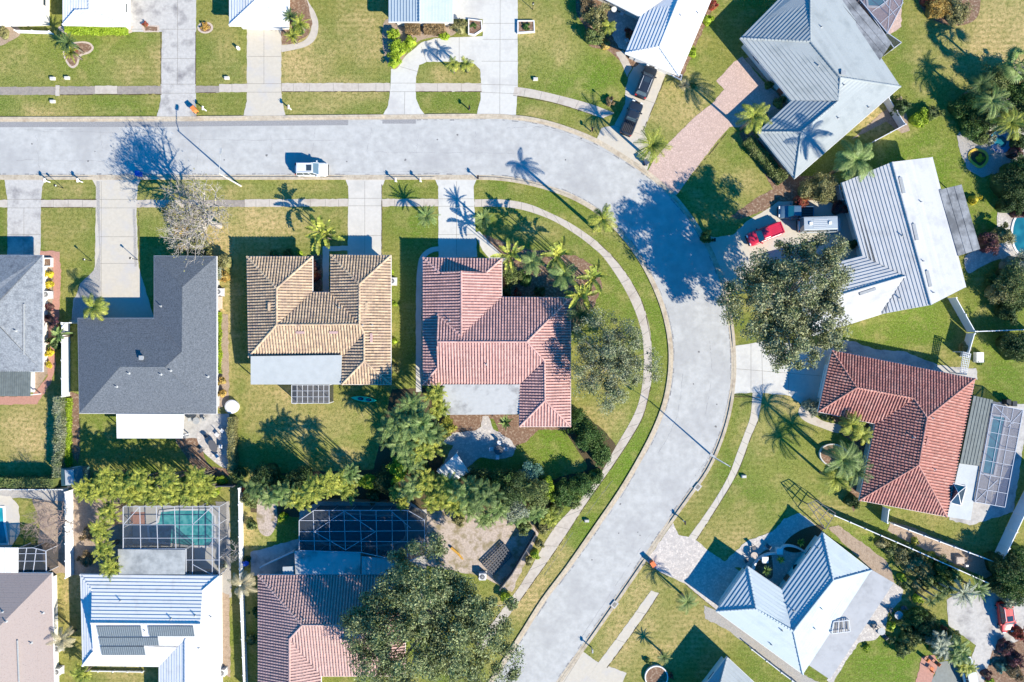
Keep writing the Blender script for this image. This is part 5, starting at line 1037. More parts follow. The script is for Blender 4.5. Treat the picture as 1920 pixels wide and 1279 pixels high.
    (1258, 1268, .6, .55, 'lf_red', 'red-leaved plant in the round planter at the bottom edge'), (417, 1060, .8, .8, 'lf_silver', 'grey shrub on gravel left of the long white fence'), (165, 1000, 1.4, 1.3, 'lf_brown', 'brown dry shrub right of the white fence'), (160, 1050, 1.2, 1.3, 'lf_brown', 'lower brown dry shrub right of the white fence'), (462, 1050, .8, .8, 'lf_dark', 'dark plant beside the blue ball, lower yard'), (470, 985, 1.2, 1.0, 'lf_mid', 'green plant by the white fence, upper part'), (480, 1150, 1.6, 1.0, 'lf_green', 'green shrub between the long white fence and the rose roof'), (468, 1200, 1.2, .9, 'lf_mid', 'lower shrub between the long white fence and the rose roof'), (530, 970, 1.2, .9, 'lf_lime', 'lime plant left of the screen cage'),
    (400, 925, 1.0, .9, 'lf_lime', 'lime shrub near the end of the areca row'), (415, 902, 1.2, 1.0, 'lf_lime', 'lime shrub below the stone patio'), (448, 890, 2.0, 1.3, 'lf_dark', 'dark bush where the hedge meets the back fence'), (458, 916, .8, .6, 'lf_red', 'small red plant at the back fence corner')]:
    if lf == 'lf_yellow2':
        if lf not in M: L_('lf_yellow2', (.33, .32, .05), (.25, .27, .05), island=.35, vs=1)
    shrub(x, y, h, r, lb, lf)
for x, y, h, r, lf, lb in [(1868, 150, 3.6, 2.4, 'lf_mid', 'mid green tree above the feathery palm, upper right garden'), (1822, 190, 3.4, 2.2, 'lf_green', 'green tree at the left of the upper right garden'), (1848, 215, 3.0, 2.2, 'lf_dark', 'dark tree in the middle of the upper right garden'), (1912, 215, 3.6, 2.4, 'lf_dark', 'dark tree at the right edge behind the drooping palm'), (1912, 320, 3.4, 2.4, 'lf_green', 'green tree at the right edge below the ponds'), (1898, 380, 3.0, 2.0, 'lf_dark', 'dark tree above the round pool deck'), (1915, 395, 2.2, 1.4, 'lf_plum', 'plum shrub right above the round pool'), (1880, 545, 3.0, 2.2, 'lf_olive', 'olive tree left of the dark tree at the right edge'), (1912, 500, 3.6, 2.2, 'lf_silver', 'grey tree right of the silvery bush at the right edge'), (1893, 583, 2.6, 1.8, 'lf_dark', 'dark tree right above the white fence'),
    (1655, 1020, .8, 1.2, 'lf_olive', 'first olive clump of the wild strip, next to the gravel'), (1672, 1034, 1.0, 1.2, 'lf_mid', 'green clump of the wild strip near the gravel'), (1706, 1032, .9, 1.3, 'lf_mid', 'mid green clump under the upper diagonal fence'), (1708, 1062, 1.0, 1.5, 'lf_olive', 'broad olive clump in the wild strip'), (1735, 1070, 1.0, 1.5, 'lf_olive', 'broad olive clump nearer the four thin palms'), (1700, 1095, .7, 1.2, 'lf_mid', 'low green clump by the tip of the grey flat roof'), (1722, 1098, .9, 1.2, 'lf_olive', 'low olive clump beside the lime bush'), (1764, 1088, 1.8, 1.3, 'lf_green', 'green clump above the four thin palms'), (1778, 1100, 1.6, 1.2, 'lf_dark', 'dark clump left of the silver-green palm'),
    (1750, 1195, 2.4, 1.5, 'lf_silver', 'silvery bush left of the palm clump, bottom right'), (1785, 1195, 2.0, 1.4, 'lf_mid', 'green bush at the top of the palm clump, bottom right'), (1762, 1222, 2.0, 1.4, 'lf_olive', 'olive bush above the orange chairs'), (1885, 1215, 1.4, 1.4, 'lf_plum', 'purple bush below the shaded end of the asphalt yard'), (1912, 1190, 1.8, 1.3, 'lf_red', 'red-leaved bush at the right edge below the red car'), (1720, 1160, 2.2, 1.7, 'lf_green', 'green tree beside the dark tree mass, bottom right'), (1702, 1200, 1.6, 1.4, 'lf_mid', 'green bush left of the dark tree mass, bottom right'), (1915, 1045, 3.4, 2.2, 'lf_green', 'green tree behind the corner of the tall white fence'), (1895, 1120, 2.6, 1.6, 'lf_silver', 'grey-green bush hanging over the red car'),
    (860, 975, 1.4, 1.2, 'lf_olive', 'olive bush at the top edge of the bare sand'), (985, 990, 2.0, 1.3, 'lf_mid', 'mid green bush between sand and dark fence'), (1020, 990, 1.6, 1.2, 'lf_olive', 'olive bush between belt and sidewalk'), (1045, 955, 1.8, 1.3, 'lf_mid', 'green bush left of the sidewalk shrubs'), (700, 930, 2.0, 1.2, 'lf_dark', 'dark bush behind the dark fence strip'), (790, 880, 3.0, 1.6, 'lf_dark', 'dark bush below the palm thicket'), (850, 895, 2.0, 1.2, 'lf_green', 'green bush at the corner of the pale canopy'), (935, 905, 5.8, 2.2, 'lf_green', 'green tree below the shaded flagstone patio')]:
    shrub(x, y, h, r, lb, lf)
hedge([(124, 56), (238, 57)], 1.0, .9, 'lime green clipped hedge row in front of the white top left house', 'lf_lime')
hedge([(760, 54), (788, 54)], 1.3, 1.1, 'left clipped brown hedge box at the front of the ribbed blue-white roof', 'lf_brown')
hedge([(795, 54), (834, 54)], 1.3, 1.1, 'right and longer clipped brown hedge box at the front of the ribbed blue-white roof', 'lf_brown')
hedge([(1399, 262), (1433, 300), (1468, 340)], 1.5, 1.2, 'diagonal clipped green hedge left of the large pale grey house', 'lf_mid')
hedge([(115, 742), (117, 800), (113, 893)], 1.0, 2.0, 'tall mottled hedge between the left back yard and the charcoal house garden', 'lf_thin')
hedge([(128, 746), (127, 880)], .6, .9, 'low bright green hedge running inside the tall mottled one', 'lf_lime', cat='hedge')
hedge([(-30, 903), (108, 903)], 1.2, 2.0, 'green hedge along the bottom of the left back yard', 'lf_mid')
hedge([(436, 782), (437, 885)], .9, 1.4, 'hedge between the stone patio and the tan-roofed house lawn', 'lf_olive')
hedge([(411, 585), (411, 700)], .5, .5, 'thin green hedge strip along the right wall of the charcoal-roofed house', 'lf_lime')

# ------------------------------------------------------------------ planting beds and paved garden areas
def ell(cx, cy, rx, ry, n=22, rot=0): return [(cx + rx * math.cos(t) * math.cos(rot) - ry * math.sin(t) * math.sin(rot), cy + rx * math.cos(t) * math.sin(rot) + ry * math.sin(t) * math.cos(rot)) for t in [2 * math.pi * i / n for i in range(n)]]
def bed(pts, m='mulch', z=.022, smooth=True, name='garden_bed'): return slab(name, [closed(pts) if smooth else pts], z, M[m])
bed([(528, -20), (570, -20), (580, 20), (586, 45), (578, 66), (556, 80), (528, 85)], smooth=False)
bed([(118, 48), (240, 48), (246, 55), (240, 63), (160, 64), (122, 63)], 'tanstone'); bed([(126, 84), (150, 78), (168, 80), (176, 90), (168, 100), (152, 106), (146, 122), (136, 128), (126, 120), (118, 100)], 'tanstone', .024); bed([(128, 86), (150, 81), (166, 83), (172, 90), (165, 97), (149, 103), (143, 119), (136, 124), (129, 118), (121, 100)], 'mulch', .03)
bed(ell(385, 52, 15, 11), 'tanstone', .024, False); bed(ell(385, 52, 11, 8), 'mulch', .03, False); bed([(266, 46), (298, 48), (298, 61), (270, 61)], 'tanstone', .024, False); bed([(270, 49), (295, 51), (295, 58), (273, 58)], 'mulch', .03, False)
bed([(-30, 48), (30, 50), (38, 65), (18, 78), (0, 86), (-30, 84)], 'mulchp'); bed([(722, 38), (760, 44), (850, 44), (850, 66), (800, 72), (770, 88), (745, 128), (728, 122), (718, 90)], 'mulchp')
bed([(1090, -20), (1150, -10), (1180, 30), (1215, 60), (1196, 122), (1168, 118), (1140, 95), (1105, 86), (1098, 55), (1080, 20)], 'mulch'); bed([(1142, 18), (1200, 34), (1176, 96), (1160, 90), (1150, 70), (1135, 50)], 'flag', .028, False); bed([(1155, 98), (1168, 95), (1180, 118), (1185, 128), (1176, 145)], 'walk', .026, False)
bed([(1246, 136), (1262, 143), (1280, 145), (1290, 120), (1335, 20), (1345, -20), (1322, -20), (1300, 60)], 'mulch', smooth=False)
bed([(1396, 110), (1425, 100), (1475, 170), (1485, 195), (1430, 235), (1440, 210), (1476, 195)], 'mulchp', .014, smooth=False)
bed([(1596, 262), (1690, 180), (1706, 245), (1690, 250), (1662, 228), (1620, 250)], 'mulchp', smooth=False); bed([(1386, 250), (1404, 240), (1480, 330), (1560, 330), (1580, 352), (1575, 480), (1618, 500), (1560, 380), (1460, 378), (1430, 396), (1385, 412), (1370, 405), (1420, 370), (1450, 355)], 'mulch', .014, smooth=False)
bed([(1794, 255), (1800, 285), (1815, 318), (1840, 333), (1870, 325), (1892, 312), (1930, 300), (1930, 210), (1830, 205)], 'gravel', smooth=False)
bed([(1738, -20), (1722, 0), (1735, 25), (1760, 42), (1800, 48), (1830, 35), (1838, 5), (1830, -20)], 'mulch')
bed([(1810, 480), (1850, 462), (1868, 440), (1870, 400), (1885, 375), (1940, 365), (1940, 492), (1880, 485), (1840, 500), (1815, 512)], 'flag', .03)
bed([(1560, 635), (1600, 640), (1640, 655), (1700, 660), (1760, 685), (1806, 690), (1830, 690), (1833, 712), (1560, 660)], 'concg', .014, smooth=False)
bed([(1504, 760), (1520, 775), (1545, 790), (1575, 797), (1572, 812), (1540, 802), (1510, 790), (1497, 775)], 'walk', .026); bed([(1545, 775), (1640, 795), (1620, 930), (1600, 960), (1590, 940), (1605, 880), (1600, 830), (1575, 812), (1575, 797)], 'mulch', .016, smooth=False)
bed([(1669, 978), (1700, 985), (1760, 1010), (1820, 1035), (1880, 1064), (1900, 1085), (1850, 1085), (1700, 1015), (1664, 994)], 'mulchp', smooth=False)
# bottom-right house surrounds
bed([(1348, 1066), (1372, 1040), (1400, 1015), (1450, 995), (1470, 972), (1500, 962), (1530, 985), (1545, 1000), (1466, 1108), (1402, 1064)], 'flag', .024, False)
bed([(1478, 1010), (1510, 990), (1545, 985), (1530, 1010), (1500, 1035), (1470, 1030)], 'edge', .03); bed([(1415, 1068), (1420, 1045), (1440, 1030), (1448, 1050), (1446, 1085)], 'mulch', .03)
bed([(1553, 990), (1572, 985), (1620, 1020), (1660, 1050), (1672, 1070), (1676, 1094), (1632, 1068)], 'mulchp', .020, False); bed([(1676, 1092), (1694, 1105), (1690, 1125), (1665, 1150), (1662, 1178), (1640, 1200), (1610, 1205), (1580, 1250), (1560, 1285), (1550, 1275)], 'flag', .024, False)
bed([(1320, 1135), (1345, 1145), (1505, 1264), (1556, 1290), (1545, 1310), (1500, 1285), (1440, 1240), (1370, 1185), (1322, 1160)], 'gravel', .02, False)
# charcoal house garden
bed([(131, 735), (148, 740), (150, 850), (146, 870), (133, 850)], 'mulch', smooth=False); bed([(330, 822), (370, 815), (390, 870), (430, 880), (420, 895), (370, 880), (345, 850)], 'mulch'); bed([(405, 590), (428, 590), (430, 760), (405, 765)], 'mulchp', smooth=False)
bed([(343, 776), (430, 776), (430, 812), (380, 822), (343, 822)], 'concg', .026, False); bed([(370, 812), (395, 808), (428, 790), (432, 850), (424, 878), (395, 860), (375, 838)], 'flag', .032)
bed([(76, 470), (112, 472), (115, 520), (110, 600), (104, 620), (104, 690), (95, 720), (70, 758), (-40, 760), (-40, 743), (60, 743), (90, 705), (92, 620), (100, 560), (99, 485), (76, 484)], 'pinkpath', .024, False); bed([(78, 484), (99, 486), (99, 560), (92, 640), (90, 700), (62, 742), (62, 700), (78, 697)], 'mulchp', .018, False)
bed([(586, 478), (604, 478), (604, 560), (586, 560)], 'mulch', .016, False); bed([(130, 600), (290, 600), (290, 596), (135, 604)], 'concb', .02, False); bed([(547, 722), (617, 722), (617, 757), (547, 757)], 'concg', .02, False)
# pink house garden
bed([(905, 440), (950, 455), (1000, 470), (1060, 470), (1120, 500), (1130, 540), (1110, 580), (1080, 620), (1060, 620), (1060, 556), (940, 556), (935, 490)], 'mulch', .016, False)
bed([(822, 775), (975, 778), (1072, 800), (1060, 806), (1010, 806), (985, 830), (960, 840), (935, 810), (925, 785), (905, 785), (900, 810), (860, 815), (830, 815)], 'mulch', .022, False)
bed([(905, 780), (915, 780), (925, 805), (955, 822), (968, 840), (960, 856), (930, 862), (900, 858), (870, 880), (845, 905), (820, 885), (835, 862), (850, 835), (830, 830), (850, 812), (890, 808), (902, 800)], 'flag', .028, False)
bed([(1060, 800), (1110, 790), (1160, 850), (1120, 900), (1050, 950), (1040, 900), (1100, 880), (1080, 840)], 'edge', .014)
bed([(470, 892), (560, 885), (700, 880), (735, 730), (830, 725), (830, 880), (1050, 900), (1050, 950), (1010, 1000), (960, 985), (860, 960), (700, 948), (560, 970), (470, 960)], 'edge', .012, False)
bed([(840, 955), (990, 965), (1010, 1000), (960, 1110), (900, 1080), (800, 1060), (800, 960)], 'sand', .016, False); bed([(600, 937), (760, 937), (800, 960), (800, 980), (560, 965)], 'concg', .02, False)
bed([(485, 925), (512, 930), (520, 975), (505, 1005), (484, 990)], 'sand', .016); bed([(470, 1035), (560, 1010), (560, 1080), (470, 1080)], 'concg', .014, False)
bed([(-40, 914), (128, 914), (128, 940), (60, 935), (-40, 932)], 'gravel', .02, False); bed([(60, 935), (130, 935), (130, 1075), (100, 1075), (70, 1040), (75, 980)], 'mulchp', .016, False); bed([(134, 912), (232, 912), (232, 1078), (134, 1078)], 'mulchp', .016, False); bed([(-40, 930), (20, 930), (36, 950), (37, 1000), (20, 1030), (-40, 1030)], 'concb', .024, False)
bed([(404, 940), (430, 940), (434, 1120), (412, 1130), (404, 1080)], 'gravel', .016, False); bed([(412, 1110), (430, 1115), (432, 1270), (414, 1260)], 'mulchp', .016, False); bed([(231, 948), (412, 948), (412, 1080), (231, 1080)], 'concw', .02, False); bed([(245, 960), (272, 960), (272, 985), (245, 985)], 'pinkpath', .03, False)
bed([(562, 955), (800, 955), (800, 1080), (562, 1080)], 'concg', .018, False)
# asphalt yard bottom right
slab('driveway', [(1775, 1125), (1800, 1108), (1850, 1095), (1940, 1130), (1940, 1220), (1880, 1240), (1840, 1290), (1800, 1290), (1830, 1210), (1778, 1172)], .018, M['concg']); bed([(1728, 1232), (1752, 1228), (1760, 1242), (1742, 1290), (1712, 1300)], 'pinkpath', .022, False); bed([(1760, 1242), (1812, 1236), (1822, 1300), (1740, 1300)], 'paneld', .024, False)  # last slab is a deck, its tree shade put into the dark slate colour
bed([(1860, 1220), (1940, 1190), (1940, 1300), (1840, 1300)], 'mulch', .024, False)
bed([(1840, 750), (1930, 760), (1900, 960), (1818, 985), (1780, 975), (1800, 870)], 'concg', .018, False); bed([(1580, -30), (1692, -30), (1690, 50), (1668, 65), (1610, 10)], 'paver', .018, False)

# ------------------------------------------------------------------ pools and screen cages
def water(name, c, c2, sc=1.6):  # c2 paints caustic light into the water colour as lighter cells
    m = mat(name, c, .06, spec=.5); t = m.node_tree; n = t.nodes; b = n['Principled BSDF']
    g = n.new('ShaderNodeNewGeometry'); v = n.new('ShaderNodeTexVoronoi'); v.feature = 'SMOOTH_F1'; v.inputs['Scale'].default_value = sc; t.links.new(g.outputs['Position'], v.inputs['Vector'])
    q = n.new('ShaderNodeMapRange'); q.inputs[1].default_value = .3; q.inputs[2].default_value = .75; t.links.new(v.outputs['Distance'], q.inputs[0])
    x = n.new('ShaderNodeMix'); x.data_type = 'RGBA'; t.links.new(q.outputs[0], x.inputs[0]); x.inputs[6].default_value = (*c, 1); x.inputs[7].default_value = (*c2, 1); t.links.new(x.outputs[2], b.inputs['Base Color'])
    z = n.new('ShaderNodeTexNoise'); z.inputs['Scale'].default_value = 3; t.links.new(g.outputs['Position'], z.inputs['Vector']); bp = n.new('ShaderNodeBump'); bp.inputs['Strength'].default_value = .25; t.links.new(z.outputs[0], bp.inputs['Height']); t.links.new(bp.outputs[0], b.inputs['Normal']); return m
M['pw'] = water('pool_water', (.02, .28, .30), (.12, .46, .46), 2.2); M['pwd'] = water('pool_water_deep', (.01, .10, .15), (.02, .17, .22), 1.2); M['pwb'] = water('pool_water_blue', (.01, .20, .26), (.03, .30, .36), 1.5)
def pool(label, pts, wm, z=.05, rim='trim', rw=.28, smooth=False, name='swimming_pool', cat='pool'):
    p = closed(pts) if smooth else pts; w_ = ccw([tuple(P(*q)[:2]) for q in p]); c = Vector((sum(q[0] for q in w_) / len(w_), sum(q[1] for q in w_) / len(w_), 0))
    root = empty(name, label, cat, c); mb = MB(); mb.prism(offset(w_, -.02), 0, z); mb.build('water', M[wm], root)
    r_ = MB(); o = offset(w_, rw); n = len(w_)
    for (zi) in (0,):
        vs = [(x, y, .0) for x, y in o] + [(x, y, z + .07) for x, y in o] + [(x, y, z + .07) for x, y in w_] + [(x, y, 0) for x, y in w_]
        r_.add(vs, [(k * n + i, k * n + (i + 1) % n, (k + 1) * n + (i + 1) % n, (k + 1) * n + i) for k in range(3) for i in range(n)])
    r_.build('coping', M[rim] if isinstance(rim, str) else rim, root); return root
pool('turquoise pool under the white-framed screen cage, bottom left', [(302, 960), (330, 957), (392, 957), (401, 968), (401, 1012), (392, 1023), (350, 1022), (310, 1017), (282, 1012), (280, 988), (298, 980)], 'pw')
pool('dark pool under the large screen cage left of the bottom oak', [(600, 985), (640, 966), (700, 968), (750, 972), (756, 1010), (700, 1022), (640, 1020), (605, 1015)], 'pwd', smooth=True)
pool('narrow rectangular teal pool behind the red-tiled house', [(1862, 780), (1884, 783), (1862, 890), (1842, 886)], 'pwb')
pool('round blue-green pool at the right edge beside the olive tree', ell(1920, 438, 22, 40), 'pwd')
pool('pool cut by the left edge beside the pale concrete deck', [(-40, 950), (6, 952), (8, 985), (14, 1018), (-40, 1020)], 'pwb')
pool('covered teal pool at the top edge behind the large pale grey house', [(1624, -30), (1664, -30), (1660, 4), (1650, 12), (1628, 11)], 'pwb')
pool('small garden pond with a yellow rim in the upper right garden', [(1820, 288), (1830, 283), (1845, 288), (1848, 300), (1838, 311), (1828, 306), (1820, 298)], 'edge', rim=mat('pond_rim_yellow', (.62, .42, .06), .7, var=.2), rw=.35, smooth=True, name='garden_pond', cat='pond')
pool('small round dark garden pool with a blue rim, upper right garden', ell(1876, 266, 11, 11, 18), 'pwd', rim=mat('pond_rim_blue', (.05, .25, .45), .6, var=.3), rw=.8, name='garden_pond', cat='pond')
def screen_mat(name, c, a):
    m = bpy.data.materials.new(name); m.use_nodes = True; t = m.node_tree; b = t.nodes['Principled BSDF']; b.inputs['Base Color'].default_value = (*c, 1); b.inputs['Roughness'].default_value = .8
    tr = t.nodes.new('ShaderNodeBsdfTransparent'); ms = t.nodes.new('ShaderNodeMixShader'); ms.inputs[0].default_value = a
    t.links.new(tr.outputs[0], ms.inputs[1]); t.links.new(b.outputs[0], ms.inputs[2]); t.links.new(ms.outputs[0], t.nodes['Material Output'].inputs[0]); return m
M['screen'] = screen_mat('insect_screen', (.05, .055, .065), .30); M['screend'] = screen_mat('insect_screen_dense', (.03, .035, .045), .60); M['screenl'] = screen_mat('insect_screen_light', (.10, .11, .17), .48)
M['cagealu'] = mat('cage_frame', (.42, .44, .50), .4, var=.1)
def cage(label, poly, z, segs, fm='cagealu', sm='screen', wd=.08, posts=True):
    pts = [P(x, y, z) for x, y in poly]; c = sum(pts, Vector()) / len(pts); root = empty('screen_cage', label, 'screen cage', (c.x, c.y, 0)); mb = MB(); n = len(pts)
    mb.poly([p + Vector((0, 0, -.03)) for p in pts])
    for i in range(n): a, b = pts[i], pts[(i + 1) % n]; mb.poly([(a.x, a.y, .05), (b.x, b.y, .05), (b.x, b.y, z - .05), (a.x, a.y, z - .05)])
    mb.build('screen', M[sm], root); fr = MB()
    for i in range(n):
        a, b = pts[i], pts[(i + 1) % n]; fr.bar(a, b, wd, .12); 
    for (x0, y0, x1, y1) in segs: fr.bar(P(x0, y0, z), P(x1, y1, z), wd * .8, .09)
    fr.build('frame', M[fm], root)
    if posts:
        for i in range(n):
            a, b = pts[i], pts[(i + 1) % n]; m_ = max(1, int((b - a).length / 2.4))
            for j in range(m_):
                q = a.lerp(b, j / m_); r_ = MB(); r_.bar((q.x, q.y, 0), (q.x, q.y, z - .06), .08); r_.build('post', M[fm], root)
    return root
cage('white-framed screen cage over the turquoise pool', [(231, 950), (411, 950), (411, 1078), (349, 1078), (349, 1029), (231, 1029)], 2.55, [(231, 984, 411, 984), (231, 1009, 411, 1009), (262, 950, 264, 1029), (293, 950, 296, 1029), (327, 950, 330, 1029), (361, 950, 361, 1078), (398, 950, 398, 1078), (349, 1050, 411, 1050), (231, 984, 262, 950), (361, 984, 398, 950), (361, 1058, 398, 1078)])
cage('large white-framed screen cage left of the bottom oak', [(561, 976), (589, 957), (765, 957), (796, 975), (796, 1040), (762, 1054), (678, 1036), (561, 1032)], 2.9, [(561, 976, 796, 976), (561, 997, 796, 995), (561, 1014, 796, 1016), (587, 957, 590, 1032), (617, 957, 619, 1032), (645, 957, 648, 1032), (675, 957, 678, 1034), (705, 957, 707, 1042), (735, 957, 736, 1048), (764, 957, 764, 1054), (589, 997, 645, 959), (647, 959, 704, 997), (589, 997, 648, 1031), (648, 1031, 704, 997), (735, 960, 770, 990)], sm='screend')
cage('pale-framed screen cage over the narrow teal pool', [(1862, 758), (1918, 769), (1884, 951), (1828, 941)], 2.9, [(1862 - 34 * t + 0, 758 + 183 * t, 1918 - 34 * t, 769 + 182 * t) for t in (.14, .28, .43, .57, .71, .86)] + [(1881, 762, 1847, 945), (1900, 766, 1866, 948), (1862, 758, 1900, 795), (1828, 941, 1870, 900), (1918, 769, 1890, 800)], sm='screenl')
cage('pale-framed screen cage at the top edge over the brick pool deck', [(1600, -40), (1702, -40), (1690, 12), (1664, 62), (1592, -25)], 2.9, [(1625, -40, 1680, 32), (1650, -40, 1686, 15), (1610, -5, 1660, -40), (1635, 22, 1700, -25), (1650, 45, 1694, 5), (1672, -40, 1664, 62)], sm='screenl')
cage('small rounded screen cage next to the white patio roof, bottom left', [(34, 1028), (62, 1027), (86, 1033), (87, 1073), (34, 1074)], 2.6, [(34, 1052, 87, 1052), (50, 1028, 44, 1074), (68, 1029, 62, 1074), (34, 1038, 86, 1038)], sm='screend')
cage('pale-framed screen room behind the large pale grey house', [(1614, 0), (1664, 62), (1690, 80), (1676, 90)], 2.7, [(1640, 32, 1650, 40)], sm='screend')
c6 = HOUSES['h6'][0]; cover(c6, 'patio_roof', [(1555, 0), (1578, -30), (1672, 80), (1650, 113)], [3.1, 2.8, 2.8, 3.1], 'mossy', .8, [(1668, 82, 2.6)])
def lattice(name, label, cat, q, z, nu, nv, m, wd=.07, posts=True):
    a, b, c, d = [P(x, y, z) for x, y in q]; ce = (a + b + c + d) / 4; root = empty(name, label, cat, (ce.x, ce.y, 0)); mb = MB()
    for i in range(nu + 1): mb.bar(a.lerp(b, i / nu), d.lerp(c, i / nu), wd, .08)
    for j in range(nv + 1): mb.bar(a.lerp(d, j / nv) + Vector((0, 0, .06)), b.lerp(c, j / nv) + Vector((0, 0, .06)), wd, .06)
    mb.build('rafters', M[m], root)
    for p in (a, b, c, d):
        r_ = MB(); r_.bar((p.x, p.y, 0), (p.x, p.y, z), .12); r_.build('post', M[m], root)
    return root
cage('small grey screened patio behind the tan-roofed house patio roof', [(547, 722), (617, 722), (617, 756), (547, 756)], 2.5, [(547 + 10 * i, 722, 547 + 10 * i, 756) for i in range(1, 7)] + [(547, 733, 617, 733), (547, 744, 617, 744)], 'alu', 'screend', .05)
lattice('raised_bed', 'dark slatted low raised bed beside the bare sand, right of the bottom oak', 'raised bed', [(944, 1020), (960, 1042), (925, 1078), (905, 1058)], .45, 6, 9, 'bronze', .16)
lattice('side_canopy', 'grey framed canopy at the top corner of the pale blue-white roof', 'canopy', [(1514, 945), (1530, 938), (1566, 962), (1547, 992)], 2.3, 3, 3, 'bronze', .08)
lattice('side_canopy', 'white lattice canopy strip by the white garden gate', 'canopy', [(1806, 660), (1820, 664), (1812, 702), (1800, 700)], 2.2, 4, 10, 'alu', .06)

# ------------------------------------------------------------------ fences
def fence(label, pts, h=1.8, m='whiteplastic', step=2.4, name='fence', wd=.06, cap=True, pw=.13):
    W = [P(x, y) for x, y in pts]; root = empty(name, label, 'fence', (W[0].x, W[0].y, 0))
    for a, b in zip(W[:-1], W[1:]):
        L = (b - a).length; n = max(1, round(L / step)); d = (b - a) / L
        for i in range(n):
            p = a.lerp(b, i / n) + d * (pw / 2 + .01); q = a.lerp(b, (i + 1) / n) - d * (pw / 2 + .01); mb = MB(); mb.bar((p.x, p.y, h * .5), (q.x, q.y, h * .5), wd, h * .9)
            if cap: mb.bar((p.x, p.y, h - .05), (q.x, q.y, h - .05), wd + .05, .09); mb.bar((p.x, p.y, .12), (q.x, q.y, .12), wd + .04, .14)
            mb.build('panel', M[m], root)
        for i in range(n + (1 if b is W[-1] or (b - W[-1]).length < 1e-6 else 0)):
            p = a.lerp(b, i / n); mb = MB(); mb.box((p.x, p.y, (h + .06) / 2), (pw, pw, h + .06), math.atan2(d.y, d.x)); mb.box((p.x, p.y, h + .09), (pw + .05, pw + .05, .05), math.atan2(d.y, d.x)); mb.build('post', M[m], root)
    return root
fence('white vinyl fence between the pink path and the charcoal-roofed house', [(131, 608), (131, 742)]); fence('short white fence piece at the front corner of the charcoal-roofed house', [(131, 606), (146, 606)])
fence('white vinyl fence between the sandy yard and the areca column', [(137, 918), (138, 1076)]); fence('long white fence right of the solar-panelled house', [(455, 912), (457, 1090), (465, 1290)], 1.5)
fence('pale thin fence at the back of the left yard', [(-30, 914), (130, 914)], 1.5); fence('dark fence behind the areca palm row', [(142, 908), (445, 908)], 1.7, 'bronze'); fence('dark fence strip above the large screen cage', [(600, 935), (760, 938)], 1.8, 'wood')
fence('white fence from the gable-roofed house to the garden gate', [(1778, 560), (1813, 622)]); fence('white fence running to the right edge below the olive tree', [(1816, 622), (1925, 618)]); fence('white fence below the garden gate', [(1812, 626), (1800, 668)])
fence('upper left to right diagonal white fence in the lower right gardens', [(1556, 962), (1700, 1024), (1838, 1086)], 1.5, cap=True, wd=.05); fence('second diagonal white fence from the red-tiled house to the corner', [(1665, 978), (1750, 1010), (1858, 1050)], 1.6, wd=.05); fence('tall white fence at the right edge running up from the corner', [(1858, 1050), (1900, 960), (1940, 880)], 2.2)
fence('white side fence at the bottom corner of the red-tiled house', [(1655, 950), (1652, 975)], 1.7); fence('pale fence closing the bare brown yard behind the large pale grey house', [(1655, 190), (1686, 240), (1630, 270)], 1.6, 'alu', wd=.05)
fence('dark fence beside the sidewalk near the bottom oak', [(1003, 998), (960, 1070), (938, 1098)], 1.7, 'bronze'); fence('low white step fence right of the taupe roof', [(104, 1082), (104, 1290)], .5, wd=.05); fence('low white fence at the white top left house corner', [(36, 62), (100, 64)], .9, wd=.05)
fence('short white fence by the loose shaded yard left of the rose roof', [(495, 1058), (555, 1030)], 1.4, 'alu', wd=.05); fence('low white rail below the front of the solar-panelled house', [(160, 1256), (270, 1258)], .4, wd=.05); fence('small white fence at the front wall of the gable-roofed house', [(1566, 352), (1572, 378), (1586, 376)], 1.2, wd=.05)
fence('low rail fence at the bottom left side of the blue-white roof', [(1405, 1212), (1460, 1255), (1500, 1285)], 1.0, 'alu', wd=.04)

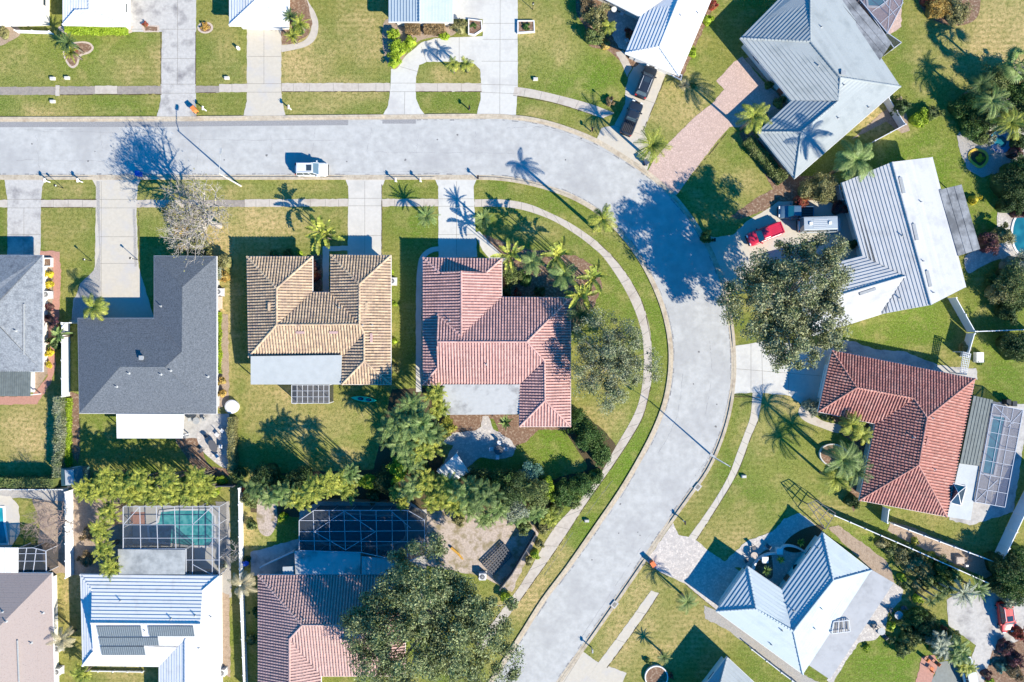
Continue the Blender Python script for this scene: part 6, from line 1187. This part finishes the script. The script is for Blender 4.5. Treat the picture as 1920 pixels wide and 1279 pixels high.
# ------------------------------------------------------------------ vehicles
PT = {}
def paint(name, c, r=.3): 
    if name not in M: M[name] = mat(name, c, r, var=.05, vscale=1, spec=.6); M[name].node_tree.nodes['Principled BSDF'].inputs['Coat Weight'].default_value = .4
    return M[name]
M['lampw'] = mat('headlight_lens', (.7, .72, .75), .15); M['lampr'] = mat('taillight_lens', (.45, .02, .02), .2)
def vehicle(px, py, dx, dy, kind, L, Wd, Ht, pm, label, cat, name, bed_m=None):
    c = P(px, py, Ht * .6); az = math.atan2(-dy, dx); root = empty(name, label, cat, (c.x, c.y, 0), az); root['_loc'] = 1
    hw = Wd / 2; sh = .62 * Ht if kind != 'van' else .48 * Ht     # shoulder height
    if kind == 'pickup': sh = .58 * Ht
    secs = []; n = 13                         # body sections along the length (x forward)
    for i in range(n):
        t = i / (n - 1); x = -L / 2 + L * t; r = min(t, 1 - t) * L
        w_ = hw * (1 if r > .55 else (.80 + .20 * math.sqrt(max(0, 1 - (1 - r / .55) ** 2)))); zt = sh
        if kind != 'van':
            if x > L * .22: zt = sh - (x - L * .22) / (L * .28) * .16 - (0 if r > .25 else .12)
            if kind != 'pickup' and x < -L * .40: zt = sh - .05 - (0 if r > .2 else .10)
        elif r < .3: zt = sh - .12
        secs.append((x, w_, zt))
    mb = MB(); vs = []
    for x, w_, zt in secs:
        for y, z in ((-w_ * .9, .26), (-w_, .42), (-w_, zt - .22), (-w_ * .94, zt - .04), (-w_ * .80, zt), (0, zt + .03), (w_ * .80, zt), (w_ * .94, zt - .04), (w_, zt - .22), (w_, .42), (w_ * .9, .26)): vs.append((x, y, z))
    k = 11; fs = [(i * k + j, (i + 1) * k + j, (i + 1) * k + (j + 1) % k, i * k + (j + 1) % k) for i in range(n - 1) for j in range(k)]; fs += [tuple(range(k)), tuple((n - 1) * k + j for j in range(k))[::-1]]
    mb.add(vs, fs); mb.build('body', pm, root, smooth=True)
    def loftbox(x0, x1, x2, x3, z0, z1, wb, wt, nm_roof='roof'):
        """greenhouse: rear base x0, rear top x1, front top x2, front base x3"""
        B = [(x0, -wb, z0), (x3, -wb, z0), (x3, wb, z0), (x0, wb, z0)]; T = [(x1, -wt, z1), (x2, -wt, z1), (x2, wt, z1), (x1, wt, z1)]
        g = MB(); g.add([B[3], B[0], T[0], T[3]], [(0, 1, 2, 3)]); g.build('rear_window', M['wglass'], root)
        g = MB(); g.add([B[1], B[2], T[2], T[1]], [(0, 1, 2, 3)]); g.build('windshield', M['wglass'], root)
        for a, b in ((0, 1), (2, 3)):
            g = MB(); g.add([B[a], B[b], T[b], T[a]], [(0, 1, 2, 3)]); g.build('side_window', M['glass'], root)
        g = MB(); e = .03
        rs = [(x1 - .02, .92), (x1 + .10, 1.0), ((x1 + x2) / 2, 1.0), (x2 - .10, 1.0), (x2 + .02, .92)]; v_ = []
        for x, s_ in rs:
            for y, z in ((-wt * s_ - .01, z1 - .03), (-wt * s_ * .86, z1 + .035), (0, z1 + .06), (wt * s_ * .86, z1 + .035), (wt * s_ + .01, z1 - .03)): v_.append((x, y, z))
        g.add(v_, [(i * 5 + j, (i + 1) * 5 + j, (i + 1) * 5 + j + 1, i * 5 + j + 1) for i in range(4) for j in range(4)] + [(0, 1, 2, 3, 4), (24, 23, 22, 21, 20)]); g.build(nm_roof, pm, root, smooth=False)
        pl = MB()
        for a in range(4): pl.bar(B[a], T[a], .07, .07); pl.bar(T[a], T[(a + 1) % 4], .05, .05)
        for s_ in (-1, 1):
            for f in (.36, .68): pl.bar((x0 + (x3 - x0) * f, s_ * wb, z0), (x1 + (x2 - x1) * f, s_ * wt, z1), .06, .05)
        pl.build('window_frame', pm, root)
    if kind == 'suv': loftbox(-L * .46, -L * .40, L * .10, L * .24, sh, Ht, hw * .88, hw * .74)
    elif kind == 'car': loftbox(-L * .36, -L * .22, L * .08, L * .24, sh, Ht, hw * .86, hw * .68)
    elif kind == 'pickup':
        loftbox(-L * .10, -L * .06, L * .13, L * .24, sh, Ht, hw * .86, hw * .72)
        bd = MB(); x0, x1 = -L * .47, -L * .12; w2 = hw * .80
        for (cx_, cy_, sx, sy) in (((x0 + x1) / 2, -w2, x1 - x0, .08), ((x0 + x1) / 2, w2, x1 - x0, .08), (x0, 0, .08, 2 * w2), (x1, 0, .08, 2 * w2)): bd.box((cx_, cy_, sh + .06), (sx, sy, .14))
        bd.build('bed_rail', pm, root); bl = MB(); bl.box(((x0 + x1) / 2, 0, sh + .035), (x1 - x0 - .09, 2 * w2 - .09, .03))
        for i in range(6): bl.box(((x0 + x1) / 2, -w2 * .8 + i * w2 * .32, sh + .06), (x1 - x0 - .12, .05, .025), 0, 1)
        bl.build('bed_floor', [M['black'], M['bronze']] if bed_m is None else [bed_m, bed_m], root)
    else:
        loftbox(-L * .49, -L * .48, L * .30, L * .41, sh, Ht, hw * .96, hw * .88)
        for (x, y, s_) in ((-L * .33, 0, .42), (L * .12, 0, .38)):
            f_ = MB(); f_.box((x, y, Ht + .14), (s_, s_, .14)); f_.build('roof_hatch', M['white'], root)
        f_ = MB()
        for y in (-hw * .5, -hw * .25, 0, hw * .25, hw * .5): f_.box((-L * .10, y, Ht + .075), (L * .34, .05, .03))
        f_.build('roof_rib', M['alu'], root)
    if kind == 'suv':
        for s_ in (-1, 1):
            g = MB(); g.bar((-L * .36, s_ * hw * .66, Ht + .08), (L * .05, s_ * hw * .66, Ht + .08), .05, .06); g.build('roof_rail', M['alu'], root)
        g = MB(); g.box((-L * .02, 0, Ht + .055), (.75, .85, .02)); g.build('sunroof', M['glass'], root)
    for s_ in (-1, 1):
        g = MB(); g.box((L * .485, s_ * hw * .62, sh * .78), (.14, .38, .16)); g.build('headlight', M['lampw'], root)
        g = MB(); g.box((-L * .49, s_ * hw * .72, sh * .86), (.12, .26, .22)); g.build('taillight', M['lampr'], root)
        g = MB(); g.box((L * .19, s_ * (hw + .09), sh + .06), (.16, .22, .16)); g.build('mirror', pm, root)
        for x in (-L * .31, L * .31):
            w_ = MB(); r_ = .34 if kind in ('suv', 'pickup', 'van') else .31; pf = [(.0, -.11), (r_ - .05, -.11), (r_, -.07), (r_, .07), (r_ - .05, .11), (.0, .11)]; nn = 16
            vs = [(x + a * math.cos(2 * math.pi * j / nn), s_ * (hw - .10) + b, r_ + a * math.sin(2 * math.pi * j / nn)) for a, b in pf for j in range(nn)]
            w_.add(vs, [(i * nn + j, i * nn + (j + 1) % nn, (i + 1) * nn + (j + 1) % nn, (i + 1) * nn + j) for i in range(5) for j in range(nn)]); wo = w_.build('tyre', M['rubber'], root)
            wo.name = 'wheel'; m_ = MB(); vs = [(x + .2 * math.cos(2 * math.pi * j / nn), s_ * (hw + .013), r_ + .2 * math.sin(2 * math.pi * j / nn)) for j in range(nn)]; m_.add(vs + [(x, s_ * (hw + .03), r_)], [(j, (j + 1) % nn, nn) for j in range(nn)]); ro = m_.build('rim', M['chrome'], root); sub(ro, wo)
    for s_, nm in ((1, 'front_bumper'), (-1, 'rear_bumper')):
        g = MB(); g.box((s_ * (L / 2 + .02), 0, .48), (.10, Wd * .78, .22)); g.build(nm, M['black'], root)
    return root
vehicle(583, 317, 1, 0, 'suv', 4.6, 1.95, 1.75, paint('paint_white', (.56, .57, .59)), 'white sport utility vehicle parked at the kerb of the straight road', 'car', 'parked_suv')
vehicle(1212, 152, .36, -.93, 'suv', 4.7, 1.95, 1.8, paint('paint_black', (.02, .025, .035)), 'black sport utility vehicle nearest the house on the driveway of the white-roofed house', 'car', 'parked_suv')
vehicle(1185, 220, .36, -.93, 'pickup', 5.0, 1.95, 1.85, paint('paint_black', (.02, .025, .035)), 'black pickup truck parked behind the black utility vehicle', 'pickup truck', 'pickup_truck')
paint('paint_red', (.50, .02, .05))
vehicle(1436, 438, -.93, .37, 'pickup', 5.3, 2.0, 1.75, paint('paint_red', (.50, .02, .05)), 'red pickup truck half shaded beside the big round oak', 'pickup truck', 'pickup_truck', M['paint_red'])
vehicle(1494, 397, -1, -.02, 'pickup', 5.0, 1.9, 1.75, paint('paint_slate', (.07, .13, .20)), 'dark blue pickup truck parked beside the silver camper van', 'pickup truck', 'pickup_truck')
vehicle(1540, 421, 1, -.03, 'van', 6.0, 2.1, 2.6, paint('paint_silver', (.32, .36, .40)), 'silver camper van with two white roof hatches', 'camper van', 'camper_van')
vehicle(1888, 1158, .14, .99, 'suv', 4.4, 1.9, 1.6, paint('paint_redb', (.60, .03, .02)), 'red car on the asphalt yard at the bottom right', 'car', 'parked_car')
vehicle(1818, 1263, -.22, -.97, 'car', 4.5, 1.8, 1.45, paint('paint_palesilver', (.55, .60, .62)), 'silver car at the bottom edge beside the palm clump', 'car', 'parked_car')

# ------------------------------------------------------------------ street furniture and yard things
def street_lamp(bx, by, dx, dy, label):
    b = P(bx, by); root = empty('street_lamp', label, 'street lamp', (b.x, b.y, 0)); d = Vector((dx, -dy, 0)).normalized(); mb = MB(); mb.tube([b, b + Vector((0, 0, 4)), b + Vector((0, 0, 7.5))], [.13, .10, .075], 10); mb.build('pole', M['concw'], root)
    a = MB(); t = b + Vector((0, 0, 7.3)); a.tube([t, t + d * .9 + Vector((0, 0, .45)), t + d * 2.6 + Vector((0, 0, .65))], [.05, .045, .04], 6); a.build('arm', M['galv'], root)
    h = MB(); q = t + d * 2.9 + Vector((0, 0, .63)); h.box(q, (.75, .3, .16), math.atan2(d.y, d.x)); h.box(q - Vector((0, 0, .1)), (.5, .24, .06), math.atan2(d.y, d.x), 1); h.build('lamp_head', [M['galv'], M['lampw']], root)
street_lamp(452, 349, .15, -1, 'concrete street lamp on the upper verge right of the leafless tree'); street_lamp(1338, 857, -.9, -.55, 'concrete street lamp on the right verge of the lower road')
def mailbox(px, py, label, post='white', box='white', az=math.pi / 2):
    b = P(px, py); root = empty('mailbox', label, 'mailbox', (b.x, b.y, 0)); m1 = MB(); m1.box((b.x, b.y, .55), (.12, .12, 1.1), az); m1.build('post', M[post], root)
    m2 = MB(); L, r = .52, .11; d = Vector((math.cos(az), math.sin(az), 0)); s = Vector((-d.y, d.x, 0)); vs = []
    for e in (-1, 1):
        for y, z in [(-r, 0), (r, 0)] + [(r * math.cos(t), .12 + r * math.sin(t)) for t in [math.pi * j / 6 for j in range(7)]]: q = Vector((b.x, b.y, 1.12)) + d * e * L / 2 + s * y + Vector((0, 0, z)); vs.append(q)
    n = 9; m2.add(vs, [(i, (i + 1) % n, n + (i + 1) % n, n + i) for i in range(n)] + [tuple(range(n))[::-1], tuple(range(n, 2 * n))]); m2.build('box', M[box], root)
    f = MB(); q = Vector((b.x, b.y, 1.3)) + s * .14; f.box((q.x, q.y, 1.32), (.05, .03, .26), az); f.build('flag', M['lampr'], root)
for x, y, lb, a, c in ((387, 208, 'white mailbox at the corner of the widest stained driveway', 'white', 'white'), (546, 206, 'white mailbox beside the second driveway, upper verge', 'white', 'white'), (881, 207, 'dark mailbox on the verge island of the loop driveway', 'wood', 'black'), (1109, 247, 'dark mailbox on the verge before the black pickup driveway', 'wood', 'black'), (94, 342, 'left white mailbox on the lower left verge', 'white', 'white'), (155, 342, 'right white mailbox on the lower left verge', 'white', 'white'),
                    (744, 341, 'left white mailbox of the verge between tan and pink houses', 'white', 'white'), (790, 341, 'right white mailbox of the verge between tan and pink houses', 'white', 'white'), (1281, 976, 'white mailbox above the stone paver driveway', 'white', 'black'), (1109, 1214, 'slim mailbox on the right verge near the bottom edge', 'galv', 'galv'), (1336, 452, 'dark mailbox at the kerb in the oak shade', 'wood', 'black'), (897, 336, 'small dark mailbox at the right side of the pink house driveway', 'wood', 'black')): mailbox(x, y, lb, a, c)
def bin_(px, py, col, label, az=0):
    b = P(px, py); root = empty('wheelie_bin', label, 'bin', (b.x, b.y, 0)); m = mat('bin_' + label[:8], col, .5, var=.1); q = MB(); pts = [(b.x + x * math.cos(az) - y * math.sin(az), b.y + x * math.sin(az) + y * math.cos(az)) for x, y in ((-.28, -.32), (.28, -.32), (.28, .32), (-.28, .32))]; q.prism(pts, .05, 1.0, 0, True, .0); q.build('body', m, root)
    l = MB(); l.box((b.x, b.y, 1.04), (.64, .74, .08), az); l.build('lid', m, root)
    for s_ in (-1, 1): w_ = MB(); w_.tube([(b.x + s_ * .2 - .04, b.y - .3, .12), (b.x + s_ * .2 + .04, b.y - .3, .12)], .12, 10); w_.build('wheel', M['rubber'], root)
bin_(368, 208, (.62, .20, .06), 'orange bin at the end of the widest stained driveway', .6); bin_(1222, 1054, (.75, .16, .05), 'bright orange-red bin at the left corner of the stone paver driveway', .6); bin_(264, 328, (.02, .10, .45), 'blue bin at the kerb in the shadow of the leafless tree')
bin_(1760, 838 - 640 + 552, (.03, .035, .04), 'dark bin beside the screen cage') if False else None
bin_(1882, 753, (.03, .035, .04), 'left dark bin above the pale-framed screen cage'); bin_(1893, 756, (.03, .035, .04), 'right dark bin above the pale-framed screen cage'); bin_(1210, 306, (.05, .07, .12), 'dark blue bin between the driveway end and the kerbside palm', .5)
def ac(px, py, label, s=.95):
    b = P(px, py); root = empty('air_conditioner', label, 'air conditioner', (b.x, b.y, 0)); p = MB(); p.box((b.x, b.y, .05), (s + .25, s + .25, .1)); p.build('base_pad', M['concg'], root); q = MB(); q.box((b.x, b.y, .5), (s, s, .8)); q.build('casing', M['alu'], root)
    f = MB(); f.lathe((b.x, b.y, .9), [(.36, 0), (.36, .03), (.1, .05)], 18); f.build('fan_grille', M['bronze'], root); r_ = MB()
    for i in range(8): t = i * math.pi / 4; r_.bar((b.x, b.y, .965), (b.x + .38 * math.cos(t), b.y + .38 * math.sin(t), .965), .02, .02)
    r_.build('guard', M['alu'], root)
for x, y, lb in ((93, 553, 'air conditioner by the wall of the grey shingle house'), (414, 548, 'air conditioner beside the charcoal roof wall'), (737, 528, 'air conditioner at the right wall of the tan-tiled house'), (112, 1212, 'dark-topped air conditioner beside the taupe roof'), (113, 1255, 'air conditioner on its pad beside the taupe roof, bottom edge'), (82, 8, 'air conditioner at the top left corner house'), (420, 1257, 'air conditioner right of the solar-panelled house'), (905, 1098 - 20, 'air conditioner half under the bottom oak')): ac(x, y, lb)
def ubox(px, py, label, s=(.7, .45, .35), m='concw'):
    b = P(px, py); q = MB(); x, y, z = s; q.prism([(b.x - x / 2, b.y - y / 2), (b.x + x / 2, b.y - y / 2), (b.x + x / 2, b.y + y / 2), (b.x - x / 2, b.y + y / 2)], 0, z, 0, True, .04); q.box((b.x, b.y, z + .01), (x * .7, y * .7, .03)); o = q.build('utility_box', M[m], None, org=(b.x, b.y, 0)); tag(o, label, 'utility box')
for x, y, lb in ((100, 148, 'pale utility box on the lawn left of the sidewalk post'), (127, 147, 'pale utility box on the lawn near the top left bed'), (100, 191, 'white utility cover on the upper left verge'), (426, 147, 'small pale utility box on the lawn by the second driveway'), (1004, 149, 'small grey utility box on the lawn right of the wide driveway'), (1394, 893, 'pale utility box on the lawn beside the right sidewalk'), (1100, 976, 'white utility cover on the verge below the garden')): ubox(x, y, lb)
ubox(448, 92, 'white garden post lamp cover on the lawn by the second driveway', (.35, .35, .7), 'white'); ubox(1832, 670, 'large white garden box beside the white gate', (1.1, 1.5, .7), 'white'); ubox(1797, 1049, 'yellow box on the mulch strip between the diagonal fences', (1.2, 1.0, .5), 'tanstone')
ubox(412, 568, 'pale garden chest beside the charcoal roof wall', (.8, 1.8, .5), 'tanstone'); ubox(1811, 1060, 'small white box on the mulch strip between the diagonal fences', (.5, .35, .3), 'white')
def yard_lamp(px, py, label, h=1.9):
    b = P(px, py); root = empty('yard_lamp', label, 'garden lamp', (b.x, b.y, 0)); q = MB(); q.tube([b, b + Vector((0, 0, h))], [.05, .04], 8); q.build('post', M['black'], root); l = MB(); l.lathe((b.x, b.y, h), [(.06, 0), (.13, .05), (.11, .25)], 8); l.build('lantern', M['lampw'], root); c = MB(); c.lathe((b.x, b.y, h + .25), [(.17, 0), (.03, .12)], 8); c.build('cap', M['black'], root)
for x, y, lb in ((172, 489, 'black lamp post at the edge of lawn and gravel by the second lower driveway'), (258, 487, 'black lamp post at the corner of the charcoal house driveway'), (119, 353, 'thin lamp post behind the left verge mailboxes'), (1143, 196, 'thin lamp post on the lawn corner by the black pickup'), (999, 18, 'thin lamp post on the lawn at the top edge')): yard_lamp(x, y, lb, 1.7)
# white edged planters
def planter(pts, label, m='trim', h=.35, soil='mulch'):
    w_ = ccw([tuple(P(*q)[:2]) for q in pts]); c = (sum(q[0] for q in w_) / len(w_), sum(q[1] for q in w_) / len(w_), 0); root = empty('planter', label, 'planter', c); n = len(w_); i_ = offset(w_, -.16); q = MB()
    q.add([(x, y, 0) for x, y in w_] + [(x, y, h) for x, y in w_] + [(x, y, h) for x, y in i_] + [(x, y, .1) for x, y in i_], [(k * n + i, k * n + (i + 1) % n, (k + 1) * n + (i + 1) % n, (k + 1) * n + i) for k in range(3) for i in range(n)]); q.build('rim', M[m], root); s = MB(); s.prism(offset(w_, -.15), .02, h - .1); s.build('soil', M[soil], root)
planter([(878, 37), (904, 40), (905, 58), (890, 68), (878, 66)], 'white-rimmed planter on the wide driveway corner'); planter([(970, 40), (1002, 40), (1003, 62), (970, 64)], 'white-rimmed box planter right of the wide driveway'); planter(ell(1563, 854, 29, 22, 24, .3), 'oval stone ring bed on the lawn before the red-tiled house', 'concw', .4)
planter(ell(1230, 1268, 22, 22, 24), 'round white-rimmed planter at the bottom edge', 'trim', .4); planter([(84, 484), (100, 484), (100, 501), (84, 501)], 'square white planter frame beside the pink path', 'trim', .4); planter([(1246, 136), (1252, 130), (1279, 141), (1277, 152)], 'white-edged bed at the tip of the white-roofed house', 'trim', .2)
# garden furniture
def chair(px, py, az, m, label, group=None, z0=0):
    b = P(px, py); root = empty('patio_chair', label, 'chair', (b.x, b.y, z0), az, group); root['_loc'] = 1; s = MB(); s.box((0, 0, .42), (.52, .52, .06)); s.build('seat', M[m], root); k = MB(); k.bar((-.26, 0, .45), (-.34, 0, .92), .52, .05); k.build('backrest', M[m], root)
    for x in (-.22, .22):
        for y in (-.22, .22): l = MB(); l.box((x, y, .2), (.04, .04, .39)); l.build('leg', M[m], root)
    return root
def table(px, py, label, r=.6, m='bronze', ry=None, legs=4, az=0):
    b = P(px, py); root = empty('patio_table', label, 'table', (b.x, b.y, 0), az); root['_loc'] = 1; t = MB(); ry = ry or r; t.prism([(r * math.cos(a), ry * math.sin(a)) for a in [2 * math.pi * i / 20 for i in range(20)]], .70, .74); t.build('tabletop', M[m], root)
    for i in range(legs): a = math.pi / 4 + i * math.pi / 2; l = MB(); l.bar((r * .6 * math.cos(a), ry * .6 * math.sin(a), 0), (r * .6 * math.cos(a), ry * .6 * math.sin(a), .70), .05); l.build('leg', M[m], root)
table(935, 843, 'dark round table among four chairs on the shaded flagstone patio', .65)
for x, y, a, w_ in ((922, 841, 0, 'left'), (948, 841, math.pi, 'right'), (936, 830, -math.pi / 2, 'upper'), (933, 855, math.pi / 2, 'lower')): chair(x, y, a, 'alu', w_ + ' pale chair at the dark round table on the shaded flagstone patio', 'chairs round the dark table')
table(403, 835, 'dark oval table on the curved stone patio of the charcoal-roofed house', .55, 'bronze', .95, az=.5)
for i, (x, y, a, lb, m) in enumerate(((380, 843, .8, 'dark-framed chair lower left of the oval table', 'bronze'), (388, 817, 2.2, 'dark chair upper left of the oval table', 'bronze'), (409, 814, -2.3, 'white chair above the oval table', 'alu'), (419, 807, -2.3, 'white chair nearest the hedge above the oval table', 'alu'), (416, 836, 3.1, 'white chair right of the oval table', 'alu'), (409, 854, 2.2, 'white chair below the oval table', 'alu'))): chair(x, y, a, m, lb)
table(372, 788, 'grey square table beside the white patio roof of the charcoal-roofed house', .5, 'galv'); chair(384, 785, math.pi, 'galv', 'grey chair right of the table beside the white patio roof'); chair(362, 786, 0, 'galv', 'grey chair left of the table beside the white patio roof')
table(1411, 1039, 'stone-topped low table on the lit edge of the courtyard', .5, 'tanstone'); chair(1398, 1050, .5, 'bronze', 'dark chair left of the courtyard table'); chair(1412, 1026, -1.3, 'bronze', 'dark chair above the courtyard table'); chair(1437, 1022, 2.5, 'bronze', 'dark chair right of the courtyard table'); table(1490, 1062, 'dark table near the door in the shaded courtyard', .55, 'black'); chair(1480, 1076, .8, 'black', 'black chair below the dark courtyard table')
table(1680, 1150, 'blue-grey table on the flagstones right of the flat grey roof', .6, 'galv'); table(1648, 1180, 'lower round table on the flagstones below the flat grey roof', .55, 'galv'); chair(1668, 1142, .3, 'bronze', 'dark chair left of the blue-grey flagstone table'); chair(1690, 1138, 3.6, 'bronze', 'dark chair above right of the blue-grey flagstone table'); chair(1636, 1172, .2, 'bronze', 'dark chair left of the lower flagstone table'); chair(1655, 1190, 2.2, 'bronze', 'dark chair right of the lower flagstone table')
orm = M['orange_cushion'] = mat('orange_cushion', (.60, .18, .07), .8, var=.15)
for x, y, a, lb in ((1737, 1236, -.6, 'upper orange garden chair at the bottom right terrace'), (1744, 1252, 1.2, 'lower orange garden chair at the bottom right terrace'), (1752, 1240, 2.5, 'right orange garden chair at the bottom right terrace')): chair(x, y, a, 'orange_cushion', lb)
chair(1175, 78, 2, 'alu', 'white chair in the courtyard of the white-roofed house'); table(1150, 22, 'small pale table at the top of the white-roofed courtyard', .4, 'alu'); chair(1165, 28, 2.6, 'alu', 'pale chair at the top of the white-roofed courtyard')
# round white side table with a curved wall at the charcoal house
b = P(437, 762); q = MB(); vs = []; q.lathe((b.x, b.y, 0), [(.95, 0), (.95, .5), (1.0, .55), (.8, .62), (0.02, .62)], 22); tag(q.build('spa_tub', M['trim'], None, org=(b.x, b.y, 0)), 'round white tub at the lower right corner of the charcoal roof', 'tub')
# kayak
def kayak(px, py, az, label):
    b = P(px, py); root = empty('kayak', label, 'kayak', (b.x, b.y, 0), az); root['_loc'] = 1; km = mat('kayak_green', (.03, .62, .36), .35, var=.1); L, w_, n = 3.7, .40, 14; vs = []; k = 8
    for i in range(n + 1):
        t = i / n; x = -L / 2 + L * t; s_ = max(.03, math.sin(math.pi * t) ** .6); rk = .10 * abs(2 * t - 1) ** 3
        for y, z in ((-.5, .03), (-.92, .12), (-1, .24), (-.75, .33), (.75, .33), (1, .24), (.92, .12), (.5, .03)): vs.append((x, y * w_ * s_, z + rk))
    m_ = MB(); m_.add(vs, [(i * k + j, (i + 1) * k + j, (i + 1) * k + (j + 1) % k, i * k + (j + 1) % k) for i in range(n) for j in range(k)] + [tuple(range(k)), tuple(n * k + j for j in range(k))[::-1]]); m_.build('hull', km, root, smooth=True)
    for x in (-.45, .75): c = MB(); c.prism([(x + .42 * math.cos(a), .24 * math.sin(a)) for a in [2 * math.pi * i / 18 for i in range(18)]], .335, .36); c.build('cockpit', M['black'], root); s = MB(); s.box((x - .05, 0, .38), (.34, .32, .05)); s.bar((x - .22, 0, .38), (x - .30, 0, .58), .32, .05); s.build('seat', M['pwd'], root)
kayak(683, 748, -.13, 'green kayak lying on the shaded lawn behind the tan-tiled house')
# garden shed with translucent roof panels
b = P(150, 889); root = empty('garden_shed', 'small green garden shed with a pale roof panel at the corner of the hedges', 'shed', (b.x, b.y, 0), .05); root['_loc'] = 1
sm = mat('shed_green', (.06, .13, .14), .6, var=.1); q = MB(); q.prism([(-1.45, -1.15), (1.45, -1.15), (1.45, 1.15), (-1.45, 1.15)], 0, 1.8, cap=False); q.build('wall', sm, root); q = MB(); zr, ze = 2.35, 1.85
for s_ in (-1, 1): q.add([(s_ * 1.55, -1.25, ze), (s_ * 1.55, 1.25, ze), (s_ * .5, 1.1, zr), (s_ * .5, -1.1, zr)], [(0, 1, 2, 3)])
q.add([(-1.55, 1.25, ze), (1.55, 1.25, ze), (.5, 1.1, zr), (-.5, 1.1, zr)], [(0, 1, 2, 3)]); q.add([(-1.55, -1.25, ze), (1.55, -1.25, ze), (.5, -1.1, zr), (-.5, -1.1, zr)], [(0, 1, 2, 3)]); q.build('roof', sm, root); q = MB(); q.box((0, 0, zr + .01), (1.25, 2.15, .05)); q.build('skylight', M['panel'], root)
q = MB(); q.box((0, 1.17, .95), (.8, .05, 1.8)); q.build('door', M['alu'], root)
# blue canopy on posts by the flagstone patio
a = [P(x, y, 2.4) for x, y in ((819, 884), (856, 850), (880, 885), (846, 906))]; c = sum(a, Vector()) / 4; root = empty('canopy', 'pale canopy on posts at the shaded end of the flagstone patio', 'canopy', (c.x, c.y, 0)); q = MB(); q.prism([(p.x, p.y) for p in a], 2.34, 2.42); q.poly([(p.x, p.y, 2.34) for p in a]); q.build('cover', M['panelw'], root)
for p in a: q = MB(); q.bar((p.x, p.y, 0), (p.x, p.y, 2.34), .1); q.build('post', M['alu'], root)
# blue exercise ball, low wall, log and hose
b = P(461, 1056, .4); q = MB(); q.lathe((b.x, b.y, 0), [(.04, 0), (.25, .06), (.40, .22), (.45, .42), (.40, .64), (.25, .80), (.04, .86)], 18); tag(q.build('ball', mat('ball_blue', (.02, .10, .55), .4), None, smooth=True, org=(b.x, b.y, 0)), 'blue ball on the dark ground beside the long white fence', 'ball')
q = MB(); pts = spline([(1410, 1066), (1418, 1048), (1436, 1038), (1452, 1036)], 5)
for i in range(len(pts) - 1): a = P(*pts[i]); b = P(*pts[i + 1]); a.z = b.z = .3; q.bar(a, b, .25, .6)
tag(q.build('garden_wall', M['trim'], None, org=P(1410, 1066)), 'low curved white wall left in the shaded courtyard', 'wall'); q = MB(); pts = spline([(1458, 1032), (1470, 1022), (1490, 1024), (1512, 1036)], 5)
for i in range(len(pts) - 1): a = P(*pts[i]); b = P(*pts[i + 1]); a.z = b.z = .3; q.bar(a, b, .25, .6)
tag(q.build('garden_wall', M['trim'], None, org=P(1458, 1032)), 'low curved white wall right in the shaded courtyard', 'wall')
for x, y, lb in ((1430, 1046, 'square white gate pillar left of the courtyard path'), (1457, 1030, 'square white gate pillar right of the courtyard path')):
    b = P(x, y); q = MB(); q.box((b.x, b.y, .5), (.75, .75, 1.0)); q.box((b.x, b.y, 1.03), (.9, .9, .08)); tag(q.build('gate_pillar', M['trim'], None, org=(b.x, b.y, 0)), lb, 'pillar')
q = MB(); a = P(846, 1026); b = P(868, 1048); a.z = b.z = .2; q.tube([a, a.lerp(b, .5) + Vector((.15, 0, 0)), b], [.2, .17, .12], 8); tag(q.build('fallen_log', mat('orange_wood', (.55, .30, .05), .8, var=.3), None, org=a), 'orange-brown log on the bare sand right of the screen cage', 'log')
# row of thin palm trunks with their own small tops beside the asphalt yard
for i, (x, y) in enumerate(((1757, 1146), (1768, 1138), (1780, 1130), (1792, 1122))):
    palm(x - 12, y - 18, 3.4, .9, ('lowest', 'second lowest', 'second highest', 'highest')[i] + ' of the four thin-trunked palms beside the asphalt yard', 'sago', 'fr_dark', i % 3)
